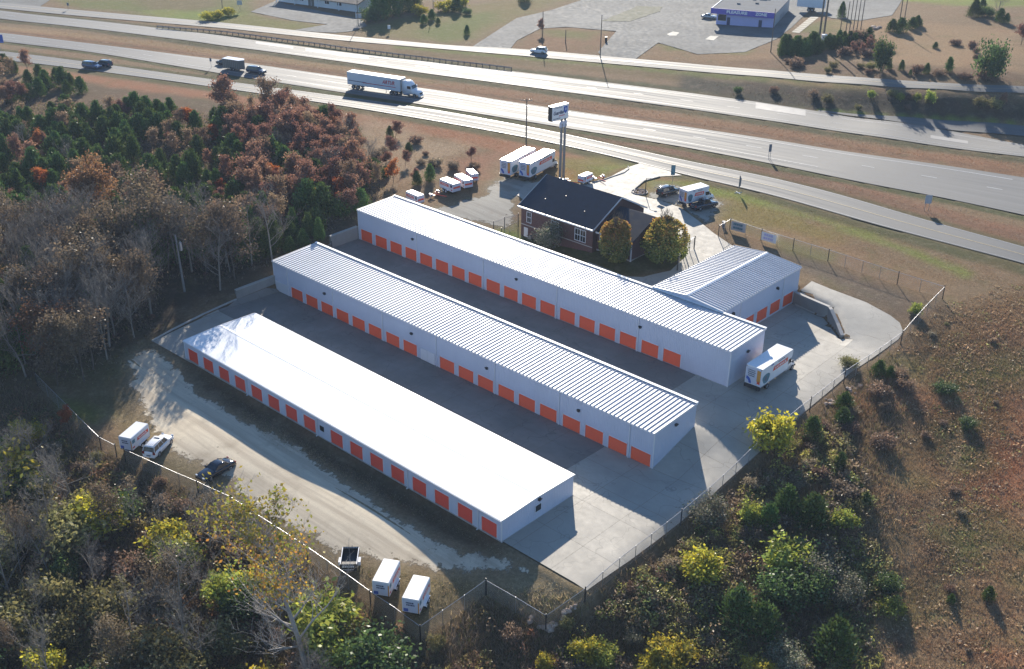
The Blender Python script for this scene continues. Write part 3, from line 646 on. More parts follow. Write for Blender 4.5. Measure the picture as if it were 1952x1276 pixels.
# ---------------------------------------------------------------- storage buildings
def ribbed(x0,x1,z0,z1,y,pitch=.30,depth=.035,holes=(),nrm=-1,axis='x',z0b=None):
    """corrugated wall in plane y, between x0..x1; holes=[(xa,xb,ztop)] open from the floor"""
    mb=MB(); cuts=sorted(set([x0,x1]+[h[0] for h in holes]+[h[1] for h in holes]))
    def zb(x): 
        return z0 if z0b is None else z0+(z0b-z0)*(x-x0)/(x1-x0)
    for a,b in zip(cuts[:-1],cuts[1:]):
        hh=[h for h in holes if h[0]<=(a+b)/2<=h[1]]
        n=max(1,int(round((b-a)/pitch))); 
        pr=[]
        for i in range(n):
            s=a+(b-a)*i/n; e=a+(b-a)*(i+1)/n; w=(e-s)
            pr+=[(s,0),(s+w*.68,0),(s+w*.76,depth),(s+w*.92,depth)]
        pr.append((b,0))
        vs=[];fs=[]
        for x,d in pr:
            lo=hh[0][2] if hh else zb(x)
            hi=z1(x) if callable(z1) else z1
            yy=y+nrm*d
            vs+= [(x,yy,lo),(x,yy,hi)] if axis=='x' else [(yy,x,lo),(yy,x,hi)]
        for i in range(len(pr)-1): fs.append((2*i,2*i+2,2*i+3,2*i+1))
        mb.add(vs,fs)
    return mb
def door_mesh(wd,ht,mat,ribs=14):
    """curtain door, ribbed, width along x, facing -y, origin at bottom left"""
    vs=[];fs=[]
    for i in range(ribs+1):
        z=ht*i/ribs; 
        for dz,dy in ((0,0),(ht/ribs*.5,-.03)):
            if i==ribs and dz>0: continue
            vs+=[(0,dy,z+dz),(wd,dy,z+dz)]
    for i in range(len(vs)//2-1): fs.append((2*i,2*i+1,2*i+3,2*i+2))
    return ms('roller_door',vs,fs,mat)
def storage(name,label,x0,x1,y0,y1,zf,zb,ze,zr,doors,dz,dmat,posts,rib=.61,ribh=.07,lights=(),gable=False,group=None,pd=.5,rw=.045):
    t=thing(name,label,'storage building',(x0,y0,zf)); off=Vector((x0,y0,zf))
    def L(v): return (v[0]-off.x,v[1]-off.y,v[2]-off.z)
    def add(nm,mb,mat):
        mb.v=[L(v) for v in mb.v]; return mb.obj(nm,mat,t)
    th=.02
    holes=[(a,b,dz[1]) for a,b in doors]
    add('wall',ribbed(x0,x1,zf-.3,ze-.05,y0,.30,.03,holes),M['white_metal'])
    if gable:
        ym=(y0+y1)/2
        zt=lambda y:(ze-.05)+(zr-ze)*(1-abs(y-ym)/(ym-y0))
        rl=[(y0,ym,ze,zr),(ym,y1,zr,ze)]
        add('wall',ribbed(x0,x1,zb-.3,ze-.05,y1,.30,.03,(),1),M['white_metal'])
    else:
        zt=lambda y:(ze-.05)+(zr-ze)*((y-y0)/(y1-y0)); rl=[(y0,y1,ze,zr)]
        add('wall',ribbed(x0,x1,min(zb,zf)-.3,zr-.05,y1,.30,.03,(),1),M['white_metal'])
    add('wall',ribbed(y0,y1,zf-.4,zt,x1,.30,.03,(),1,'y'),M['white_metal'])
    add('wall',ribbed(y0,y1,zf-.4,zt,x0,.30,.03,(),-1,'y'),M['white_metal'])
    # roof panels, one part each, sharing one mesh per slope; a raised seam closes each
    oh=.12
    n=int(round((x1-x0+.2)/rib)); pw=(x1-x0+.2)/n
    stripes=1
    while n//stripes>290: stripes+=1
    for si,(ya,yb,za,zb_) in enumerate(rl):
        yA=ya-(oh if si==0 else 0); yB=yb+(oh if si==len(rl)-1 else 0); sl_=(zb_-za)/(yb-ya)
        zA=za+(yA-ya)*sl_; zB=zb_+(yB-yb)*sl_
        m=MB()
        m.add([(0,yA,zA),(pw,yA,zA),(pw,yB,zB),(0,yB,zB)],[(0,1,2,3)])
        m.add([(pw-rw,yA,zA),(pw-rw,yB,zB),(pw-rw*.8,yB,zB+ribh),(pw-rw*.8,yA,zA+ribh),(pw-rw*.2,yB,zB+ribh),(pw-rw*.2,yA,zA+ribh),(pw,yB,zB),(pw,yA,zA)],[(0,3,2,1),(3,5,4,2),(5,7,6,4),(0,7,5,3),(1,2,4,6)])
        m.add([(0,yA,zA-.03),(pw,yA,zA-.03),(pw,yA,zA),(0,yA,zA)],[(0,1,2,3)])
        m.v=[(v[0],v[1]-off.y,v[2]-off.z) for v in m.v]; me=m.mesh('roof_panel',M['roof_bright'] if gable and rib<.6 else M['roof'],False)
        for i in range(n):
            o=obj('roof_panel',me,t,loc=(x0-.1+i*pw-off.x,0,0))
    m=MB()
    if gable:
        ym=(y0+y1)/2; m.prism([(ym-.25,zr+.0),(ym,zr+ribh+.015),(ym+.25,zr+.0)],'x',x0-.12,x1+.12); add('ridge_cap',m,M['roof_bright'])
        m=MB(); m.box(x0-.1,x1+.1,y0-oh-.10,y0-oh,ze-.16,ze-.04); add('gutter',m,M['trim'])
        m=MB(); m.box(x0-.1,x1+.1,y1+oh,y1+oh+.10,ze-.16,ze-.04); add('gutter',m,M['trim'])
    else:
        m=MB(); m.box(x0-.1,x1+.1,y1+oh,y1+oh+.16,zr-.05,zr+ribh+.10); m.box(x0-.1,x1+.1,y1+oh-.22,y1+oh,zr+ribh+.03,zr+ribh+.07); add('ridge_trim',m,M['roof_bright'])
        m=MB(); m.box(x0-.1,x1+.1,y0-oh-.09,y0-oh,ze-.16,ze-.05); add('gutter',m,M['trim'])
    for x in (x0-.12,x1+.0):
        if gable:
            ym=(y0+y1)/2
            m=MB(); 
            for (a,b,za,zc) in rl: m.add([(x,a,za-.14),(x+.12,a,za-.14),(x+.12,a,za+.05),(x,a,za+.05),(x,b,zc-.14),(x+.12,b,zc-.14),(x+.12,b,zc+.05),(x,b,zc+.05)],[(0,3,2,1),(4,5,6,7),(0,1,5,4),(1,2,6,5),(2,3,7,6),(3,0,4,7)])
        else:
            m=MB(); a,b=y0-oh,y1+oh; za,zc=ze,zr; m.add([(x,a,za-.14),(x+.12,a,za-.14),(x+.12,a,za+.05),(x,a,za+.05),(x,b,zc-.14),(x+.12,b,zc-.14),(x+.12,b,zc+.05),(x,b,zc+.05)],[(0,3,2,1),(4,5,6,7),(0,1,5,4),(1,2,6,5),(2,3,7,6),(3,0,4,7)])
        add('rake_trim',m,M['trim'])
    wd=sum(b-a for a,b in doors)/len(doors); dm=door_mesh(1,dz[1]-dz[0],dmat)
    for a,b in doors:
        o=obj('roller_door',dm,t,loc=(a-off.x,.07,dz[0]-off.z)); o.scale=(b-a,1,1)
        m=MB(); m.box(a-.07,a,y0-.045,y0+.1,dz[0]-.1,dz[1]+.08); m.box(b,b+.07,y0-.045,y0+.1,dz[0]-.1,dz[1]+.08); m.box(a-.07,b+.07,y0-.045,y0+.1,dz[1],dz[1]+.08)
        mm=m.mesh('door_frame',M['trim']); 
        for v in mm.vertices: v.co-=off
        fr=obj('door_frame',mm,t)
        m=MB(); m.box(a,b,y0-.02,y0+.25,dz[0]-.12,dz[0]); mm=m.mesh('door_sill',M['curbstone'])
        for v in mm.vertices: v.co-=off
        obj('door_sill',mm,t)
    for x in posts:
        m=MB(); m.box(x-.05,x+.05,y0-.16,y0-.04,zf-.05,ze-.1); m.box(x-.06,x+.06,y0-.3,y0-.04,zf-.05,zf+.08); add('downspout',m,M['trim'])
    for x in (x0,x1):
        m=MB(); m.box(x-.07,x+.07,y0-.05,y0+.06,zf-.2,ze-.1); add('corner_trim',m,M['trim'])
    for (x,y,z,fx,fy) in lights:
        m=MB(); m.box(x-.16+.1*fx,x+.16+.1*fx,y-.16+.12*fy,y+.16+.12*fy,z-.14,z+.14); m.box(x-.2+.2*fx,x+.2+.2*fx,y-.2+.2*fy,y+.2+.2*fy,z+.1,z+.16); add('wall_light',m,M['dark'])
    m=MB(); m.box(x0-.06,x1+.06,y0-.05,y1+.06,zf-.5,zf+.06) if gable else m.box(x0+.02,x1-.02,y0+.12,y0+.4,zf-.5,zf); add('plinth',m,M['curbstone'])
    return t
doorsA=[]
for i in range(8): a=-61.02+3.75*i; doorsA.append((a,a+2.42))
for i in range(8): a=-29.35+3.755*i; doorsA.append((a,a+2.36))
A_=storage('storage_building','low white storage building nearest the camera with a brilliant gable roof and red doors',-61.83,0,0,12.19,0.0,-.1,2.91,3.08,doorsA,(.10,2.04),M['door_red'],[-46.9,-32.0,-15.1,-3.55],rib=.31,ribh=.03,gable=True,rw=.02,
   lights=[(0,6.1,2.6,1,0)])
m=MB(); m.box(-31.42,-30.62,-.06,.03,1.05,1.75); mm=m.mesh('window',M['glass']);
for v in mm.vertices: v.co-=Vector((-61.83,0,0))
w_=obj('window',mm,A_)
m=MB(); m.box(0,.08,5.5,6.45,1.1,1.95); mm=m.mesh('window',M['glass'])
for v in mm.vertices: v.co-=Vector((-61.83,0,0))
w_=obj('window',mm,A_)
m=MB(); 
for a in (5.42,6.45): m.box(.03,.11,a,a+.07,1.03,2.02)
m.box(.03,.11,5.49,6.45,1.03,1.1); m.box(.03,.11,5.49,6.45,1.95,2.02)
mm=m.mesh('frame',M['trim'])
for v in mm.vertices: v.co-=Vector((-61.83,0,0))
obj('frame',mm,w_)
postsB=[-68.83,-57.6,-46.15,-34.76,-23.36,-11.89,-.5]
doorsB=[]
for i,pb in enumerate(postsB[:-1]):
    for k in range(3):
        if i==2 and k==2: continue
        a=pb+.62+3.76*k; doorsB.append((a,a+2.92))
doorsB.append((-.22,2.80))
B_=storage('storage_building','middle white storage building with dark roof seams and one double white door among orange ones',-72.57,3.14,23.62,32.34,-.45,1.8,4.70,5.13,doorsB,(-.38,1.50),M['door'],postsB,rib=.633,ribh=.11,rw=.03,
   lights=[(-59.5,23.62,3.1,0,-1),(-39.8,23.62,3.1,0,-1),(-24.8,23.62,3.1,0,-1),(-8.6,23.62,3.1,0,-1),(3.14,27.9,4.05,1,0)])
offB=Vector((-72.57,23.62,-.45))
for k in range(2):
    m=MB(); x=-38.0+1.45*k; m.box(x,x+1.42,23.54,23.6,-.38,1.5); m.box(x+.06,x+1.36,23.51,23.54,-.3,1.42)
    for zz_ in (0,.45,.9): pass
    mm=m.mesh('white_door',M['trim']); 
    for v in mm.vertices: v.co-=offB
    obj('white_door',mm,B_)
m=MB(); m.box(-72.5,-68.95,23.55,23.6,-.4,1.35); mm=m.mesh('blank_panel',M['trim'])
for v in mm.vertices: v.co-=offB
obj('blank_panel',mm,B_)
postsC=[-60.0,-44.72,-29.5,-14.32]
doorsC=[]
for s in (-74.9,-60.0,-44.72,-29.5,-14.32):
    for k in range(4):
        a=s+.66+3.77*k
        if a+2.95<-6.5: doorsC.append((a,a+2.93))
C_=storage('storage_building','tall far white storage building with a long bare wall right of its last orange door',-74.82,.78,43.51,51.89,1.95,2.1,7.43,7.69,doorsC,(2.02,4.05),M['door'],postsC,rib=.61,ribh=.095,rw=.025,
   lights=[(-60.9,43.51,5.9,0,-1),(-37.6,43.51,5.9,0,-1),(-14.0,43.51,5.9,0,-1),(.78,47.7,5.85,1,0)])
# building D: runs away from the camera, gabled
def buildD():
    x0,x1,y0,y1=-18.3,-6.3,52.1,73.7; zf=2.2; ze,zr=7.95,8.5; xm=-12.3
    t=thing('storage_building','short white storage building with a ribbed gable roof and four orange doors facing the ramp','storage building',(x1,y0,zf)); off=Vector((x1,y0,zf))
    def add(nm,mb,mat):
        mb.v=[tuple(Vector(v)-off) for v in mb.v]; return mb.obj(nm,mat,t)
    D=[(69.45,72.4),(65.7,68.6),(61.95,64.9),(58.2,61.15)]
    add('wall',ribbed(y0,y1,zf-.3,ze-.05,x1,.3,.03,[(a,b,4.4) for a,b in D],1,'y'),M['white_metal'])
    add('wall',ribbed(y0,y1,zf,ze-.05,x0,.3,.03,(),-1,'y'),M['white_metal'])
    zt=lambda x:(ze-.05)+(zr-ze)*(1-abs(x-xm)/(xm-x0))
    add('wall',ribbed(x0,x1,zf-.3,zt,y0,.3,.03,(),-1),M['white_metal']); add('wall',ribbed(x0,x1,zf-.3,zt,y1,.3,.03,(),1),M['white_metal'])
    n=36; pw=(y1-y0+.2)/n; rw=.05; h=.13
    for si,(xa,xb,za,zb) in enumerate([(x1+.12,xm,ze-.01,zr),(xm,x0-.12,zr,ze-.01)]):
        m=MB(); m.add([(xa,0,za),(xa,pw,za),(xb,pw,zb),(xb,0,zb)],[(0,1,2,3)])
        a=pw-rw
        m.add([(xa,a,za),(xb,a,zb),(xb,a+.01,zb+h),(xa,a+.01,za+h),(xb,pw-.01,zb+h),(xa,pw-.01,za+h),(xb,pw,zb),(xa,pw,za)],[(0,3,2,1),(3,5,4,2),(5,7,6,4),(0,7,5,3),(1,2,4,6)])
        m.v=[(v[0]-off.x,v[1],v[2]-off.z) for v in m.v]; me=m.mesh('roof_panel',M['roof'])
        for i in range(n): obj('roof_panel',me,t,loc=(0,y0-.1+i*pw-off.y,0))
    m=MB(); m.prism([(xm-.35,zr+.02),(xm,zr+.17),(xm+.35,zr+.02)],'y',y0-.12,y1+.12); add('ridge_cap',m,M['roof_bright'])
    for y in (y0-.1,y1): 
        m=MB()
        for xa,xb,za,zb in ((x0-.1,xm,ze,zr),(xm,x1+.1,zr,ze)):
            m.add([(xa,y,za-.16),(xa,y+.12,za-.16),(xa,y+.12,za+.04),(xa,y,za+.04),(xb,y,zb-.16),(xb,y+.12,zb-.16),(xb,y+.12,zb+.04),(xb,y,zb+.04)],[(0,3,2,1),(4,5,6,7),(0,1,5,4),(1,2,6,5),(2,3,7,6),(3,0,4,7)])
        add('rake_trim',m,M['trim'])
    m=MB(); m.box(x1+.12,x1+.22,y0-.1,y1+.1,ze-.17,ze-.05); add('gutter',m,M['trim'])
    dm=MB(); k=14; ht=1.95
    vs=[];fs=[]
    for i in range(k*2+1): vs+=[(0.03*(i%2),0,ht*i/(2*k)),(.03*(i%2),1,ht*i/(2*k))]
    for i in range(2*k): fs.append((2*i,2*i+1,2*i+3,2*i+2))
    dme=ms('roller_door',vs,fs,M['door'])
    for a,b in D:
        o=obj('roller_door',dme,t,loc=(-.06,a-off.y,2.45-off.z)); o.scale=(1,b-a,1)
        m=MB(); m.box(x1-.06,x1+.05,a-.08,a,zf,4.48); m.box(x1-.06,x1+.05,b,b+.08,zf,4.48); m.box(x1-.06,x1+.05,a-.08,b+.08,4.4,4.48); add('door_frame',m,M['trim'])
        m=MB(); m.box(x1-.3,x1+.03,a,b,zf,2.45); add('door_sill',m,M['trim'])
    for y in (57.0,68.95): m=MB(); m.box(x1+.04,x1+.14,y-.05,y+.05,zf,ze-.1); add('downspout',m,M['trim'])
    for y in (54.9,67.0): m=MB(); m.box(x1+.02,x1+.32,y-.2,y+.2,6.5,6.8); m.box(x1+.3,x1+.4,y-.14,y+.14,6.42,6.7); add('wall_light',m,M['dark'])
buildD()
# ---------------------------------------------------------------- retaining walls
def wall_thing(label,pts,th=.42,name='retaining_wall'):
    """pts: (x,y,zbase,ztop) along the face; thickness to the left of travel"""
    o0=Vector(pts[0][:3]); t=thing(name,label,'retaining wall',o0)
    for i,(a,b) in enumerate(zip(pts[:-1],pts[1:])):
        d=Vector((b[0]-a[0],b[1]-a[1])).normalized(); n_=Vector((-d.y,d.x))*th
        m=MB(); vs=[]
        for (x,y,z0,z1) in (a,b):
            vs+=[(x,y,z0),(x+n_.x,y+n_.y,z0),(x+n_.x,y+n_.y,z1),(x,y,z1)]
        m.add([tuple(Vector(v)-o0) for v in vs],[(0,1,2,3),(7,6,5,4),(0,4,5,1),(1,5,6,2),(2,6,7,3),(3,7,4,0)])
        m.obj('wall_section',M['concrete_old'],t)
        m=MB(); vs=[]; nn=Vector((-d.y,d.x))
        for (x,y,z0,z1) in (a,b):
            vs+=[(x-nn.x*.05,y-nn.y*.05,z1+.003),(x+n_.x+nn.x*.05,y+n_.y+nn.y*.05,z1+.003),(x+n_.x+nn.x*.05,y+n_.y+nn.y*.05,z1+.12),(x-nn.x*.05,y-nn.y*.05,z1+.12)]
        m.add([tuple(Vector(v)-o0) for v in vs],[(0,1,2,3),(7,6,5,4),(0,4,5,1),(1,5,6,2),(2,6,7,3),(3,7,4,0)])
        m.obj('coping',M['curbstone'],t)
wall_thing('concrete retaining wall running toward the camera from the left end of the middle row',[(-72.3,16.1,-.9,1.95),(-72.3,19.8,-.9,2.0),(-72.3,23.55,-.9,2.05)])
wall_thing('concrete retaining wall at the left end of the far row, in front of yellowish weeds',[(-75.0,37.4,1.3,4.1),(-75.0,40.5,1.3,4.15),(-75.0,43.45,1.3,4.2)])
wall_thing('stepped concrete retaining wall dropping down beside the ramp from the gabled storage building',[(-6.1,72.3,2.0,4.15),(-2.7,71.6,2.0,4.2),(.5,70.9,2.0,4.3),(1.1,70.3,2.0,4.25),(3.2,68.5,2.0,3.4),(5.1,66.6,2.0,2.75)])
m=MB(); m.path([Vector((-70.2,-.4,.0)),Vector((-70.9,3.5,.2)),Vector((-71.8,9.5,.35)),Vector((-72.35,16,.5))],.16,6); k_=thing('kerb','low pale concrete kerb along the left edge of the yard below the dark wood','kerb',(0,0,0),me=m.mesh('kerb',M['curbstone']))
# ---------------------------------------------------------------- brick office
def brick_mat():
    m,nt,b=newmat('dark_red_brick'); tc=N(nt,'ShaderNodeTexCoord'); mp=N(nt,'ShaderNodeMapping'); 
    sp=N(nt,'ShaderNodeSeparateXYZ'); nt.links.new(wpos(nt),sp.inputs[0]); ad=N(nt,'ShaderNodeMath',operation='ADD'); nt.links.new(sp.outputs[0],ad.inputs[0]); nt.links.new(sp.outputs[1],ad.inputs[1])
    cb=N(nt,'ShaderNodeCombineXYZ'); nt.links.new(ad.outputs[0],cb.inputs[0]); nt.links.new(sp.outputs[2],cb.inputs[1])
    br=N(nt,'ShaderNodeTexBrick'); br.inputs['Scale'].default_value=1; br.inputs['Brick Width'].default_value=.22; br.inputs['Row Height'].default_value=.075; br.inputs['Mortar Size'].default_value=.012
    br.inputs['Color1'].default_value=(.12,.028,.02,1); br.inputs['Color2'].default_value=(.075,.02,.018,1); br.inputs['Mortar'].default_value=(.15,.12,.11,1)
    nt.links.new(cb.outputs[0],br.inputs['Vector']); nt.links.new(br.outputs[0],b.inputs['Base Color']); b.inputs['Roughness'].default_value=.85; bump(nt,br.outputs['Fac'],b,.3,-.01); return m
M['brick']=brick_mat()
M['shingle']=plain('dark_shingle',(.035,.042,.060),.75,0,.25,1.2,spec=.3)
def gable_roof(mb_,x0,x1,y0,y1,ze,zr,th=.22,oh=.5):
    ym=(y0+y1)/2; s=(zr-ze)/(ym-y0); a,b=y0-oh,y1+oh; zA=ze-oh*s; X0,X1=x0-.35,x1+.35
    mb_.prism([(a,zA),(ym,zr),(b,zA),(b,zA+th),(ym,zr+th),(a,zA+th)],'x',X0,X1)
    return X0,X1,a,b,zA
def office():
    x0,x1,y0,y1=-53.7,-37.9,62.2,76.0; zf=2.9; ze,zr=8.75,12.3; off=Vector((x0,y0,zf))
    t=thing('brick_office','dark red brick office with a dark shingle roof behind the far storage row','house',off)
    def add(nm,mb,mat,par=None):
        mb.v=[tuple(Vector(v)-off) for v in mb.v]; return mb.obj(nm,mat,par or t)
    m=MB(); m.prism([(y0,zf-.5),(y1,zf-.5),(y1,ze-.1),((y0+y1)/2,zr-.1),(y0,ze-.1)],'x',x0,x1); add('wall',m,M['brick'])
    m=MB(); r=gable_roof(m,x0,x1,y0,y1,ze,zr); add('roof',m,M['shingle'])
    X0,X1,a,b,zA=r; ym=(y0+y1)/2
    m=MB(); m.box(X0,X1,a-.06,a,zA-.02,zA+.28); m.box(X0,X1,a-.16,a-.06,zA+.1,zA+.26); add('gutter',m,M['trim'])
    for X in (X0-.06,X1):
        m=MB()
        for (p,q,zp,zq) in ((a,ym,zA,zr),(ym,b,zr,zA)): m.add([(X,p,zp-.02),(X+.06,p,zp-.02),(X+.06,p,zp+.26),(X,p,zp+.26),(X,q,zq-.02),(X+.06,q,zq-.02),(X+.06,q,zq+.26),(X,q,zq+.26)],[(0,3,2,1),(4,5,6,7),(0,1,5,4),(1,2,6,5),(2,3,7,6),(3,0,4,7)])
        add('bargeboard',m,M['trim'])
    m=MB(); m.box(x0-.05,x1+.02,y0-.07,y0,zf-.4,5.4 if False else 3.2); add('plinth',m,M['curbstone'])
    def window(xa,xb,za,zb,n=1,y=y0):
        m=MB(); m.box(xa,xb,y-.03,y+.02,za,zb); wn=add('window',m,M['glass'])
        m=MB(); f=.09
        m.box(xa-f,xb+f,y-.09,y-.03,zb,zb+f); m.box(xa-f,xb+f,y-.12,y-.03,za-f,za); m.box(xa-f,xa,y-.09,y-.03,za,zb); m.box(xb,xb+f,y-.09,y-.03,za,zb)
        w=(xb-xa)/n
        for k in range(1,n): m.box(xa+w*k-.05,xa+w*k+.05,y-.085,y-.03,za,zb)
        for k in range(n): m.box(xa+w*k+w/2-.02,xa+w*k+w/2+.02,y-.07,y-.03,za,zb)
        m.box(xa,xb,y-.08,y-.03,(za+zb)/2-.04,(za+zb)/2+.04)
        m.v=[tuple(Vector(v)-off) for v in m.v]; m.obj('frame',M['trim'],wn)
    window(-52.3,-51.4,6.1,7.9); window(-41.6,-39.4,5.9,7.9,2); window(-46.8,-45.2,6.0,7.8,2)
    m=MB(); m.box(-53.0,-52.1,y0-.05,y0+.02,zf,zf+2.05); add('door',m,M['trim'])
    m=MB(); m.box(-51.6,-51.0,y0-.45,y0-.02,zf,zf+.9); m.box(-51.5,-51.1,y0-.42,y0-.1,zf+.9,zf+1.0); add('air_conditioner',m,M['steel'])
    m=MB(); m.box(x0+.02,x1,y0-.035,y0,5.35,5.5); add('brick_course',m,M['curbstone'])
    # wing
    X0,X1,Y0,Y1=-37.9,-30.9,63.4,74.8; 
    m=MB(); m.prism([(Y0,3.6),(Y1,3.6),(Y1,8.1),((Y0+Y1)/2,10.6),(Y0,8.1)],'x',X0,X1); add('wall',m,M['brick'])
    m=MB(); r2=gable_roof(m,X0+.4,X1,Y0,Y1,8.1,10.7,.2,.5); m2=m; add('roof',m,M['shingle'])
    m=MB(); m.box(r2[0],r2[1],r2[2]-.1,r2[2],r2[4],r2[4]+.25); add('gutter',m,M['trim'])
    m=MB(); m.box(X1-.1,X1+.08,Y0-.08,Y0+.1,4.6,8.0); add('corner_board',m,M['trim'])
    m=MB(); m.box(X0,X1+.06,Y0-.06,Y0+.0,4.5,4.9); m.box(X1,X1+.06,Y0,Y1,4.5,4.9); add('plinth',m,M['curbstone'])
    window(-37.3,-35.8,5.9,7.6,1,Y0)
    for (x,y,z) in ((-50.2,64.4,9.9),(-41.5,64.3,9.95),(-47,66,10.8)):
        m=MB(); m.tube((x,y,z-.3),(x,y,z+.35),.07,.07,8); m.tube((x,y,z+.3),(x,y,z+.36),.1,.1,8); add('roof_vent',m,M['dark'])
office()
# ---------------------------------------------------------------- vehicles (x forward, y left, origin on the ground under the middle)
def loft(secs,mat,name,parent,smooth=True):
    """secs: list of rings (same count) of (x,y,z)"""
    k=len(secs[0]); vs=[p for s in secs for p in s]; fs=[]
    for i in range(len(secs)-1):
        for j in range(k): a=i*k+j;b=i*k+(j+1)%k; fs.append((a,b,b+k,a+k))
    fs.append(tuple(range(k-1,-1,-1))); fs.append(tuple(range(len(vs)-k,len(vs))))
    me=ms(name,vs,fs,mat)
    bm=bmesh.new(); bm.from_mesh(me); bmesh.ops.recalc_face_normals(bm,faces=bm.faces)
    bm.to_mesh(me); bm.free()
    if smooth:
        me.polygons.foreach_set('use_smooth',[len(p.vertices)==4 for p in me.polygons])
    return obj(name,me,parent)
def wheel(parent,x,y,r=.34,w=.22,rimmat=None,side=1):
    m=MB(); m.tube((x,y-w/2,r),(x,y+w/2,r),r,r,18); wo=m.obj('wheel',M['black'],parent)
    m=MB(); yo=y+side*(w/2+.004); m.tube((x,yo-side*.03,r),(x,yo,r),r*.62,r*.6,14)
    for k in range(5):
        a=2*math.pi*k/5; m.tube((x,yo+side*.012,r),(x+math.cos(a)*r*.56,yo+side*.012,r+math.sin(a)*r*.56),.035,.03,4)
    m.obj('rim',rimmat or M['chrome'],wo); return wo
def car(name,label,cat,kind,paint,loc,rz,group=None,L=4.7,W=1.84,rack=False):
    t=thing(name,label,cat,loc,rz,group)
    h=L/2
    if kind=='sedan': prof=[(-h,.42,.72),(-h+.06,.25,.86),(-h+.5,.22,.98),(-h+1.2,.2,1.0),(0,.19,.96),(h-1.45,.2,.95),(h-.7,.2,.86),(h-.15,.24,.72),(h,.34,.6)]; gb=(-h+.75,h-1.55);gr=(-h+1.55,h-2.35);H1=1.45;zb=.95
    elif kind=='suv': prof=[(-h,.45,.9),(-h+.05,.3,1.08),(-h+.6,.25,1.1),(0,.23,1.07),(h-1.5,.24,1.06),(h-.8,.24,1.0),(h-.15,.3,.86),(h,.42,.72)]; gb=(-h+.06,h-1.35);gr=(-h+.35,h-2.0);H1=1.76;zb=1.06
    elif kind=='pickup': prof=[(-h,.5,.95),(-h+.04,.4,1.1),(-h+1.9,.35,1.12),(0,.33,1.1),(h-1.5,.33,1.12),(h-.2,.36,1.02),(h,.45,.85)]; gb=(-.75,h-1.55);gr=(-.6,h-2.15);H1=1.85;zb=1.1
    secs=[]
    for x,z0,z1 in prof:
        e=1-.10*(abs(x)/h)**6; w=W/2*e
        secs.append([(x,-w*.9,z0),(x,-w,z0+.14),(x,-w,z0+(z1-z0)*.6),(x,-w*.93,z1-.03),(x,-w*.8,z1),(x,0,z1+.03),(x,w*.8,z1),(x,w*.93,z1-.03),(x,w,z0+(z1-z0)*.6),(x,w,z0+.14),(x,w*.9,z0)])
    loft(secs,paint,'body',t)
    # cabin glass: lofted along x with sloped screens
    wb=W/2*.90; wr=W/2*.74
    g=MB(); hh=H1-.04
    g.add([(gb[0],-wb,zb-.06),(gb[1],-wb,zb-.06),(gb[1],wb,zb-.06),(gb[0],wb,zb-.06),(gr[0],-wr,hh),(gr[1],-wr,hh),(gr[1],wr,hh),(gr[0],wr,hh)],[(0,3,2,1),(4,5,6,7),(0,1,5,4),(1,2,6,5),(2,3,7,6),(3,0,4,7)])
    g.obj('windows',M['glass'],t)
    m=MB(); a,b=gr; c=.06
    m.prism([(a-c,-0),(a+.15,0)],'y',0,0) if False else None
    secs=[]
    for x,dz,k in ((a-.05,-.05,.93),(a+.12,.0,1),( (a+b)/2,.03,1.02),(b-.1,.0,1),(b+.08,-.06,.93)):
        w=wr*k+.03; secs.append([(x,-w,hh+dz-.03),(x,-w*.96,hh+dz+.02),(x,-w*.6,hh+dz+.05),(x,w*.6,hh+dz+.05),(x,w*.96,hh+dz+.02),(x,w,hh+dz-.03)])
    loft(secs,paint,'roof',t)
    m=MB()
    for s in (-1,1):
        P0=[(gb[0],gr[0]),(gb[1],gr[1])]
        for xb,xr in P0: m.tube((xb,s*(wb+.0),zb-.05),(xr,s*(wr+.01),hh),.045,.04,5)
        for f in ((.42,) if kind!='suv' else (.35,.68)):
            xb=gb[0]+(gb[1]-gb[0])*f; xr=gr[0]+(gr[1]-gr[0])*f; m.tube((xb,s*(wb+.005),zb-.05),(xr,s*(wr+.015),hh),.035,.035,4)
    m.obj('pillars',paint,t)
    for s in (-1,1):
        m=MB(); m.box(gb[1]-.25,gb[1]-.08,s*(W/2-.02),s*(W/2+.17),zb-.02,zb+.14); m.obj('mirror',paint,t)
        m=MB(); m.box(h-.16,h-.015,s*(W/2*.55),s*(W/2*.9),.64 if kind=='sedan' else .78,.78 if kind=='sedan' else .96); m.obj('headlight',M['head'],t)
        m=MB(); m.box(-h-.01,-h+.12,s*(W/2*.62),s*(W/2*.93),.72 if kind=='sedan' else .78,.88 if kind=='sedan' else 1.12); m.obj('tail_light',M['tail'],t)
    m=MB(); m.box(-h-.07,-h+.1,-W/2*.85,W/2*.85,.34,.52); m.obj('rear_bumper',paint,t)
    m=MB(); m.box(h-.1,h+.05,-W/2*.85,W/2*.85,.32,.50); m.obj('front_bumper',M['dark'],t)
    m=MB(); m.box(-h-.085,-h-.06,-.26,.26,.55,.70); m.obj('number_plate',M['greyprint'],t)
    m=MB(); m.box(-h+.3,h-.3,-W/2*.86,W/2*.86,.2,.36); m.obj('underbody',M['black'],t)
    r=.33 if kind=='sedan' else .37
    for x in (-h*.60,h*.62):
        for s in (-1,1): wheel(t,x,s*(W/2-.10),r,.22,None,s)
    if kind=='pickup':
        m=MB(); m.box(-h+.08,-.85,-W/2*.78,W/2*.78,1.128,1.15); m.obj('bed_floor',M['black'],t)
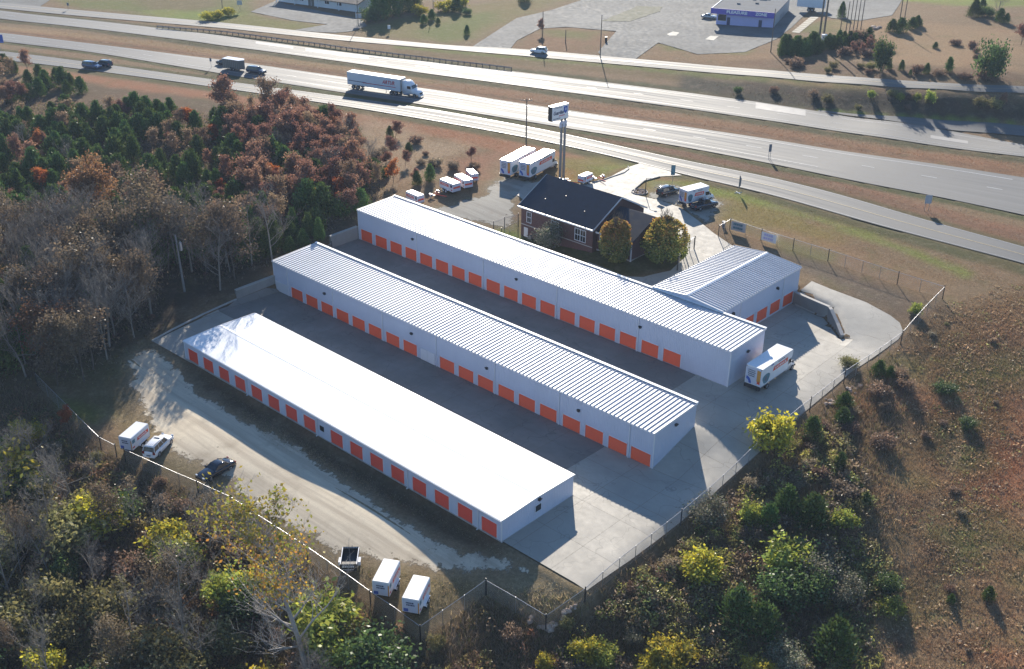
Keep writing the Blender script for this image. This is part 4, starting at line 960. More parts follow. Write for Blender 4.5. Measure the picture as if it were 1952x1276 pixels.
    if rack:
        m=MB()
        for s in (-1,1): m.tube((gr[0]+.15,s*wr*.86,hh+.1),(gr[1]-.2,s*wr*.86,hh+.1),.022,.022,5)
        m.obj('roof_rail',M['dark'],t)
        m=MB(); m.box(gr[1]-1.0,gr[1]-.35,-.38,.38,hh+.055,hh+.066); m.obj('sunroof',M['glass'],t)
        for k in range(5):
            m=MB(); y=-.5+.25*k; m.box(gr[0]+.25,gr[1]-1.1,y-.012,y+.012,hh+.05,hh+.065); m.obj('roof_groove',M['greyprint'],t)
    return t
def textlines(parent,orig,xd,ud,w,hgt,n,mat,seed=1,name='print_line'):
    """rows of short blurred print"""
    r=random.Random(seed); X=Vector(xd);U=Vector(ud);Nn=X.cross(U)
    for k in range(n):
        z=-hgt*(k+.5)/n; m=MB(); x=-w/2+r.uniform(0,w*.08); e=w/2-r.uniform(0,w*.15)
        while x<e:
            l=r.uniform(w*.08,w*.2); l=min(l,e-x)
            vs=[]
            for dx,dz in ((0,-.3),(l,-.3),(l,.3),(0,.3)):
                vs.append(Vector(orig)+X*(x+dx)+U*(z+dz*hgt/n)+Nn*.012)
            m.add(vs,[(0,1,2,3)]); x+=l+w*.035
        m.obj(name,mat,parent)
def box_truck(label,loc,rz,L=6.2,H0=1.0,H1=3.7,W=2.44,cab=True,group=None,big=True):
    """rental box truck; L is the length of the box"""
    t=thing('box_truck',label,'truck',loc,rz,group)
    x0,x1=-L/2-.7,L/2-.7
    m=MB(); m.box(x0,x1,-W/2,W/2,H0,H1-.06)
    if cab: m.prism([(x1,2.35),(x1+1.0,2.55),(x1+1.1,H1-.3),(x1+.9,H1-.06),(x1,H1-.06)],'y',-W/2+.02,W/2-.02)
    m.obj('cargo_box',M['boxwhite'],t)
    m=MB(); e=x1+(.95 if cab else 0); m.box(x0-.02,e,-W/2-.02,W/2+.02,H1-.06,H1); m.obj('roof',M['boxroof'],t)
    # rear door with print
    m=MB(); m.box(x0-.05,x0,-W/2+.12,W/2-.12,H0+.08,H1-.22); rd=m.obj('rear_door',M['white_metal'],t)
    m=MB(); m.box(x0-.07,x0-.055,-W/2+.16,-W/2+.72,H0+.7,H1-.35); m.obj('amber_panel',M['amber'],rd)
    m=MB(); m.box(x0-.07,x0-.055,-W/2+.2,-W/2+.62,H0+.35,H0+.85); m.obj('red_panel',M['stripe'],rd)
    m=MB(); arc=[(.95-.0,0)]
    pts=[]
    for k in range(9):
        a=math.pi/2*k/8; pts.append((W/2-.2-.85*math.sin(a)*.9,H0+.15+.95*math.cos(a)))
    pts2=[]
    for k in range(9):
        a=math.pi/2*k/8; pts2.append((W/2-.2-.45*math.sin(a)*.9,H0+.15+.5*math.cos(a)))
    m.add([(x0-.07,p[0],p[1]) for p in pts]+[(x0-.07,p[0],p[1]) for p in pts2],[(i,i+1,i+10,i+9) for i in range(8)]); m.obj('blue_emblem',M['blue'],rd)
    textlines(rd,(x0-.058,.28,H1-.45),(0,-1,0),(0,0,1),1.15,(H1-H0)*.42,4,M['greyprint'],3)
    m=MB(); m.box(x0-.25,x0,-W/2+.05,W/2-.05,.5,H0-.05) ; m.box(x0-.1,x1,-.45,.45,.6,H0); m.obj('bumper_step',M['dark'],t)
    # side print, both sides
    for s in (-1,1):
        y=s*(W/2+.012)
        xs_,xe=x0+L*.40,x1-.25
        m=MB(); zc=H1-1.05
        m.add([(xs_+.25,y,zc+.33),(xe,y,zc+.33),(xe,y,zc-.30),(xs_,y,zc-.30)],[(0,1,2,3)]); st=m.obj('side_stripe',M['stripe'],t)
        put_text('lettering','U-HAUL',.48,M['white_print'],st,((xs_+xe)/2+.1,y+s*.006,zc),(1*-s,0,0),(0,0,1),.01,0,(xe-xs_)*.78)
        m=MB(); c=x0+L*.17; 
        ring=[(c+L*.13*math.cos(a)*(1+.15*math.sin(3*a)),y,H0+.95+ .78*math.sin(a)*(1+.1*math.cos(2*a))) for a in [2*math.pi*i/18 for i in range(18)]]
        m.add(ring,[tuple(range(18))]); pc=m.obj('side_picture',M['teal'],t)
        m=MB(); m.add([(c-.1+.35*L*.13*math.cos(a),y+s*.006,H0+.95+.4*math.sin(a)) for a in [2*math.pi*i/12 for i in range(12)]],[tuple(range(12))]); m.obj('picture_detail',M['greyprint'],pc)
        m=MB(); m.box(x0+L*.32,x0+L*.42,min(y,y+s*.01),max(y,y+s*.01),H1-.35,H1-.18); m.obj('small_print',M['blue'],t)
        m=MB(); m.box(x0,x1,min(y,y+s*.02),max(y,y+s*.02),H0-.02,H0+.07); m.obj('side_rail',M['steel'],t)
        textlines(t,(x0+L*.72,y,H1-.28),(-s,0,0),(0,0,1),L*.3,.22,1,M['greyprint'],5)
    if cab:
        cx=x1+.12
        secs=[]
        for x,z0,z1,w in ((cx-.1,.55,2.28,1.0),(cx+.9,.5,2.3,1.0),(cx+1.15,.5,2.2,.98),(cx+1.65,.5,1.42,.97),(cx+2.3,.5,1.25,.93),(cx+2.5,.55,1.1,.88)):
            secs.append([(x,-w,z0),(x,-w*1.02,(z0+z1)/2),(x,-w*.84,z1-.05),(x,-w*.7,z1),(x,w*.7,z1),(x,w*.84,z1-.05),(x,w*1.02,(z0+z1)/2),(x,w,z0)])
        cb_=loft(secs,M['body_white'],'cab',t)
        m=MB(); m.add([(cx+1.14,-.82,2.14),(cx+1.14,.82,2.14),(cx+1.66,.88,1.46),(cx+1.66,-.88,1.46)],[(0,1,2,3)]); m.v=[(v[0]+.03,v[1],v[2]+.03) for v in m.v]; m.obj('windscreen',M['glass'],cb_)
        for s in (-1,1):
            m=MB(); m.add([(cx+.2,s*1.0,1.5),(cx+1.3,s*1.0,1.5),(cx+1.0,s*.9,2.12),(cx+.2,s*.9,2.12)],[(0,1,2,3)]); m.v=[(v[0],v[1]+s*.03,v[2]) for v in m.v]; m.obj('side_window',M['glass'],cb_)
            m=MB(); m.box(cx+1.25,cx+1.33,s*1.1,s*1.3,1.45,1.85); m.tube((cx+1.3,s*.98,1.5),(cx+1.3,s*1.15,1.5),.02); m.obj('mirror',M['dark'],cb_)
            m=MB(); m.box(cx+2.42,cx+2.53,s*.5,s*.82,.8,1.02); m.obj('headlight',M['head'],cb_)
        m=MB(); m.box(cx+2.42,cx+2.56,-.45,.45,.75,1.05); m.obj('grille',M['dark'],cb_)
        m=MB(); m.box(cx+2.45,cx+2.66,-.98,.98,.42,.66); m.obj('front_bumper',M['dark'],t)
        wx=(x0+L*.27,cx+1.7)
    else: wx=(x0+L*.25,x0+L*.38)
    for x in wx:
        for s in (-1,1): wheel(t,x,s*(W/2-.2 if x<x1 else .88),.42,.34,M['steel'],s)
    for s in (-1,1):
        m=MB(); m.box(x0-.06,x0-.03,s*(W/2-.1)-.05,s*(W/2-.1)+.05,H1-.2,H1-.1); m.obj('marker_light',M['tail'],t)
    return t
def cargo_trailer(label,loc,rz,L=3.7,W=1.85,H0=.55,H1=2.35,group='orange striped cargo trailers',two=True,rearprint=True):
    t=thing('cargo_trailer',label,'trailer',loc,rz,group); x0,x1=-L/2,L/2
    m=MB(); m.prism([(-W/2,H0),(W/2,H0),(W/2,H1-.12),(W/2-.08,H1-.03),(-W/2+.08,H1-.03),(-W/2,H1-.12)],'x',x0,x1); m.obj('box',M['boxwhite'],t)
    m=MB(); m.prism([(-W/2+.02,H1-.05),(W/2-.02,H1-.05),(W/2-.1,H1),(-W/2+.1,H1)],'x',x0-.01,x1+.01); m.obj('roof',M['boxroof'],t)
    m=MB(); m.box(x0-.03,x0,-W/2+.1,W/2-.1,H0+.06,H1-.2); rd=m.obj('rear_door',M['white_metal'],t)
    if rearprint:
        textlines(rd,(x0-.035,0,H1-.42),(0,-1,0),(0,0,1),W*.55,.55,2,M['navy'],8)
        m=MB(); m.box(x0-.045,x0-.035,W/2-.65,W/2-.15,H0+.1,H0+.5); m.obj('blue_emblem',M['blue'],rd)
        m=MB(); m.box(x0-.045,x0-.035,-W/2+.02,-W/2+.14,H0+.05,H1-.4); m.obj('amber_panel',M['amber'],rd)
    else:
        m=MB(); m.box(x0-.045,x0-.03,-W/2+.15,W/2-.15,H1-1.0,H1-.68); s_=m.obj('rear_stripe',M['stripe'],rd)
    for s in (-1,1):
        y=s*(W/2+.012); zc=H0+(H1-H0)*.58
        m=MB(); a,b=x0+L*.30,x1-L*.06; m.add([(a,y,zc-.22),(b,y,zc-.22),(b,y,zc+.22),(a+.1,y,zc+.22)],[(0,1,2,3)]); st=m.obj('side_stripe',M['stripe'],t)
        put_text('lettering','U-HAUL',.32,M['white_print'],st,((a+b)/2,y+s*.006,zc),(-s,0,0),(0,0,1),.008,0,(b-a)*.72)
        m=MB(); m.box(x0+.12,x0+L*.18,min(y,y+s*.008),max(y,y+s*.008),zc-.15,zc+.35); m.obj('side_picture',M['teal'] if rearprint else M['navy'],t)
        m=MB(); m.box(x0+.1,x0+.5,min(y,y+s*.008),max(y,y+s*.008),H0+.25,H0+.45); m.obj('small_print',M['red'],t)
        wxs=(-.15,.65) if two else (0,)
        for x in wxs:
            wheel(t,x,s*(W/2+.12),.31,.2,M['body_white'],s)
        m=MB(); a,b=wxs[0]-.45,wxs[-1]+.45; m.prism([(a,.55),(a+.2,.78),(b-.2,.78),(b,.55),(b,.6),(b-.17,.82),(a+.17,.82),(a,.6)],'y',min(s*(W/2),s*(W/2+.28)),max(s*(W/2),s*(W/2+.28))); m.obj('fender',M['body_white'],t)
    m=MB(); m.tube((x1,-.5,.5),(x1+1.15,0,.5),.05); m.tube((x1,.5,.5),(x1+1.15,0,.5),.05); m.tube((x1+1.0,0,.5),(x1+1.4,0,.5),.06); m.tube((x1+.95,0,.0),(x1+.95,0,.75),.035); m.obj('drawbar',M['dark'],t)
    m=MB(); m.box(x0,x1,-W/2+.05,W/2-.05,H0-.12,H0); m.obj('underframe',M['dark'],t)
    return t
def roofplace(RL,RR,FL,h,zextra=0):
    g=G(*RL); z=g.z
    for _ in range(4):
        a=at_z(*RL,z+h);b=at_z(*RR,z+h);c=at_z(*FL,z+h); mid=(a+b)/2; z=H(mid.x,mid.y)+zextra
    d=(c-a); rz=math.atan2(d.y,d.x); return mid,Vector((math.cos(rz),math.sin(rz),0)),rz,(c-a).length,(b-a).length
def place_box(fn,label,RL,RR,FL,h,L,off=0,**k):
    mid,d,rz,l,w_=roofplace(RL,RR,FL,h,.06); c=mid+d*(L/2+off); z=H(c.x,c.y)+.06
    return fn(label,(c.x,c.y,z),rz,L=L,**k)
TG1='rental box trucks parked on the site'
place_box(box_truck,'long white rental box truck parked beside the right end wall of the far row',(1422.3,695.9),(1455.2,705.3),(1484.2,654.9),3.7,7.0,.7,group=TG1)
place_box(box_truck,'long white rental truck left of its twin on the gravel lot',(954,303.4),(973.4,309.1),(1004.6,276.8),3.8,8.6,.7,group=TG1,H1=3.8)
place_box(box_truck,'long white rental truck standing right beside the tall sign posts',(990.6,307.3),(1009.6,313),(1042,281),3.8,8.6,.7,group=TG1,H1=3.8)
place_box(box_truck,'short white rental truck with a cab parked beside the dark cars',(1293.5,359.4),(1313,365.1),(1328.4,350.7),3.2,4.3,.7,group=TG1,H1=3.25,H0=.85,W=2.2)
CT='orange striped cargo trailers'
place_box(cargo_trailer,'white cargo trailer beside the white SUV at the lower left fence',(224.1,835.1),(251.5,839),(255,809.2),2.35,3.7,group=CT)
place_box(cargo_trailer,'white cargo trailer left of the one at the fence corner',(708.2,1113.2),(742.8,1117),(728.5,1074.3),2.35,3.7,group=CT)
place_box(cargo_trailer,'white cargo trailer standing nearest the fence corner at the bottom',(765.3,1145),(799.8,1150),(785.6,1104.4),2.35,3.7,group=CT)
def quadplace(fn,label,A,B,C,h,**k):
    """A-B rear edge, C front beyond A"""
    mid,d,rz,l,w_=roofplace(A,B,C,h,.06); L=k.pop('L',l); c=mid+d*(L/2); z=H(c.x,c.y)+.06
    return fn(label,(c.x,c.y,z),rz,L=L,**k)
quadplace(cargo_trailer,'white cargo trailer half hidden behind the left end of the far roof',(808.6,370.7),(795.3,374.8),(782,359.5),2.0,W=1.6,H1=2.0,L=3.4,two=False,rearprint=False,group=CT)
quadplace(cargo_trailer,'largest white cargo trailer with two axles at the front of the row of three',(876.9,347.6),(863.8,352.3),(850.7,336.9),2.1,W=1.9,H1=2.15,L=3.9,two=True,rearprint=False,group=CT)
quadplace(cargo_trailer,'middle white cargo trailer in the row of three on the gravel',(900,341.5),(886,345.8),(877.6,328.4),2.0,W=1.85,H1=2.05,L=3.9,two=True,rearprint=False,group=CT)
quadplace(cargo_trailer,'small white cargo trailer at the far end of the row of three',(911,330),(898.4,333.5),(900,320),1.9,W=1.55,H1=1.95,L=2.9,two=False,rearprint=False,group=CT)
quadplace(cargo_trailer,'small white cargo trailer at the foot of the tall sign',(1053.6,346),(1066,349.5),(1067.4,338.4),1.8,W=1.55,H1=1.8,L=2.5,two=False,rearprint=False,group=CT)
quadplace(cargo_trailer,'small white cargo trailer on the drive below the grass island',(1102.4,334.3),(1112.7,337.4),(1120,327),1.8,W=1.5,H1=1.8,L=2.8,two=False,rearprint=False,group=CT)
# tow dollies and utility trailer
def dolly(label,u,v,rz):
    g=G(u,v); t=thing('tow_dolly',label,'tow dolly',(g.x,g.y,g.z+.06),rz,'low tow dollies beside the cargo trailers')
    m=MB(); m.tube((-.6,-1.0,.35),(-.6,1.0,.35),.06); m.tube((-.6,0,.35),(2.2,0,.4),.07); m.box(-1.0,.1,-1.0,-.6,.38,.46); m.box(-1.0,.1,.6,1.0,.38,.46); m.obj('frame',M['stripe'],t)
    for s in (-1,1):
        wheel(t,-.6,s*1.1,.3,.2,M['body_white'],s); m=MB(); m.prism([(-1.1,.4),(-.9,.68),(-.3,.68),(-.1,.4),(-.1,.46),(-.27,.73),(-.93,.73),(-1.1,.46)],'y',min(s*.98,s*1.24),max(s*.98,s*1.24)); m.obj('fender',M['body_white'],t)
    return t
dolly('low tow dolly with white fenders left of the row of three trailers',833,375,R(10)); dolly('low tow dolly with white fenders on the drive near the sign',1086,352,R(40)); dolly('low red tow dolly at the kerb beside the grass island',1143,344,R(-20))
def utility():
    a=G(652,1108);b=G(678,1108);c=G(662,1078); mid,d,rz,l,w_=roofplace((651.5,1083),(677.5,1083),(655,1060.5),1.0,.05)
    L=3.0;W=1.75; cc=mid+d*(L/2); t=thing('utility_trailer','black open utility trailer with white lettering and white fenders by the lower fence','trailer',(cc.x,cc.y,H(cc.x,cc.y)+.03),rz)
    m=MB(); m.box(-L/2,L/2,-W/2,W/2,.5,.58); m.obj('deck',M['dark'],t)
    for s in (-1,1):
        m=MB(); m.box(-L/2,L/2,s*W/2-.03,s*W/2+.03,.58,.62); m.box(-L/2,L/2,s*W/2-.03,s*W/2+.03,1.12,1.18)
        for k in range(6): x=-L/2+L*k/5; m.box(x-.03,x+.03,s*W/2-.03,s*W/2+.03,.58,1.12)
        m.box(-L/2,L/2,s*W/2-.012,s*W/2+.012,.62,1.12); m.obj('side_rail',M['dark'],t)
        m=MB(); m.box(-L/2,L/2,s*W/2-.04,s*W/2+.04,1.183,1.22); m.obj('top_rail',M['body_white'],t)
        wheel(t,-.2,s*(W/2+.16),.32,.2,M['body_white'],s); m=MB(); m.prism([(-.75,.45),(-.6,.78),(.2,.78),(.4,.45),(.4,.5),(.24,.84),(-.64,.84),(-.75,.5)],'y',min(s*(W/2+.03),s*(W/2+.32)),max(s*(W/2+.03),s*(W/2+.32))); m.obj('fender',M['body_white'],t)
    m=MB(); m.box(L/2,L/2+.05,-W/2,W/2,.5,1.25); fp=m.obj('front_panel',M['dark'],t)
    textlines(fp,(L/2-.02,0,1.22),(0,-1,0),(0,0,1),W*.85,.16,1,M['white_print'],4)
    m=MB(); m.box(-L/2-.06,-L/2,-W/2,W/2,.42,1.3); tg=m.obj('tailgate',M['dark'],t)
    textlines(tg,(-L/2-.065,0,1.28),(0,-1,0),(0,0,1),W*.8,.16,1,M['white_print'],11); textlines(tg,(-L/2-.065,0,1.10),(0,-1,0),(0,0,1),W*.85,.30,1,M['white_print'],12); textlines(tg,(-L/2-.065,0,.62),(0,-1,0),(0,0,1),W*.8,.14,1,M['white_print'],13)
    m=MB(); m.tube((L/2,-.4,.5),(L/2+1.2,0,.5),.045); m.tube((L/2,.4,.5),(L/2+1.2,0,.5),.045); m.obj('drawbar',M['dark'],t)
utility()
def carplace(fn_kind,name,label,cat,paint,rear,front,L,group=None,**k):
    a=G(*rear);b=G(*front); c=(a+b)/2; d=b-a; rz=math.atan2(d.y,d.x); return car(name,label,cat,fn_kind,paint,(c.x,c.y,H(c.x,c.y)+.07),rz,group,L=L,**k)
carplace('suv','parked_suv','white SUV with a sunroof parked beside a cargo trailer on the gravel','SUV',M['body_white'],(290,876),(317,842),4.75,rack=True)
carplace('sedan','parked_sedan','glossy black sedan parked alone on the gravel near the fence','car',M['car_black'],(437,886),(388,922),4.9)
carplace('suv','parked_suv','dark SUV with its tailgate raised beside the short rental truck','SUV',M['car_black'],(1262,375),(1284,368),4.7)
m=MB(); m.box(-.04,.04,-.7,.7,0,1.0); 
hatch=[o for o in bpy.data.objects if o.get('label','').startswith('dark SUV with its')][0]; m.v=[(-2.35-.75*(v[2]),v[1],1.72+.18*v[2]+v[0]) for v in m.v]; m.obj('tailgate',M['car_black'],hatch)
carplace('pickup','parked_pickup','dark blue pickup parked in the shadow below the short rental truck','pickup truck',M['car_navy'],(1327,401),(1356,394),5.3)
def roadpos(E,u,s,zoff=.1):
    """point on a road at photo column u and fraction s across, with heading to the right"""
    A=E[0]*(1-s)+E[1]*s
    def col(p): 
        q=Vector((p[0],p[1],H(p[0],p[1])))-CAM; return 976+FPX*q.dot(RT)/q.dot(FW)
    lo,hi=2,len(A)-3
    while hi-lo>1:
        m_=(lo+hi)//2
        if col(A[m_])<u: lo=m_
        else: hi=m_
    ca,cb=col(A[lo]),col(A[hi]); f=(u-ca)/(cb-ca); p=A[lo]*(1-f)+A[hi]*f; d=A[hi]-A[lo]
    return (float(p[0]),float(p[1]),H(p[0],p[1])+zoff),math.atan2(d[1],d[0])
def roadcar(E,u,s,rev,kind,name,label,cat,paint,L,**k):
    loc,rz=roadpos(E,u,s); return car(name,label,cat,kind,paint,loc,rz+(math.pi if rev else 0),L=L,**k)
HG_='vehicles driving on the roads'
roadcar(e1,176,.72,0,'suv','driving_suv','pale blue pickup heading right on the near service road','pickup truck',M['car_blue'],5.2,group=HG_)
roadcar(e1,198,.28,1,'suv','driving_suv','dark SUV just passing the pale blue pickup on the service road','SUV',M['car_navy'],4.8,group=HG_)
roadcar(e2,489,.62,0,'suv','driving_suv','dark SUV towing the brown and white trailer','SUV',M['car_navy'],5.2,group=HG_)
roadcar(e2,429,.38,0,'sedan','driving_car','dark car half hidden behind the brown and white trailer','car',M['car_black'],4.6,group=HG_)
roadcar(e4,1027,.4,1,'suv','driving_suv','white hatchback SUV driving left on the far service road','SUV',M['body_white'],4.5,group=HG_)
g=G(1352,36); d_=Vector((math.cos(R(17)),math.sin(R(17)),0)); car('parked_sedan','silver sedan parked left of the purple fronted shop','car','sedan',M['car_silver'],(g.x,g.y,g.z+.1),R(17),L=4.8)
def enclosed_trailer():
    loc,rz=roadpos(e2,449,.60); t=thing('enclosed_trailer','brown sided trailer with a white roof towed along the highway','trailer',loc,rz)
    L,W=6.2,2.4
    m=MB(); m.add([(-L/2,-W/2),(L/2-.9,-W/2),(L/2,0),(L/2-.9,W/2),(-L/2,W/2)],[]) if False else m.prism([(-L/2,-W/2),(L/2-.9,-W/2),(L/2,0),(L/2-.9,W/2),(-L/2,W/2)],'z',.5,2.75); m.obj('box',M['brown_side'],t)
    m=MB(); m.prism([(-L/2-.02,-W/2-.02),(L/2-.9,-W/2-.02),(L/2+.02,0),(L/2-.9,W/2+.02),(-L/2-.02,W/2+.02)],'z',2.75,2.82); m.obj('roof',M['boxroof'],t)
    for k in range(9): 
        x=-L/2+.35+k*.6; m=MB(); m.box(x-.02,x+.02,-W/2-.02,-W/2,.55,2.7); m.obj('side_batten',M['steel'],t)
    for s in (-1,1):
        for x in (-.5,.35): wheel(t,x,s*(W/2-.05),.36,.2,M['steel'],s)
        m=MB(); m.box(-1.0,.85,min(s*W/2,s*(W/2+.2)),max(s*W/2,s*(W/2+.2)),.75,.8); m.obj('fender',M['dark'],t)
    m=MB(); m.tube((L/2-.2,-.4,.5),(L/2+1.3,0,.5),.05); m.tube((L/2-.2,.4,.5),(L/2+1.3,0,.5),.05); m.obj('drawbar',M['dark'],t)
enclosed_trailer()
def semi():
    loc,rz=roadpos(e2,728,.60); t=thing('tractor_trailer','white tractor and long white box trailer with a red and blue stripe on the highway','truck',loc,rz)
    L=15.2;W=2.55;x0=-L/2-1.5;x1=x0+L; z0,z1=1.15,4.05
    m=MB(); m.box(x0,x1,-W/2,W/2,z0,z1-.04); tr=m.obj('trailer_box',M['boxwhite'],t)
    m=MB(); m.box(x0-.02,x1+.02,-W/2-.02,W/2+.02,z1-.04,z1+.02); m.obj('trailer_roof',M['boxroof'],t)
    m=MB(); m.box(x1,x1+.03,-W/2+.05,W/2-.05,z0+.1,z1-.15); m.obj('trailer_nose',M['pz_side'],t)
    for s in (-1,1):
        y=s*(W/2+.012)
        m=MB(); m.add([(x0+.2,y,1.95),(x0+5.5,y,1.95),(x0+5.5,y,2.12),(x0+.2,y,2.12)],[(0,1,2,3)]); m.obj('side_stripe',M['navy'],t)
        m=MB(); m.add([(x0+4.5,y+s*.004,1.86),(x1-1.3,y+s*.004,1.86),(x1-1.3,y+s*.004,2.02),(x0+4.5,y+s*.004,2.02)],[(0,1,2,3)]); m.obj('side_stripe',M['red'],t)
        put_text('lettering','ARTUR',1.25,M['red'],t,(x1-3.3,y+s*.006,2.85),(-s,0,0),(0,0,1),.03,.3*1,3.5)
        for k in range(24):
            x=x0+.3+k*.62; m=MB(); m.box(x-.015,x+.015,min(y,y-s*.0)-.006,max(y,y)+.006,z0+.05,z1-.2)
            m.obj('side_rib',M['boxwhite'],tr)
        m=MB(); m.box(x0,x1,s*W/2-.05,s*W/2+.05,z0-.1,z0); m.obj('bottom_rail',M['steel'],t)
        for x in (x0+1.6,x0+2.9,x1-2.6,x1-1.3): wheel(t,x,s*(W/2-.28),.5,.5,M['steel'],s)
        m=MB(); m.tube((x1-4.3,s*.8,.3),(x1-4.3,s*.8,z0),.06); m.box(x1-4.45,x1-4.15,s*.8-.15,s*.8+.15,.25,.3); m.obj('landing_leg',M['steel'],t)
    m=MB(); m.box(x0+.8,x0+3.6,-.5,.5,.7,z0-.1); m.box(x0-.02,x0+.06,-1.1,1.1,.5,.6); m.box(x0,x0+.05,-.6,-.55,.6,z0); m.box(x0,x0+.05,.55,.6,.6,z0); m.obj('bogie_frame',M['dark'],t)
    cx=x1+.55
    secs=[]
    for x,a,b,w in ((cx-.1,.9,3.75,1.15),(cx+1.0,.85,3.85,1.18),(cx+1.7,.8,3.6,1.15),(cx+2.35,.8,2.9,1.12),(cx+2.75,.75,2.05,1.08),(cx+3.6,.7,1.8,1.0),(cx+4.3,.65,1.5,.92),(cx+4.5,.65,1.2,.85)):
        secs.append([(x,-w,a),(x,-w*1.03,(a+b)/2),(x,-w*.9,b-.12),(x,-w*.65,b),(x,w*.65,b),(x,w*.9,b-.12),(x,w*1.03,(a+b)/2),(x,w,a)])
    cb_=loft(secs,M['body_white'],'cab',t)
    m=MB(); m.add([(cx+2.36,-1.0,2.8),(cx+2.36,1.0,2.8),(cx+2.76,1.0,2.12),(cx+2.76,-1.0,2.12)],[(0,1,2,3)]); m.v=[(v[0]+.05,v[1],v[2]+.03) for v in m.v]; m.obj('windscreen',M['glass'],cb_)
    for s in (-1,1):
        m=MB(); m.add([(cx+1.35,s*1.2,2.05),(cx+2.5,s*1.18,2.05),(cx+2.25,s*1.13,2.7),(cx+1.35,s*1.15,2.7)],[(0,1,2,3)]); m.v=[(v[0],v[1]+s*.03,v[2]) for v in m.v]; m.obj('side_window',M['glass'],cb_)
        m=MB(); m.box(cx+2.5,cx+2.6,s*1.25,s*1.45,2.0,2.7); m.tube((cx+2.5,s*1.1,2.5),(cx+2.55,s*1.3,2.5),.03); m.obj('mirror',M['body_white'],cb_)
        m=MB(); m.box(cx+4.3,cx+4.5,s*.55,s*.88,.95,1.25); m.obj('headlight',M['head'],cb_); wheel(t,cx+3.3,s*1.0,.5,.32,M['chrome'],s)
        m=MB(); m.tube((cx+.3,s*1.15,.7),(cx+1.9,s*1.15,.7),.3,.3,10); m.obj('fuel_tank',M['steel'],t)
    m=MB(); m.box(cx+4.4,cx+4.62,-1.1,1.1,.4,.75); m.obj('front_bumper',M['body_white'],t)
    m=MB(); m.box(cx+4.42,cx+4.53,-.5,.5,.8,1.25); m.obj('grille',M['dark'],cb_)
    m=MB(); m.box(x1-3.2,cx+4.2,-.4,.4,.55,.85); m.obj('chassis',M['dark'],t)
semi()
def parked_semitrailer():
    g=G(1545,22); t=thing('box_trailer','white box trailer parked behind the purple fronted shop','trailer',(g.x,g.y,g.z+.1),R(20)); 
    m=MB(); m.box(-4.2,4.2,-1.25,1.25,1.3,4.2); m.obj('box',M['boxwhite'],t)
    m=MB(); m.box(-.9,.9,-1.1,1.1,.5,1.3); m.obj('bogie',M['dark'],t)
    for s in (-1,1):
        for x in (-.5,.6): wheel(t,x,s*1.0,.5,.4,M['steel'],s)
parked_semitrailer()
# ---------------------------------------------------------------- pylon sign
def pylon():
    g=G(1070,340); z=g.z
    # panel: direction fitted to the photographed face
    zt=z+14.4+0; a=at_z(1040+360/21.27,185+460/21.27,z+14.6); b=at_z(1040+1035/21.27,185+290/21.27,z+14.6)
    d=Vector((.30,1,0)).normalized()
    d=Vector((b.x-a.x,b.y-a.y,0)).normalized(); Wd=min((b-a).length,6.2)
    n_=Vector((d.y,-d.x,0)); t=thing('pylon_sign','tall two posted roadside sign with a white lettered panel beside the drive','sign',(g.x,g.y,z),math.atan2(d.y,d.x))
    # local: x along the panel, -y faces the camera; panel centre over the posts
    inv=Matrix.Rotation(-math.atan2(d.y,d.x),3,'Z')
    pa=inv@(Vector((a.x,a.y,0))-Vector((g.x,g.y,0))); x0=pa.x; x1=x0+Wd; yf=-.35
    ztop=14.6; zbot=ztop-2.75
    m=MB(); m.box(x0,x1,-.35,.65,zbot,ztop); bx=m.obj('cabinet',M['dark'],t)
    m=MB(); m.box(x0+.06,x1-.06,-.38,-.35,zbot+.06,ztop-.06); face=m.obj('face',M['white_print'],t)
    m=MB(); m.box(x0-.03,x1+.03,-.4,.68,ztop,ztop+.06); m.obj('cap',M['boxroof'],t)
    put_text('lettering','Guardian',.95,M['navy'],face,((x0+x1)/2-.45,-.395,zbot+1.42),(1,0,0),(0,0,1),.02,.2,Wd*.62)
    m=MB(); sx=x1-.75; m.add([(sx-.55,-.395,zbot+2.4),(sx+.45,-.395,zbot+2.4),(sx+.45,-.395,zbot+1.5),(sx-.05,-.395,zbot+1.0),(sx-.55,-.395,zbot+1.5)],[(0,4,3,2,1)]); sh=m.obj('shield_emblem',M['blue'],face)
    m=MB(); m.add([(sx-.2,-.405,zbot+2.1),(sx-.08,-.405,zbot+2.1),(sx-.08,-.405,zbot+1.6),(sx-.2,-.405,zbot+1.6)],[(0,3,2,1)]); m.add([(sx+.02,-.405,zbot+2.1),(sx+.14,-.405,zbot+2.1),(sx+.14,-.405,zbot+1.6),(sx+.02,-.405,zbot+1.6)],[(0,3,2,1)]); m.obj('emblem_bar',M['white_print'],sh)
    textlines(face,((x0+x1)/2+.5,-.385,zbot+.95),(1,0,0),(0,0,1),Wd*.42,.3,1,M['red'],6)
    textlines(face,((x0+x1)/2-.6,-.385,zbot+2.5),(1,0,0),(0,0,1),Wd*.5,.25,1,M['steel'],7)
    textlines(face,((x0+x1)/2-.9,-.385,zbot+.5),(1,0,0),(0,0,1),Wd*.5,.28,1,M['greyprint'],9)
    for px in (1061.5,1073.5):
        q=at_z(px,338,z); l=inv@(q-Vector((g.x,g.y,z))); l.y=.15
        m=MB(); m.tube((l.x,.15,-.3),(l.x,.15,zbot),.26,.22,12); m.obj('post',M['polegrey'],t)
    m=MB(); m.box(-.9,1.0,-.05,.05,zbot-1.7,zbot-.5); m.box(-.85,.95,-.1,-.05,zbot-1.0,zbot-.55); m.obj('lower_panel',M['white_metal'],t)
pylon()
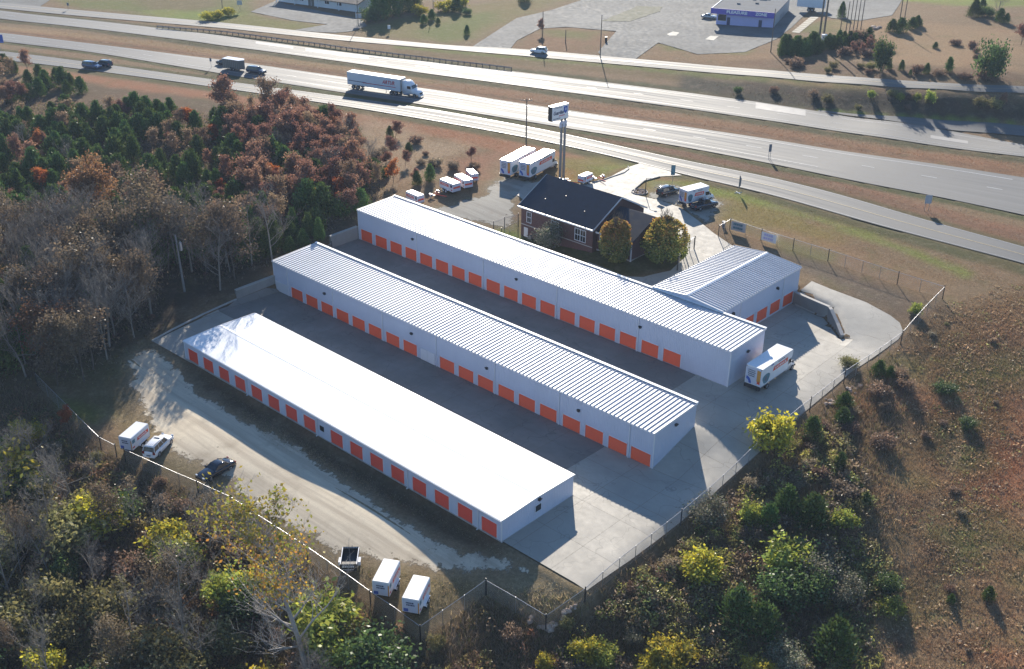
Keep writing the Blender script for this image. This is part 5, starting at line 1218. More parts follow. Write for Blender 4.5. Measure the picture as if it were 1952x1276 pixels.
# ---------------------------------------------------------------- poles, small signs, lamps
def pole(name,label,cat,u,v,h,r=.14,arms=(),mat=None,group=None,trans=False,lamp=False,lean=0.0):
    g=G(u,v); t=thing(name,label,cat,(g.x,g.y,g.z),YAW,group); mt=mat or M['wood']
    m=MB(); m.tube((0,0,-.3),(lean*h,0,h),r,r*.65,9); m.obj('pole',mt,t)
    for z in arms:
        m=MB(); m.box(-1.2,1.2,-.06,.06,z-.06,z+.06); ar=m.obj('crossarm',mt,t)
        for x in (-1.1,-.5,.5,1.1): m=MB(); m.tube((x,0,z+.06),(x,0,z+.24),.05,.03,6); m.obj('insulator',M['steel'],ar)
    if trans:
        m=MB(); m.tube((.35,-.1,h*.74),(.35,-.1,h*.87),.26,.26,12); m.tube((.35,-.1,h*.87),(.35,-.1,h*.9),.12,.05,8); m.obj('transformer',M['steel'],t)
    if lamp:
        m=MB(); m.tube((0,0,h-.1),(.9,-.3,h+.15),.05); m.box(.7,1.15,-.45,-.2,h+.05,h+.22); m.obj('lamp_head',M['steel'],t)
    return t
UP_='utility poles'
pole('utility_pole','weathered grey utility pole with a transformer in the dark wood','utility pole',352,556,9.6,.20,(),M['polegrey'],UP_,True,lean=-.03)
pole('utility_pole','utility pole with crossarm at the road edge behind the two long trucks','utility pole',1003,268,9.0,.16,(8.6,),M['wood'],UP_)
for lab,u,v,h,arms in (('bare pole left of the driveway island behind the white car','1034',84,9,()),('tall pole on the right of the driveway island across the highway','1144',108,11,()),('short post standing in the middle of the driveway island','1078',82,3.6,()),
    ('lone pole in front of the purple fronted shop','1469',100,11.5,())):
    pole('utility_pole',lab,'utility pole',float(u),v,h,.15,arms,None,UP_)
for i,(u,v,h) in enumerate(((1560,86,15),(1569,78,16.5))): pole('billboard_post',('left','right')[i]+' one of the two thick tall posts behind the cedar hedge','post',u,v,h,.3,(),M['wood'],'tall bare posts by the highway')
names=['shortest','second','third','fourth','fifth','rightmost']
for i,(u,v,h) in enumerate(((1600,72,8.5),(1611,70,9.5),(1618,68,10),(1625,68,10.5),(1632,67,11),(1639,68,11.5))): pole('billboard_post',names[i]+' of the six slim bare posts standing together across the highway','post',u,v,h,.14,(),M['wood'],'six slim bare posts')
pole('utility_pole','pole rising from dark bushes on the brown slope at upper right','utility pole',1712,58,11,.15,(),None,UP_)
pole('utility_pole','farther pole on the brown slope at upper right','utility pole',1724,38,10,.13,(),None,UP_)
pole('utility_pole','pole at the top right field edge','utility pole',1876,14,9,.13,(),None,UP_)
pole('utility_pole','pole beside the yellow bush on the upper left lawn','utility pole',424,16,8,.12,(),None,UP_)
pole('utility_pole','thin pole in front of the cedars by the white building','utility pole',826,30,9,.12,(),None,UP_)
pole('utility_pole','pole on the lawn right of the white building','utility pole',683,50,8.5,.13,(),None,UP_)
def roadsign(label,u,v,h,w,hh,mat,posts=1,group=None,face=0,txt=None):
    g=G(u,v); t=thing('road_sign',label,'sign',(g.x,g.y,g.z),YAW+face,group)
    xs_=[0] if posts==1 else [-w*.3,w*.3]
    for x in xs_: m=MB(); m.tube((x,0,-.2),(x,0,h-.05),.045,.045,6); m.obj('post',M['steel'],t)
    m=MB(); m.box(-w/2,w/2,-.08,-.04,h-hh,h); p=m.obj('panel',mat,t)
    if txt: textlines(p,(0,-.085,h-.1),(1,0,0),(0,0,1),w*.8,hh*.8,3,txt,4)
    return t
RS='small road signs'
roadsign('narrow dark sign on two posts beside the near carriageway','1466',0,1,1,1,M['dark']) if False else None
roadsign('narrow dark sign edge on beside the near carriageway at right',1466,304,3.2,.55,1.6,M['greyprint'],2,RS)
roadsign('blue grey sign standing in the brown verge at right',1766,402,3.0,1.2,1.6,M['pz_side'],2,RS)
roadsign('small dark sign beside the towed trailer on the highway',403,130,2.6,.5,.9,M['greyprint'],1,RS)
roadsign('small white sign at the far service road by the tree shadow',742,64,2.4,.8,1.1,M['boxwhite'],1,RS)
roadsign('white notice sign on two posts at the white building entrance',684,47,3.2,1.8,1.3,M['pz_side'],2,RS)
roadsign('blue white sign at the yellow bush on the upper lawn',458,22,3.4,1.6,1.4,M['pz_side'],1,RS)
roadsign('blue sign on a post at the left edge of the highway',2,98,4.5,2.4,2.2,M['blue'],1,RS)
roadsign('small sign at the side turning at upper left',131,19,2.2,.6,.9,M['greyprint'],1,RS)
roadsign('pale blue upright sign on the lawn behind the dark SUV',1281,353,4.0,.8,2.0,M['teal'],1,RS)
roadsign('light sign by the far curved drive',1411,60,2.5,.5,.8,M['greyprint'],1,RS) if False else None
# feather flag
g=G(1407,368); t=thing('flag_pole','thin feather banner pole on a cross base in the grass','flag',(g.x,g.y,g.z),YAW)
m=MB(); m.tube((0,0,0),(0,0,3.4),.03,.02,6); m.obj('pole',M['steel'],t); m=MB(); m.prism([(0,1.0),(.35,1.4),(.4,2.8),(.1,3.4),(0,3.4)],'y',-.01,.01); m.obj('banner',M['greyprint'],t)
m=MB(); 
for a in (R(20),R(110)): m.tube((-.8*math.cos(a),-.8*math.sin(a),.05),(.8*math.cos(a),.8*math.sin(a),.05),.05)
m.obj('base',M['white_print'],t)
# lamp at the flower bed
def bed(label,u,v,r):
    g=G(u,v); t=thing('flower_bed',label,'flower bed',(g.x,g.y,g.z+.05))
    m=MB(); k=14
    for i in range(k): 
        a=2*math.pi*i/k; b=2*math.pi*(i+1)/k; m.tube((r*math.cos(a),r*math.sin(a),.08),(r*math.cos(b),r*math.sin(b),.08),.10,.10,5)
    m.obj('kerb_ring',M['curbstone'],t); rr=random.Random(4)
    for i in range(26):
        a=rr.uniform(0,6.28);q=rr.uniform(0,r*.85); s=rr.uniform(.12,.32); m=MB(); x,y=q*math.cos(a),q*math.sin(a)
        bm=bmesh.new(); bmesh.ops.create_icosphere(bm,subdivisions=1,radius=s)
        for vv in bm.verts: vv.co=Vector((vv.co.x*rr.uniform(.8,1.3)+x,vv.co.y*rr.uniform(.8,1.3)+y,vv.co.z*.7+.1))
        me=bpy.data.meshes.new('rock'); bm.to_mesh(me); bm.free(); me.materials.append(M['stone']); obj('rock',me,t)
bed('round rock bed with a kerb ring at the left end of the parking island',1219,367,1.5)
pole('lamp_post','dark lamp post standing in the round rock bed','lamp post',1230,371,3.2,.09,(),M['dark'],None,False,True)
# ---------------------------------------------------------------- chain link fences
def px_fence(label,pp,h=2.0,step=3.0,top=True,name='chain_link_fence',postr=.04,barb=False,group='chain link fences around the site'):
    """pp: photo positions of the top rail"""
    W=[]
    for u,v in pp: g=G(u,v,h); W.append(Vector((g.x,g.y,0)))
    return w_fence(label,W,h,step,top,name,postr,barb,group)
def w_fence(label,W,h=2.0,step=3.0,top=True,name='chain_link_fence',postr=.04,barb=False,group='chain link fences around the site'):
    o0=Vector((W[0].x,W[0].y,H(W[0].x,W[0].y))); t=thing(name,label,'fence',o0,0,group)
    pts_=[]
    for a,b in zip(W[:-1],W[1:]):
        n=max(1,round((b-a).length/step)); pts_+=[a.lerp(b,i/n) for i in range(n)]
    pts_.append(W[-1]); pts_=[Vector((p.x,p.y,H(p.x,p.y)))-o0 for p in pts_]
    corners=[Vector((p.x,p.y,0)) for p in W]
    pm=MB(); pm.tube((0,0,-.3),(0,0,h+.06),postr,postr,7); pme=pm.mesh('post',M['steel']); cm=MB(); cm.tube((0,0,-.3),(0,0,h+.25),postr*1.7,postr*1.7,8); cme=cm.mesh('post',M['dark'])
    for p in pts_:
        c=any((Vector((p.x+o0.x,p.y+o0.y,0))-q).length<.05 for q in corners)
        obj('post',cme if c else pme,t,loc=p)
    if top:
        m=MB(); m.path([p+Vector((0,0,h)) for p in pts_],.033,7); m.obj('top_rail',M['rail'],t)
    vs=[];fs=[];uv=[]; L=0
    for i,p in enumerate(pts_):
        if i: L+=(p-pts_[i-1]).length
        vs+=[p+Vector((0,0,.03)),p+Vector((0,0,h-.05))]; uv+=[(L,0),(L,h)]
    for i in range(len(pts_)-1): fs.append((2*i,2*i+2,2*i+3,2*i+1))
    me=ms('wire_mesh',vs,fs,M['chain']); ul=me.uv_layers.new(name='UVMap')
    for lp in me.loops: ul.data[lp.index].uv=uv[lp.vertex_index]
    obj('wire_mesh',me,t)
    if barb:
        m=MB(); m.path([p+Vector((0,0,h+.2)) for p in pts_],.012,4); m.obj('barbed_wire',M['dark'],t)
    return t
px_fence('chain link fence from the dark wood down to the cargo trailer at lower left',[(67,712),(128,773),(189,834),(219,849)])
px_fence('long chain link fence passing in front of the white SUV and black sedan',[(236,857),(375,918),(441,948),(584,1042),(705,1127),(800.6,1194.5)])
px_fence('chain link fence climbing from the lowest fence corner to a dark post',[(800.6,1194.5),(926,1106)])
px_fence('chain link fence dipping to the rocky outer corner at the bottom',[(926.8,1107),(1041,1174),(1116,1122)],step=3.2)
px_fence('long chain link fence along the right edge of the concrete yard',[(1116,1122),(1300,973.5),(1453,836),(1547,759),(1612,707),(1721,633)],step=3.0)
px_fence('chain link fence running up the slope to the far right corner post',[(1721,633),(1801,547)],step=3.0)
px_fence('chain link fence across the grass carrying two banners',[(1801,547),(1714,520),(1581,477),(1514,456.7),(1453,438),(1393,418)],step=3.2,barb=True)
px_fence('chain link fence beside the driveway gate opening',[(1393,418),(1371,431)],step=2.5,barb=True)
px_fence('chain link gate folded open beside the autumn trees',[(1325,452),(1307,462),(1293,492)],h=2.2,step=1.6,postr=.06,barb=True,name='chain_link_gate')
px_fence('chain link fence between the gravel lot and the brick office',[(941,424),(962,416),(988,409)],step=2.6)
px_fence('chain link fence behind the far row left of the brick office lawn',[(956,437),(988,421)],h=1.2,step=2.6)
px_fence('chain link fence at the upper end of the retaining wall by the dark wood',[(632,463),(600,489),(570,507)],h=1.4,step=2.6)
# banners on the fence
def banner(label,tl,tr,h,mat,ink,seed,text=None):
    a=G(tl[0],tl[1],2.0);b=G(tr[0],tr[1],2.0); d=(b-a); d.z=0; L=d.length; rz=math.atan2(d.y,d.x); t=thing('banner',label,'banner',(a.x,a.y,a.z),rz)
    nz=-.07
    vs=[];fs=[]; k=8
    for i in range(k+1):
        x=L*i/k; w=nz-.03*math.sin(i*2.1)
        vs+=[(x,w,2.0-h),(x,w-.01,2.0)]
    for i in range(k): fs.append((2*i,2*i+2,2*i+3,2*i+1))
    b_=obj('cloth',ms('cloth',vs,fs,mat),t)
    textlines(b_,(L/2,nz-.05,1.9),(1,0,0),(0,0,1),L*.7,h*.8,2,ink,seed)
    return t
banner('blue and white printed banner hanging on the fence near the gate',(1395,421),(1422,428),1.6,M['pz_side'],M['teal'],3)
banner('plain pale banner hanging on the fence right of the blue one',(1453,441),(1481,449),1.5,M['boxwhite'],M['lav'],5)
for nm,lab,u,v in (('trash_can','small grey bin beside the driveway edge','1379',433),):
    g=G(float(u),v); m=MB(); m.tube((0,0,0),(0,0,1.0),.28,.33,10); m.tube((0,0,1.0),(0,0,1.08),.36,.3,10); thing(nm,lab,'bin',(g.x,g.y,g.z),me=m.mesh('trash_can',M['greyprint']))
# ---------------------------------------------------------------- guardrail
def guardrail():
    A=[]
    for u,v in [(0,0),(0,0),(0,0),(300,54),(433,65),(488,72),(610,88),(650,94),(760,108),(850,119),(920,127),(975,134)]:
        g=G(u,v); A.append(g)
    A=A[3:]
    t=thing('guardrail','long steel guardrail between the highway and the far service road','guardrail',A[0])
    pts_=[]
    for a,b in zip(A[:-1],A[1:]):
        n=max(1,round((b-a).length/1.9)); pts_+=[a.lerp(b,i/n) for i in range(n)]
    pts_.append(A[-1]); pts_=[Vector((p.x,p.y,H(p.x,p.y)))-A[0] for p in pts_]
    pm=MB(); pm.box(-.08,.08,-.08,.08,-.2,.82); me=pm.mesh('post',M['wood'])
    for p in pts_: obj('post',me,t,loc=p)
    m=MB()
    for z in (.50,.70): m.path([p+Vector((0,0,z)) for p in pts_],.085,6)
    m.obj('rail',M['steel'],t)
guardrail()
# ---------------------------------------------------------------- far buildings
def pleasure():
    z=7.05; F0=Vector((-118.2,219.5));F1=Vector((-102.3,225.6)); d=(F1-F0); W=d.length; rz=math.atan2(d.y,d.x); Dp=26.8; Hh=4.4
    t=thing('shop_building','flat roofed shop with a purple lettered fascia and lavender front','shop',(F0.x,F0.y,z),rz)
    m=MB(); m.box(0,W,0,.2,0,Hh); m.obj('front_wall',M['lav'],t)
    m=MB(); m.box(.02,W,.2,Dp,0,Hh); m.obj('wall',M['pz_side'],t)
    m=MB(); m.box(-1.6,W+.25,-1.0,Dp+.2,Hh,Hh+.18); m.obj('roof',M['pz_roof'],t)
    m=MB(); m.box(-1.65,-1.45,-1.0,Dp+.2,Hh+.18,Hh+.34); m.box(-1.6,W+.2,Dp,Dp+.2,Hh+.18,Hh+.3); m.obj('parapet',M['boxwhite'],t)
    m=MB(); m.box(-1.65,W+.28,-1.1,-.95,Hh-1.15,Hh+.45); m.box(-1.65,-1.5,-1.1,0,Hh-1.15,Hh+.45); fa=m.obj('fascia',M['purple'],t)
    put_text('lettering','PLEASURE',1.15,M['white_print'],fa,(W*.36,-1.12,Hh-.32),(1,0,0),(0,0,1),.05,0,W*.36); put_text('lettering','ZONE',1.15,M['white_print'],fa,(W*.78,-1.12,Hh-.32),(1,0,0),(0,0,1),.05,0,W*.20)
    m=MB(); m.box(.5,2.9,-.05,0,1.2,3.0); w_=m.obj('window',M['glass'],t)
    m=MB(); m.box(.45,2.95,-.07,-.05,1.1,1.2); m.box(.45,2.95,-.07,-.05,3.0,3.1); m.obj('frame',M['trim'],w_)
    for x in (3.2,12.6): m=MB(); m.box(x,x+.95,-.05,0,0,2.3); m.obj('door',M['navy'],t)
    for y in (11,12.5,16.5): m=MB(); m.box(W,W+.06,y,y+1.0,0,2.2); m.obj('door',M['steel'],t)
    for x,y in ((7,18),(9,12),(11,20),(4,9)): m=MB(); m.box(x,x+.9,y,y+.9,Hh+.18,Hh+.55); m.obj('roof_hatch',M['pz_roof'],t)
    m=MB(); m.box(8.5,10.5,20,21.5,Hh+.18,Hh+1.0); m.obj('roof_unit',M['boxwhite'],t)
pleasure()
def whitehouse():
    a=Vector((-243.5,153.2)); b=Vector((-211.2,160.0)); d=b-a; W=d.length; rz=math.atan2(d.y,d.x); z=H(a.x,a.y)+.1
    t=thing('white_building','long low white building with a brown roof at the top left','building',(a.x,a.y,z),rz)
    m=MB(); m.prism([(0,0),(14,0),(14,2.9),(7,4.6),(0,2.9)],'x',0,W); m.obj('wall',M['lav'] if False else M['boxwhite'],t)
    m=MB(); m.prism([(-1.6,2.6),(7,4.9),(15,2.6),(15,2.8),(7,5.1),(-1.6,2.8)],'x',-.8,W+.8); m.obj('roof',M['rooftile'],t)
    for x,w_,h0,h1 in ((9,1.6,1.3,2.3),(12.6,2.4,0,2.3),(19.5,1.6,1.3,2.2),(24.5,1.6,1.3,2.2)):
        m=MB(); m.box(x,x+w_,-.05,0,h0,h1); o=m.obj('window' if h0 else 'door',M['glass'] if h0 else M['brown_side'],t)
        m=MB(); m.box(x-.08,x+w_+.08,-.08,-.05,h1,h1+.1); m.box(x+w_/2-.05,x+w_/2+.05,-.07,-.05,h0,h1); m.obj('frame',M['trim'],o)
    for x in (.3,8,17.5,26,W-.3): m=MB(); m.box(x-.1,x+.1,-1.4,-1.2,0,2.6); m.obj('porch_post',M['boxwhite'],t)
whitehouse()
for lab,u,v,s,mt in (('white utility cabinet behind the cedar hedge','1570',82,(1.3,1.3,2.2),M['boxwhite']),('low white utility box beside the taller cabinet','1558',84,(1.1,1.0,.9),M['boxwhite']),('grey mailbox like box on the driveway island','1155',80,(.6,.6,1.3),M['dark'])):
    g=G(float(u),v); m=MB(); m.box(-s[0]/2,s[0]/2,-s[1]/2,s[1]/2,0,s[2]); m.box(-s[0]/2-.05,s[0]/2+.05,-s[1]/2-.05,s[1]/2+.05,s[2],s[2]+.06); thing('utility_box',lab,'utility box',(g.x,g.y,g.z),YAW,me=m.mesh('utility_box',mt))
def rocks(label,pl,n,seed,s0=.1,s1=.4,group=None):
    rr=random.Random(seed)
    for k in range(n):
        i=rr.randrange(len(pl)-1); f=rr.random(); u=pl[i][0]*(1-f)+pl[i+1][0]*f+rr.gauss(0,3); v=pl[i][1]*(1-f)+pl[i+1][1]*f+rr.gauss(0,2.5)
        g=G(u,v); s=rr.uniform(s0,s1); bm=bmesh.new(); bmesh.ops.create_icosphere(bm,subdivisions=2,radius=s)
        sd=rr.random()*100
        for vv in bm.verts: vv.co=vv.co*(1+.5*noise.noise(vv.co*3/s*.4+Vector((sd,0,0)))); vv.co.z*=.65
        me=bpy.data.meshes.new('rock'); bm.to_mesh(me); bm.free(); me.materials.append(M['stone']); thing('rock',label,'rock',(g.x,g.y,g.z+s*.2),rr.random()*6,group,me)
rocks('pale rock among the loose rubble at the outer fence corner',[(1010,1183),(1028,1195),(1045,1200),(1062,1190),(1082,1165),(1100,1155)],26,2,.12,.38,'pale rocks at the fence corner')
rocks('small pale rock on the weedy slope outside the right fence',[(1610,742),(1640,735),(1600,760),(1570,770)],24,3,.1,.3,'pale rocks outside the right fence')
rocks('white rubble stone on the brown slope across the highway',[(1663,57),(1680,54)],6,4,.3,.9,'white rubble across the highway')
def kerbline(label,pp,w=.15,h=.16):
    P_=[G(u,v) for u,v in pp]; o0=P_[0]; t=thing('kerb',label,'kerb',(o0.x,o0.y,o0.z)); m=MB()
    q=[]
    for a,b in zip(P_[:-1],P_[1:]):
        n=max(1,int((b-a).length/1.5)); q+=[a.lerp(b,i/n) for i in range(n)]
    q.append(P_[-1]); q=[Vector((p.x,p.y,H(p.x,p.y)+h/2+.06))-o0 for p in q]; m.path(q,w*.75,4); m.obj('kerb_stones',M['curbstone'],t)
kerbline('light kerb around the grass island beside the entrance drive',[(1197,318),(1199,323),(1190,330),(1150,344),(1135,348),(1118,346)])
kerbline('kerb along the parking island beside the entrance',[(1209,366),(1210,361),(1228,346),(1258,338)])
# ---------------------------------------------------------------- vegetation builders
def segs_mesh(name,S,mat,k=4):
    S=[s for s in S]; P0=np.array([s[0] for s in S]);P1=np.array([s[1] for s in S]);r0=np.array([s[2] for s in S]);r1=np.array([s[3] for s in S])
    d=P1-P0; d/=np.maximum(np.linalg.norm(d,axis=1),1e-6)[:,None]
    ref=np.where(np.abs(d[:,2:3])>.9,np.array([[1.,0,0]]),np.array([[0,0,1.]])); a=np.cross(d,ref); a/=np.linalg.norm(a,axis=1)[:,None]; b=np.cross(d,a)
    V=[]
    for P_,r in ((P0,r0),(P1,r1)):
        for i in range(k):
            t=2*math.pi*i/k; V.append(P_+(a*math.cos(t)+b*math.sin(t))*r[:,None])
    V=np.stack(V,1).reshape(-1,3); n=len(S); base=np.arange(n)*2*k; F=[]
    for i in range(k):
        j=(i+1)%k; F.append(np.stack([base+i,base+j,base+j+k,base+i+k],1))
    return npmesh(name,V,np.concatenate(F),mat)
def leaves_mesh(name,C,size,cols,mat,r,flat=.3,aspect=1.5):
    """one small folded quad per centre"""
    n=len(C); u=r.normal(size=(n,3)); u/=np.linalg.norm(u,axis=1)[:,None]; w=r.normal(size=(n,3)); w[:,2]*=flat; 
    v=np.cross(u,w); v/=np.maximum(np.linalg.norm(v,axis=1),1e-6)[:,None]
    s=(size*r.uniform(.55,1.25,n))[:,None] if np.isscalar(size) else size[:,None]
    u=u*s*aspect*.5; v=v*s*.5
    V=np.stack([C-u,C+v,C+u,C-v],1).reshape(-1,3); b=np.arange(n)*4
    return npmesh(name,V,np.stack([b,b+1,b+2,b+3],1),mat,np.repeat(cols,4,0))
def pal(r,n,cs,w=None,var=.25):
    cs=np.array(cs,float); i=r.choice(len(cs),n,p=w); c=cs[i]*(1+r.uniform(-var,var,(n,1))); return np.clip(c,0,1)
def skeleton(r,h,spread=.45,levels=4,kids=(7,5,5,4),trunk=.16,clear=.3,up=.55,droop=0,bend=.12,minr=.012):
    S=[];T=[]
    def grow(p,d,L,rad,lv):
        n=4 if lv==0 else 3
        pts=[p]; q=p.copy(); dd=d.copy()
        for i in range(n):
            dd=dd+r.normal(size=3)*bend*(1 if lv else .45); dd[2]+=(.08 if lv else .02)-droop*.1*lv; dd/=np.linalg.norm(dd)
            nq=q+dd*L/n; ra=rad*(1-.7*i/n); rb=rad*(1-.7*(i+1)/n); S.append((q.copy(),nq.copy(),max(ra,minr),max(rb,minr*.7))); q=nq; pts.append(q.copy())
        if lv>=levels-1: T.append(q.copy()); T.append((pts[1]+q)/2); return
        k=kids[min(lv,len(kids)-1)]
        for j in range(k):
            t=(clear+(1-clear)*(j+.5)/k if lv==0 else .25+.75*(j+.6)/k); t=min(t,.98); i=min(int(t*n),n-1); f=t*n-i; b=pts[i]*(1-f)+pts[i+1]*f
            a=r.uniform(0,6.283); side=np.array([math.cos(a),math.sin(a),0]); 
            nd=dd*.35*(1 if lv else 0)+side*(1-up)+np.array([0,0,up])*(1 if lv<2 else .5)+r.normal(size=3)*.15; nd/=np.linalg.norm(nd)
            l=L*(spread if lv==0 else .55)*(1.15-.55*t if lv==0 else 1)*r.uniform(.75,1.2)
            grow(b,nd,l,rad*(.42 if lv==0 else .5)*(1.1-.5*t),lv+1)
        T.append(q.copy())
    grow(np.array([0,0,-.2]),np.array([r.normal()*.04,r.normal()*.04,1.0]),h,trunk,0)
    return S,np.array(T)
def tree_thing(name,label,cat,trunk_me,crown_me,group=None,crown_name='crown'):
    t=thing(name,label,cat,(0,0,0),0,group)
    if trunk_me: obj('trunk',trunk_me,t)
    if crown_me: obj(crown_name,crown_me,t)
    return t
def bare(seed,h=9,cols=None,tw=1.0,mat=None):
    r=np.random.default_rng(seed); S,T=skeleton(r,h,.46,5,(9,5,4,3),.14*h/9,.25,.5,0,.13,.014*tw)
    big=[s for s in S if s[2]>.04]; sm=[s for s in S if s[2]<=.04]
    return segs_mesh('trunk',big,mat or M['bark'],6),segs_mesh('crown',sm,mat or M['bark'],3),T
def broad(seed,h,cs,w=None,n=3500,size=.24,sp=.42,clump=.45,trunkk=1.0,levels=4,kids=(9,5,4),clear=.18,up=.5,mat=None,flatv=.8):
    r=np.random.default_rng(seed); S,T=skeleton(r,h,sp,levels,kids,.12*h/7*trunkk,clear,up,0,.14,.018)
    i=r.integers(0,len(T),n); C=T[i]+r.normal(size=(n,3))*np.array([clump,clump,clump*flatv])*h/7
    C=C[C[:,2]>h*clear*.5]
    base=np.array(cs,float); cl=r.integers(0,len(cs),len(T)) if w is None else r.choice(len(cs),len(T),p=w)
    i=i[:len(C)]; cols=pal(r,len(C),cs,w,.3)*.5+base[cl[i]]*.5*(1+r.uniform(-.25,.25,(len(C),1)))
    return segs_mesh('trunk',S,mat or M['bark_dark'],4),leaves_mesh('crown',C,size,np.clip(cols,0,1),M['leaf'],r)
def cedar(seed,h,rad,n=3800,cs=((.07,.12,.03),(.10,.16,.038),(.14,.19,.045)),top=.0,size=.26):
    r=np.random.default_rng(seed); K=int(70+h*14)
    t=r.uniform(.02,1,K)**.85; a=r.uniform(0,6.283,K); prof=np.sin(np.clip((1-t),0,1)*1.75)**.8*rad*(1+.18*np.sin(a*3+seed)+.12*r.normal(size=K))
    cl=np.stack([np.cos(a)*prof*.82,np.sin(a)*prof*.82,t*h*.97+.1],1)
    i=r.integers(0,K,n); sc_=(.13+.17*(1-t[i]))[:,None]*rad*1.15; C=cl[i]+r.normal(size=(n,3))*sc_*np.array([1,1,1.5]); C[:,2]=np.clip(C[:,2],.05,h*1.05)
    tone=r.uniform(.7,1.35,K)
    cols=pal(r,n,cs,None,.25)*tone[i][:,None]; 
    if top: k=np.clip((C[:,2]/h-.45)*2,0,1)[:,None]*top; cols=cols*(1-k)+np.array([.16,.12,.02])*k
    # leaves point upward and outward
    u=np.stack([C[:,0]*.35,C[:,1]*.35,np.ones(n)*.9],1)+r.normal(size=(n,3))*.35; u/=np.linalg.norm(u,axis=1)[:,None]; w=r.normal(size=(n,3)); v=np.cross(u,w); v/=np.linalg.norm(v,axis=1)[:,None]
    s=(size*r.uniform(.6,1.3,n))[:,None]; u=u*s*.85; v=v*s*.32
    V=np.stack([C-u,C+v,C+u,C-v],1).reshape(-1,3); b=np.arange(n)*4
    me=npmesh('crown',V,np.stack([b,b+1,b+2,b+3],1),M['needle'],np.repeat(np.clip(cols,0,1),4,0))
    S=[(np.array([0,0,-.2]),np.array([0,0,h*.93]),.05*h/4+.03,.01)]
    return segs_mesh('trunk',S,M['bark_dark'],6),me
def bush(seed,h,rad,cs,w=None,n=2600,size=.2,stems=16,upb=.5,mat='leaf',asp=1.6,hang=.0):
    r=np.random.default_rng(seed); S=[];T=[]
    for k in range(stems):
        a=r.uniform(0,6.283); e=r.uniform(.15,1)**.6*rad; q=np.array([math.cos(a)*.15*e,math.sin(a)*.15*e,-.1]); tgt=np.array([math.cos(a)*e,math.sin(a)*e,h*r.uniform(.55,1.05)*math.sqrt(max(1-(e/rad*.75)**2,.05))])
        p=q
        for j in range(4):
            f=(j+1)/4; nq=q*(1-f)+tgt*f+r.normal(size=3)*.08*h; nq[2]=max(nq[2],.05); nq[2]+=.12*h*math.sin(f*3.14); S.append((p,nq,.035*(1.15-f),.035*(1.0-f*.8))); p=nq
            if j>0: T.append(p)
    T=np.array(T); i=r.integers(0,len(T),n); C=T[i]+r.normal(size=(n,3))*np.array([.22,.22,.2])*rad; C[:,2]=np.abs(C[:,2])
    tone=r.uniform(.7,1.3,len(T))[i][:,None]; cols=pal(r,n,cs,w,.3)*tone
    return segs_mesh('stem',S,M['bark_dark'],4),leaves_mesh('crown',C,size,np.clip(cols,0,1),M['leaf'],r,.5,asp)
PROTO={}
def proto(kind,i,mk): PROTO.setdefault(kind,[]).append(mk)
RUS=((.20,.055,.030),(.25,.075,.035),(.14,.045,.032),(.30,.11,.04)); RUSP=((.17,.085,.065),(.22,.10,.07),(.13,.07,.06))
RUS=((.26,.13,.09),(.31,.155,.10),(.21,.11,.085),(.34,.18,.11)); RUSP=((.26,.17,.105),(.31,.20,.12),(.20,.14,.09))
ORG=((.42,.11,.03),(.34,.09,.03),(.46,.17,.04)); TANR=((.28,.14,.06),(.33,.18,.08),(.22,.11,.06)); DULL=((.16,.12,.075),(.20,.14,.085),(.13,.10,.07))
for s in range(4): PROTO.setdefault('cedar',[]).append(cedar(20+s,4.5,1.35,2600))
for s in range(3): PROTO.setdefault('cedar_tall',[]).append(cedar(30+s,8.5,2.0,5200,size=.32))
for s in range(5): PROTO.setdefault('russet',[]).append(broad(40+s,6,RUS,None,2300,.24,.40,.42))
for s in range(3): PROTO.setdefault('pinkish',[]).append(broad(50+s,6.5,RUSP,None,1700,.22,.40,.45))
for s in range(2): PROTO.setdefault('orange',[]).append(broad(60+s,5,ORG,None,2200,.22,.42,.38))
for s in range(2): PROTO.setdefault('tan',[]).append(broad(65+s,8,TANR,None,4200,.24,.5,.55))
for s in range(4):
    a,b,T=bare(70+s,10); PROTO.setdefault('bare',[]).append((a,b))
for s in range(3):
    r_=np.random.default_rng(s+200); a,b,T=bare(80+s,9,tw=1.0,mat=M['bark_dark']); n=1500; i=r_.integers(0,len(T),n); C=T[i]+r_.normal(size=(n,3))*.35
    PROTO.setdefault('dull',[]).append(broad(85+s,9,DULL,None,2600,.22,.42,.5,levels=5,kids=(9,4,3,3)))
YG=((.27,.30,.06),(.18,.24,.05),(.38,.38,.06)); YE=((.52,.42,.04),(.44,.38,.045),(.30,.31,.05)); GN=((.08,.13,.04),(.12,.17,.05),(.06,.10,.03)); OLV=((.21,.19,.08),(.26,.23,.09),(.15,.15,.06)); SEED=((.30,.27,.20),(.22,.22,.15),(.14,.17,.09)); BRN=((.25,.17,.12),(.30,.19,.125),(.18,.13,.09)); PALE=((.33,.26,.18),(.26,.20,.14),(.19,.15,.10))
for nm,cs,hh,rr,n in (('yellowgreen',YG,2.6,1.5,2600),('yellow',YE,2.4,1.4,2600),('green',GN,3.2,1.9,3200),('olive',OLV,2.8,1.8,2600),('seed',SEED,2.8,1.7,3200),('brown',BRN,1.9,1.6,2000),('pale',PALE,1.8,1.5,1700)):
    for s in range(2): PROTO.setdefault(nm,[]).append(bush(hash(nm)%97 if False else sum(map(ord,nm))+s,hh,rr,cs,None,n,.19 if nm!='seed' else .12))
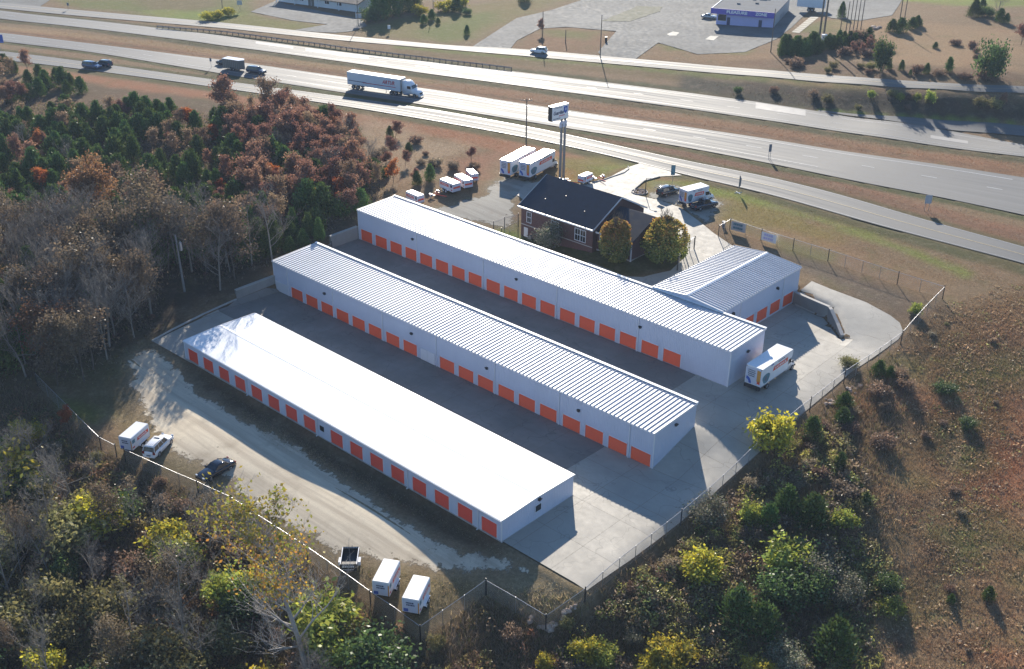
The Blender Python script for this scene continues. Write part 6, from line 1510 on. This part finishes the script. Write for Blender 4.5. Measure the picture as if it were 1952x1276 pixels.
KN={'cedar':('cedar_tree','dark green young cedar',4.5),'cedar_tall':('cedar_tree','tall dark cedar',8.5),'russet':('oak_tree','russet red leaved young oak',6),'pinkish':('oak_tree','faded brownish pink oak',6.5),'orange':('autumn_tree','small bright orange red tree',5),'tan':('autumn_tree','rounded rusty tan tree',8),'bare':('bare_tree','bare grey tree',10),'dull':('oak_tree','tall dull brown leaved tree',9),
 'yellowgreen':('shrub','yellow green leafy shrub',2.6),'yellow':('shrub','bright yellow shrub',2.4),'green':('shrub','dark green shrub',3.2),'olive':('shrub','olive brown shrub',2.8),'seed':('shrub','pale seed headed shrub',2.8),'brown':('shrub','brown bramble bush',1.9),'pale':('shrub','pale dry bush',1.8)}
used={}
def plant(kind,x,y,h,where,group,label=None,rz=None,wide=1.0,vi=None):
    nm,desc,h0=KN[kind]; P_=PROTO[kind]
    if x<-72 and 8<y<95 and nm!='shrub':
        d_=math.hypot(x+72,y-28); ang=math.atan2(y-28,-(x+72)); 
        if .2<ang<1.5: h=min(h,max(2.6,1.2+.31*d_))
    k=rng.integers(0,len(P_)) if vi is None else vi; key=(kind,int(k)); s=h/h0
    lab=label or (desc+' '+where)
    if key not in used:
        cat='shrub' if nm=='shrub' else 'tree'
        t=tree_thing(nm,lab,cat,P_[k][0],P_[k][1],group); 
        for c in t.children:
            if nm=='shrub' and c.name.startswith('trunk'): c.name='stems'
        used[key]=t
    else:
        src=used[key]; t=src.copy(); COL.objects.link(t)
        for c in src.children: d=c.copy(); COL.objects.link(d); d.parent=t
    t['label']=lab; t['group']=group
    t.location=(x,y,H(x,y)-.05); t.rotation_euler=(0,0,rng.uniform(0,6.28) if rz is None else rz); w=s*wide*rng.uniform(.9,1.1); t.scale=(w,w,s); return t
POLECLEAR=poly([(312,535),(385,535),(402,700),(318,712)])
NOPLANT=[POLECLEAR,YARDALL,UPPER,DRIVE,GLOT,LOWLOT]+[list(E[0])+list(E[1][::-1]) for E in (e1,e2,e3,e4)]
def col_row(x,y):
    q=Vector((x,y,H(x,y)))-CAM; d=q.dot(FW); return 976+FPX*q.dot(RT)/d,638-FPX*q.dot(UP)/d
def where_of(x,y,pl,where):
    us=[col_row(*p) for p in pl]; u,v=col_row(x,y); a=sorted(p[0] for p in us); b=sorted(p[1] for p in us)
    fx=(u-a[0])/max(a[-1]-a[0],1); fy=(v-b[0])/max(b[-1]-b[0],1)
    c=('left end','left half','middle','right half','right end')[min(4,max(0,int(fx*5)))]
    return where+', '+('far ' if fy<.33 else 'near ' if fy>.66 else '')+c
def scatter(px,n,mixd,hr,where,group,space=2.2,seed=1,wide=1.0,world=None,margin=1.0):
    pl=world if world is not None else poly(px); a=np.array(pl); r=np.random.default_rng(seed); got=[]; x0,y0=a.min(0);x1,y1=a.max(0)
    kinds=list(mixd); w=np.array([mixd[k] for k in kinds]); w=w/w.sum(); X=r.uniform(x0,x1,n*160);Y=r.uniform(y0,y1,n*160); ok=inside(pl,X,Y)
    for q in NOPLANT: 
        ok&=pdist(q,X,Y)>margin
    for x,y in zip(X[ok],Y[ok]):
        if any((x-g0)**2+(y-g1)**2<space*space for g0,g1 in got): continue
        got.append((x,y)); wr_=where_of(x,y,pl,where); k=kinds[r.choice(len(kinds),p=w)]; lo,hi=hr.get(k,hr['*']) if isinstance(hr,dict) else hr
        plant(k,x,y,r.uniform(lo,hi),wr_,group,wide=wide*r.uniform(.78,1.3))
        if len(got)>=n: break
    return len(got)
c1=scatter([(-60,140),(30,128),(100,150),(165,178),(120,200),(40,205),(-60,215)],34,{'cedar':.85,'russet':.1,'pinkish':.05},(3,5),'in the upper left roadside clump','trees in the upper left clump',1.9,1)
c2=scatter([(-60,250),(120,225),(300,222),(440,240),(470,330),(470,430),(300,450),(120,440),(-60,430)],190,{'cedar':.74,'russet':.08,'pinkish':.13,'bare':.02,'orange':.03},{'*':(3.2,4.8),'cedar':(3.6,5.8),'orange':(3,4.2),'bare':(5,7)},'in the upper mixed wood','trees of the mixed wood at upper left',2.0,2)
c3=scatter([(420,232),(520,222),(640,245),(690,265),(715,330),(740,385),(650,432),(620,440),(470,430)],130,{'russet':.58,'pinkish':.16,'cedar':.19,'bare':.03,'orange':.04},{'*':(3.8,6.4),'orange':(3,4.5)},'in the red wood behind the rows','trees of the red wood behind the rows',1.9,3)
c4b=scatter([(370,430),(480,432),(600,445),(622,462),(560,480),(450,500),(380,480)],34,{'cedar_tall':.75,'pinkish':.25},{'*':(5.5,8)},'behind the middle row','trees behind the left end of the middle row',2.2,41)
c4=scatter([(-120,480),(120,470),(300,475),(400,490),(440,505),(450,510),(540,495),(455,525),(430,565),(300,640),(235,690),(150,745),(60,725),(-120,760)],135,{'bare':.48,'dull':.26,'cedar_tall':.19,'pinkish':.05,'tan':.02},{'*':(7.5,11),'cedar_tall':(6.5,9),'pinkish':(6,8),'tan':(6,8)},'in the dark wood left of the yard','trees of the dark wood left of the yard',2.5,4,margin=2.0)
c5=scatter([(-60,850),(100,880),(230,950),(430,1040),(560,1130),(640,1190),(760,1330),(-60,1400)],88,{'bare':.24,'dull':.08,'green':.12,'olive':.20,'yellowgreen':.12,'yellow':.05,'pinkish':.06,'brown':.13},{'*':(2.5,5),'bare':(5,8.5),'dull':(5,7),'pinkish':(4,6),'brown':(1.5,2.5)},'in the ravine at lower left','plants of the ravine at lower left',2.0,5)
c6=scatter([(60,790),(200,870),(420,970),(640,1110),(800,1220),(930,1150),(1040,1215),(1130,1150),(1290,1020),(1400,920),(1560,800),(1700,700),(1760,760),(1640,900),(1640,1050),(1640,1300),(600,1330),(400,1060),(60,900)],105,{'brown':.5,'olive':.10,'pale':.34,'seed':.06},{'*':(.7,1.7),'seed':(1.2,1.8)},'on the weedy slope','bushes on the weedy slope outside the fence',1.9,6,margin=1.6)
GS='shrubs and small trees beside the right fence'
for kind,u,v,h,lab,wd in (('yellow',1476,852,4.8,'tall bright yellow leaved young tree against the right fence',.8),('seed',1550,1112,4.2,'big pale grey seed headed shrub at lower right',1.15),('yellowgreen',1500,1092,3.6,'bright yellow green shrub left of the big pale grey one',1.2),('green',1530,1150,3.8,'large leafy green shrub below the pale grey one',1.2),
   ('green',1480,1150,3.4,'dark green shrub left of the big leafy one at lower right',1.1),('seed',1610,1150,3.2,'brownish seed headed shrub at the right edge of the thicket',1.1),('cedar',1588,1262,5.2,'large olive topped cedar at the bottom right',1.25),('cedar',1548,1000,4.0,'rounded dark cedar standing alone above the thicket',1.15),('cedar',1497,985,4.0,'dark cedar left of the rounded one above the thicket',1.1),('cedar',1465,1010,3.4,'dark cedar behind the yellow green bush',1.1),
   ('cedar',1405,1190,4.4,'very dark cedar in the shade of the lower thicket',1.3),('cedar',1450,1215,4.2,'dark cedar lowest in the shaded thicket',1.3),('yellowgreen',1428,1000,2.6,'small lime green shrub beside the dark cedars',.8),('yellowgreen',1603,1012,2.8,'lime green shrub right of the rounded cedar',.8),('yellow',1330,1098,3.0,'yellow ochre shrub below the right fence',1.0),('seed',1352,1000,3.2,'pale yellowish shrub touching the right fence',1.2),
   ('yellow',1278,1280,3.6,'brightest yellow bush at the bottom edge',1.0),('yellow',1240,1290,2.6,'yellow bush left of the brightest one at the bottom edge',.9),('yellow',1112,1262,2.6,'yellow and orange bush below the rocky fence corner',1.0),('yellowgreen',1150,1268,2.4,'green shrub right of the yellow and orange bush',1.0),('yellow',1040,1278,1.8,'small yellow bush left of the orange one',.9),('seed',1500,1275,2.8,'pale shrub at the bottom edge left of the cedar',1.0),('yellow',1440,1300,2.6,'yellow shrub at the bottom edge near the pale one',1.0),
   ('cedar',1608,782,2.6,'small cedar upper of two by the right fence',1.2),('cedar',1605,812,2.6,'small cedar lower of two by the right fence',1.2),('cedar',1548,835,3.0,'dark cedar beside the yellow tree at the right fence',1.2),('cedar',1600,893,2.2,'small cedar on the slope above the thicket',1.1),('cedar',1674,715,2.2,'small cedar near the fence bend at right',1.1),('cedar',1696,720,1.7,'smaller cedar right of the one near the fence bend',1.1),('cedar',1648,962,1.7,'small cedar standing in the brown field right of the thicket',1.2),
   ('cedar',1884,1142,1.6,'tiny cedar alone in the brown field at lower right',1.1),('cedar',1812,1150,1.2,'tiny cedar left of the lone one in the brown field',1.0),('green',1688,1130,2.2,'green shrub at the field edge of the thicket',1.0),('yellowgreen',1700,1170,1.8,'yellowish shrub at the field edge of the thicket',1.2),('green',1800,745,1.2,'low green weeds patch in the brown field',2.0),('green',1845,815,1.2,'low green weeds patch farther down the brown field',1.8),('olive',1620,700,1.6,'olive weeds just outside the right fence',1.2),('yellowgreen',1745,600,1.6,'green weeds below the far right fence post',1.0)):
    g=G(u,v); t=plant(kind,g.x,g.y,h,'',GS,lab,wide=wd)
# hero sycamore of the lower left
def hero():
    r=np.random.default_rng(5); S,T=skeleton(r,19.5,.29,5,(19,6,5,3),.30,.20,.42,0,.10,.016)
    lv=(RT*-1.0); lv=np.array([lv.x,lv.y,0]); sh=lambda q:q+lv*(max(q[2],0)/19.5)**1.5*2.6
    S=[(sh(a),sh(b),c,d) for a,b,c,d in S]; T=np.array([sh(q) for q in T])
    g=G(588,1290); t=thing('sycamore_tree','tall pale branched tree with yellow leaves only at its top at the gravel edge','tree',(g.x,g.y,g.z-.1),0)
    big=[s for s in S if s[2]>.05]; sm=[s for s in S if s[2]<=.05]
    obj('trunk',segs_mesh('trunk',big,M['bark_pale'],7),t); obj('branches',segs_mesh('branches',sm,M['bark_pale'],3),t)
    top=T[T[:,2]>12.6]; n=2300; i=r.integers(0,len(top),n); C=top[i]+r.normal(size=(n,3))*.33
    cols=pal(r,n,((.75,.48,.06),(.66,.34,.06),(.62,.54,.08),(.34,.40,.07)),(.45,.15,.25,.15),.25); k=C[:,2]>17.5; cols[k]=cols[k]*.4+np.array([.22,.28,.04])*.6
    obj('leaves',leaves_mesh('leaves',C,.27,cols,M['leaf'],r),t)
hero()
def pear(label,u,v,h,rad,seed):
    r=np.random.default_rng(seed); S,T=skeleton(r,h*.96,.42,4,(14,6,5),.16,.12,.68,0,.10,.02)
    n=7500; i=r.integers(0,len(T),n); C=T[i]+r.normal(size=(n,3))*.32; C=C[C[:,2]<h*.93]; ax=np.hypot(C[:,0],C[:,1]); z=C[:,2]/h
    lim=rad*np.sin(np.clip(z,.05,1)*2.75+.25)**.6 if False else rad*np.sqrt(np.clip(1-((z-.5)/.55)**2,.03,1)); f=np.minimum(1,lim*r.uniform(.75,1.25,len(ax))/np.maximum(ax,1e-3)); C[:,0]*=f; C[:,1]*=f
    add=int(n*.75); K=95; ka=r.uniform(0,6.283,K); kz=r.uniform(.14,.96,K); ks=r.uniform(.78,1.12,K); q=r.integers(0,K,add); a=ka[q]+r.normal(size=add)*.17; zz_=np.clip(kz[q]+r.normal(size=add)*.05,.08,1.0); rr_=rad*np.sqrt(np.clip(1-((zz_-.5)/.53)**2,.02,1))*ks[q]*(.86+.2*r.random(add)); C=np.vstack([C,np.stack([np.cos(a)*rr_,np.sin(a)*rr_,zz_*h],1)])
    z=C[:,2]/h; out=np.hypot(C[:,0],C[:,1])/rad
    k=np.clip((z-.55)*1.9+(out-.75)*.9+r.normal(size=len(C))*.22,0,1)[:,None]
    c=pal(r,len(C),((.22,.24,.05),(.30,.28,.06),(.15,.19,.04)))*(1-k)+pal(r,len(C),((.55,.24,.06),(.48,.18,.06),(.52,.32,.07)))*k
    g=G(u,v); t=thing('pear_tree',label,'tree',(g.x,g.y,g.z-.05),0,'autumn trees beside the brick office')
    obj('trunk',segs_mesh('trunk',S,M['bark_dark'],6),t); obj('crown',leaves_mesh('crown',C,.26,np.clip(c,0,1),M['leaf'],r),t)
pear('narrow green and orange autumn tree in front of the brick office corner',1172,500,7.4,2.5,3)
pear('broad autumn tree with orange edges right of the narrow one',1266,500,7.6,3.6,4)
g=G(1048,478); t=plant('seed',g.x,g.y,4.6,'',  'autumn trees beside the brick office','thin pale grey bush against the brick office wall',wide=.85)
FT='trees and bushes across the highway'
for kind,u,v,h,lab,wd in (('cedar_tall',722,36,8.5,'leftmost tall cedar beside the white building',1.2),('cedar_tall',745,30,9.5,'tallest cedar of the clump beside the white building',1.2),('cedar_tall',768,22,9,'back cedar of the clump beside the white building',1.2),('green',704,42,4,'paler green shrub at the left foot of the cedar clump',1.4),('cedar_tall',790,16,8,'cedar right of the clump with yellow bushes',1.1),('yellow',800,30,3,'yellow bush below the cedar clump',1.3),('yellow',850,20,3.2,'yellow bush at the top edge lawn',1.5),('yellow',880,12,3,'second yellow bush at the top edge lawn',1.3),('cedar_tall',870,22,5,'round dark cedar on the upper lawn',1.3),('green',890,28,1.8,'low dark bush on the upper lawn',1.2),
  ('cedar',808,45,2.6,'small cedar casting a shadow on the upper lawn',1.1),('cedar',823,38,3.0,'second small cedar on the upper lawn',1.1),('cedar',835,46,1.8,'third small cedar on the upper lawn',1.2),('cedar',890,66,2.6,'lone small tree near the far driveway',1.0),('cedar_tall',1000,3,5,'dark bush at the top edge by the far lot',1.4),('russet',1032,66,3.5,'reddish bush on the driveway island',.8),
  ('yellow',395,38,2.4,'yellow bush at the left of the upper lawn row',1.4),('yellow',415,36,2.2,'yellow bush in the middle of the upper lawn row',1.4),('yellow',436,30,2.2,'yellow bush at the right of the upper lawn row',1.4),
  ('cedar_tall',1604,34,4.5,'dark cedar beside the slim bare posts',1.0),('cedar',1700,60,3.2,'cedar at the foot of the pole on the brown slope',1.3),('cedar',1716,62,3.8,'second cedar at the foot of the pole on the brown slope',1.2),('cedar',1738,55,3.0,'cedar in the low row on the brown slope',1.3),('cedar',1748,50,2.8,'cedar at the right end of the low row on the brown slope',1.3),
  ('cedar_tall',1857,32,4.6,'rounded cedar at the top right field',1.5),('cedar',1872,16,2.6,'small cedar by the pole at the top right field',1.2),('green',1880,32,2.6,'low green bush at the top right field',1.6),('bare',1900,36,7,'bare spreading tree at the top right field',1.1),('cedar',1905,42,3.6,'cedar below the bare tree at top right',1.1),('cedar',1918,44,2.6,'small cedar right of the bare tree at top right',1.1),('russet',1946,86,4.2,'crimson bush at the right edge of the upper field',1.5),
  ('green',1680,137,7.0,'feathery light green pine above the far service road',.62),('green',1882,150,8.2,'largest feathery green pine above the far service road',.62),('cedar',1808,137,3.4,'small dark cedar between the two green pines',.8),('cedar',1694,132,2.4,'small cedar right of the smaller green pine',.9),('cedar',1718,134,2.4,'bank cedar left of centre above the far road',.9),('cedar',1766,140,2.4,'bank cedar right of centre above the far road',.9),
  ('yellowgreen',1660,188,2.0,'yellow green weed tuft on the shaded bank, leftmost',.8),('yellowgreen',1716,193,1.9,'yellow green weed tuft second on the shaded bank',.8),('yellowgreen',1748,194,2.0,'yellow green weed tuft in the middle of the shaded bank',.8),('yellowgreen',1772,196,2.6,'tallest yellow green tuft on the shaded bank',.7),('olive',1870,205,2.4,'olive shrub on the shaded bank at right',.9),('olive',1896,208,2.4,'second olive shrub on the shaded bank at right',.9),('russet',1912,205,2.6,'reddish shrub on the shaded bank at far right',.9)):
    g=G(u,v); plant(kind,g.x,g.y,h,'',FT,lab,wide=wd)
def scat2(px,n,mixd,hr,where,group,space,seed): return scatter(px,n,mixd,hr,where,group,space,seed,margin=.6)
scat2([(1488,108),(1500,98),(1530,98),(1555,96),(1560,104),(1520,110)],16,{'cedar':1},(3.4,5.2),'in the dark hedge below the purple fronted shop','cedars of the hedge across the highway',1.5,11)
scat2([(1562,98),(1580,88),(1600,84),(1655,76),(1658,86),(1600,96)],16,{'cedar':.8,'brown':.2},(2.4,4.0),'at the feet of the bare posts','cedars at the feet of the bare posts',1.5,12)
scat2([(1590,104),(1660,90),(1690,100),(1640,112)],10,{'russet':.5,'brown':.5},(1.6,2.6),'in the reddish scrub below the bare posts','reddish scrub below the bare posts',1.8,13)
scat2([(1690,70),(1790,60),(1952,100),(1952,130),(1800,110)],8,{'brown':.6,'cedar':.4},(.8,1.6),'dotting the brown slope at upper right','small bushes dotting the brown slope',4,14)
scat2([(1500,118),(1700,135),(1952,155),(1952,164),(1634,144),(1467,130)],14,{'brown':.6,'olive':.2,'cedar':.2},(1.0,2.0),'along the top of the far service road bank','scrub along the far service road',1.8,15)
scat2([(1320,160),(1634,176),(1952,194),(1952,232),(1634,212),(1400,190)],9,{'brown':.5,'olive':.38,'green':.12},(.9,1.9),'on the shaded highway bank','scrub on the shaded highway bank',2.2,16)
scat2([(715,245),(840,290),(930,300),(900,340),(820,355),(740,370),(700,330)],15,{'pale':.35,'russet':.2,'cedar':.25,'brown':.2},{'*':(.8,1.6),'cedar':(1.4,2.6),'russet':(2,3.2)},'on the bare slope behind the far row','scrub on the bare slope behind the far row',2.4,17)
scat2([(1740,600),(1952,580),(1952,1270),(1700,1270),(1720,900)],12,{'brown':.62,'pale':.3,'olive':.08},(.4,.8),'scattered over the brown field at right','low bushes in the brown field',3.0,18)
for kind,u,v,h,lab in (('orange',750,348,3.6,'orange red sapling left of the parked trailers'),('russet',745,300,3.6,'small russet tree alone on the bare slope'),('cedar',743,262,2.4,'small cedar alone high on the bare slope'),('cedar',795,352,2.6,'small cedar above the half hidden trailer'),('cedar',820,345,3.2,'dark cedar behind the first of the three trailers'),('pinkish',520,236,8.5,'tallest brownish tree standing out against the service road'),('pinkish',548,215,5,'lower brownish tree right of the tallest one'),('russet',435,228,7.5,'tall russet tree left of the tallest one at the service road'),
   ('orange',75,290,3.6,'orange tree left in the mixed wood'),('tan',195,425,8.5,'big rusty tan tree in the middle of the left wood'),('tan',170,430,7.5,'second rusty tan tree at the left of the big one'),('yellow',52,850,3.4,'orange yellow topped tree at the left edge by the fence'),('orange',132,815,2.6,'orange vine bush on the fence at left'),('pinkish',0,165,7,'brownish red tree at the left picture edge')):
    g=G(u,v); plant(kind,g.x,g.y,h,'','notable single trees',lab)
# ---------------------------------------------------------------- grasses and undergrowth: nobody could count them
def tufts(name,label_,pls,n,hgt,wid,seed,colf,blades=4,cat=None,avoid=NOPLANT,lean=.5,clumpy=0,feather=6,spread=.12):
    r=np.random.default_rng(seed); Xs=[];Ys=[]
    ars=[area(p) for p in pls]; tot=sum(ars)
    for p,a in zip(pls,ars):
        q=np.array(p); m=int(n*a/tot); x0,y0=q.min(0);x1,y1=q.max(0); k=int(m*(x1-x0)*(y1-y0)/a*1.05)+10
        X=r.uniform(x0,x1,k);Y=r.uniform(y0,y1,k); ok=inside(p,X,Y)
        if clumpy: ok&=(fbm(X,Y,.8,seed)>clumpy*r.normal(size=k)-.1)
        ok&=(-pdist(p,X,Y)>r.uniform(0,feather,len(X)))
        Xs.append(X[ok]);Ys.append(Y[ok])
    X=np.concatenate(Xs);Y=np.concatenate(Ys); ok=np.ones(len(X),bool)
    for q in avoid: ok&=~inside(q,X,Y) if True else ok
    X=X[ok];Y=Y[ok]; m=len(X); Z=Hs(X,Y)
    X=np.repeat(X,blades)+r.normal(size=m*blades)*spread; Y=np.repeat(Y,blades)+r.normal(size=m*blades)*spread; Z=np.repeat(Z,blades)
    hs=np.repeat(hgt*r.uniform(.4,1.3,m),blades)*r.uniform(.6,1.1,m*blades); a=r.uniform(0,6.283,m*blades); lx=r.normal(size=m*blades)*lean*hs; ly=r.normal(size=m*blades)*lean*hs
    b=np.stack([X,Y,Z-.03],1); dx=np.stack([np.cos(a)*wid,np.sin(a)*wid,0*a],1); tp=b+np.stack([lx,ly,hs],1)
    V=np.stack([b-dx,b+dx,tp],1).reshape(-1,3); i=np.arange(len(b))*3
    tc=tint_at(np.repeat(X[::blades],blades),np.repeat(Y[::blades],blades))*np.array([1.15,1.1,.92]); cols=colf(r,len(b),tc)
    me=npmesh(name,V,np.stack([i,i+1,i+2],1),M['grassblade'],np.repeat(np.clip(cols,0,1),3,0))
    o=obj(name,me,kind='stuff'); o['label']=label_; o['category']='grass'; return o
def fieldcol(r,n,tc):
    k=r.uniform(1.0,2.6,(n,1)); c=tc*k; s=r.random((n,1)); c=np.where(s<.12,np.array([.40,.31,.21])*r.uniform(.6,1.2,(n,1)),c); c=np.where(s>.92,np.array([.34,.15,.08])*r.uniform(.6,1.2,(n,1)),c); return c
def brushcol(r,n,tc):
    s=r.random((n,1)); c=tc*r.uniform(1.0,3.0,(n,1)); c=np.where(s<.25,np.array([.33,.25,.18])*r.uniform(.6,1.3,(n,1)),c); c=np.where((s>.86),np.array([.19,.20,.06])*r.uniform(.6,1.3,(n,1)),c); return c
FIELD=[poly([(1700,640),(1800,575),(2000,520),(2000,1330),(1640,1330),(1660,1000),(1700,850)])]
tufts('dry_grass','dry brown and rust grass over the field at right',FIELD,42000,.34,.022,21,fieldcol,6,spread=.2)
tufts('weeds','rough weeds and bramble stems on the slopes outside the fences',[poly([(930,1115),(1115,1132),(1300,1005),(1450,865),(1720,645),(1740,760),(1680,1330),(600,1340),(800,1215)]),poly([(60,730),(230,865),(440,960),(640,1100),(800,1215),(650,1340),(-60,1340),(-60,730)])],90000,.75,.035,22,brushcol,4)
tufts('forest_floor','leaf litter and saplings on the floor of the wood',[poly([(-100,180),(200,195),(690,240),(760,380),(640,460),(460,540),(300,640),(200,740),(-100,730)])],30000,.5,.07,23,brushcol,3)
tufts('verge_grass','mown dry grass between the fence and the service road',[poly([(1060,300),(1190,325),(1150,345),(1064,350)]),poly([(1230,378),(1250,345),(1330,340),(1500,385),(1700,440),(1952,525),(1952,560),(1800,545),(1600,480),(1400,420),(1370,420)]),poly([(700,212),(1000,270),(950,300),(850,330),(760,380),(690,300)])],26000,.16,.03,24,fieldcol,3,feather=3)
tufts('lot_grass','thin weeds along the margins of the gravel drive',[poly([(350,690),(700,900),(960,1040),(1005,1080),(700,940),(500,840)]),poly([(640,1060),(700,1075),(840,1098),(930,1105),(800,1200),(640,1090)]),poly([(940,1108),(1060,1098),(1110,1130),(1045,1185),(930,1120)])],9000,.16,.04,25,brushcol,3,avoid=[YARDALL],feather=1.5)
tufts('median_grass','tall dry grass in the median and on the highway bank',[list(map(tuple,np.vstack([e3[1][8:-4],e2[0][8:-4][::-1]]))),list(map(tuple,np.vstack([e2[1][8:-4],e1[0][8:-4][::-1]]))),poly([(1300,150),(1952,190),(1952,236),(1634,214),(1400,195)])],15000,.26,.04,26,fieldcol,3,feather=7)

def brushwood(name,label_,pls,nclump,per,seed,palette,hgt,rad,feather=3):
    r=np.random.default_rng(seed); CX=[];CY=[]
    ars=[area(p) for p in pls]
    for p,a in zip(pls,ars):
        m=int(nclump*a/sum(ars)); q=np.array(p); x0,y0=q.min(0);x1,y1=q.max(0); k=int(m*(x1-x0)*(y1-y0)/a*1.3)+20
        X=r.uniform(x0,x1,k);Y=r.uniform(y0,y1,k); ok=inside(p,X,Y)&(-pdist(p,X,Y)>r.uniform(0,feather,k))&(fbm(X,Y,.35,seed+1)>-.35)
        for w_ in NOPLANT: ok&=pdist(w_,X,Y)>1.2
        CX.append(X[ok]);CY.append(Y[ok])
    X=np.concatenate(CX);Y=np.concatenate(CY); m=len(X); s=r.uniform(.5,1.3,m); n=m*per; i=np.repeat(np.arange(m),per)
    d=r.normal(size=(n,3)); d/=np.linalg.norm(d,axis=1)[:,None]; d*=r.random((n,1))**.4
    C=np.stack([X[i]+d[:,0]*rad*s[i],Y[i]+d[:,1]*rad*s[i],Hs(X[i],Y[i])+np.abs(d[:,2])*hgt*s[i]],1)
    pc=np.array(palette)[r.integers(0,len(palette),m)]*r.uniform(.75,1.25,(m,1)); cols=pc[i]*r.uniform(.6,1.5,(n,1))
    o=obj(name,leaves_mesh(name,C,.17,np.clip(cols,0,1),M['leaf'],r,.8,2.2),kind='stuff'); o['label']=label_; o['category']='undergrowth'
TH=poly([(1120,1140),(1300,1015),(1450,880),(1560,790),(1640,800),(1660,930),(1700,1080),(1680,1310),(1000,1320),(1060,1230)])
brushwood('thicket','ragged olive, yellow and brown thicket beneath the shrubs at lower right',[TH],1150,75,31,[(.24,.21,.08),(.30,.27,.09),(.20,.15,.09),(.28,.20,.13),(.38,.34,.09),(.14,.17,.055),(.25,.17,.11)],1.5,1.0)
brushwood('brambles','brown and olive brambles covering the ravine and the slope at lower left',[poly([(60,760),(240,890),(440,985),(640,1120),(800,1225),(930,1160),(1040,1215),(1000,1330),(-60,1400),(-60,830)])],1300,60,32,[(.28,.19,.10),(.34,.22,.12),(.24,.19,.08),(.28,.26,.08),(.38,.32,.10),(.17,.17,.06),(.32,.17,.09)],1.3,1.0)
brushwood('forest_brush','low twiggy brush under the trees of the left woods',[poly([(-60,240),(240,230),(690,262),(730,380),(640,440),(450,500),(420,540),(290,630),(150,730),(-60,740)])],900,40,33,[(.17,.13,.09),(.22,.16,.11),(.15,.15,.07),(.24,.14,.10)],1.0,1.1)

brushwood('field_weeds','low rust, brown and green weeds matted over the field at right',FIELD,1100,26,34,[(.33,.20,.12),(.36,.23,.14),(.30,.21,.13),(.24,.23,.09),(.40,.30,.19),(.28,.19,.12)],.22,1.5,9)
# ---------------------------------------------------------------- haze in the air
m=bpy.data.materials.new('haze'); m.use_nodes=True; nt=m.node_tree
for n_ in list(nt.nodes):
    if n_.type!='OUTPUT_MATERIAL': nt.nodes.remove(n_)
pv=N(nt,'ShaderNodeVolumePrincipled'); pv.inputs['Color'].default_value=(.66,.80,1,1); pv.inputs['Density'].default_value=.00017; pv.inputs['Anisotropy'].default_value=.0
nt.links.new(pv.outputs[0],[x for x in nt.nodes if x.type=='OUTPUT_MATERIAL'][0].inputs['Volume'])
zmin=float(HG.min())-1.5
mb=MB(); mb.box(-3600,3700,-3600,3700,zmin,CAM.z+6); hz=mb.obj('haze',m); hz['kind']='stuff'
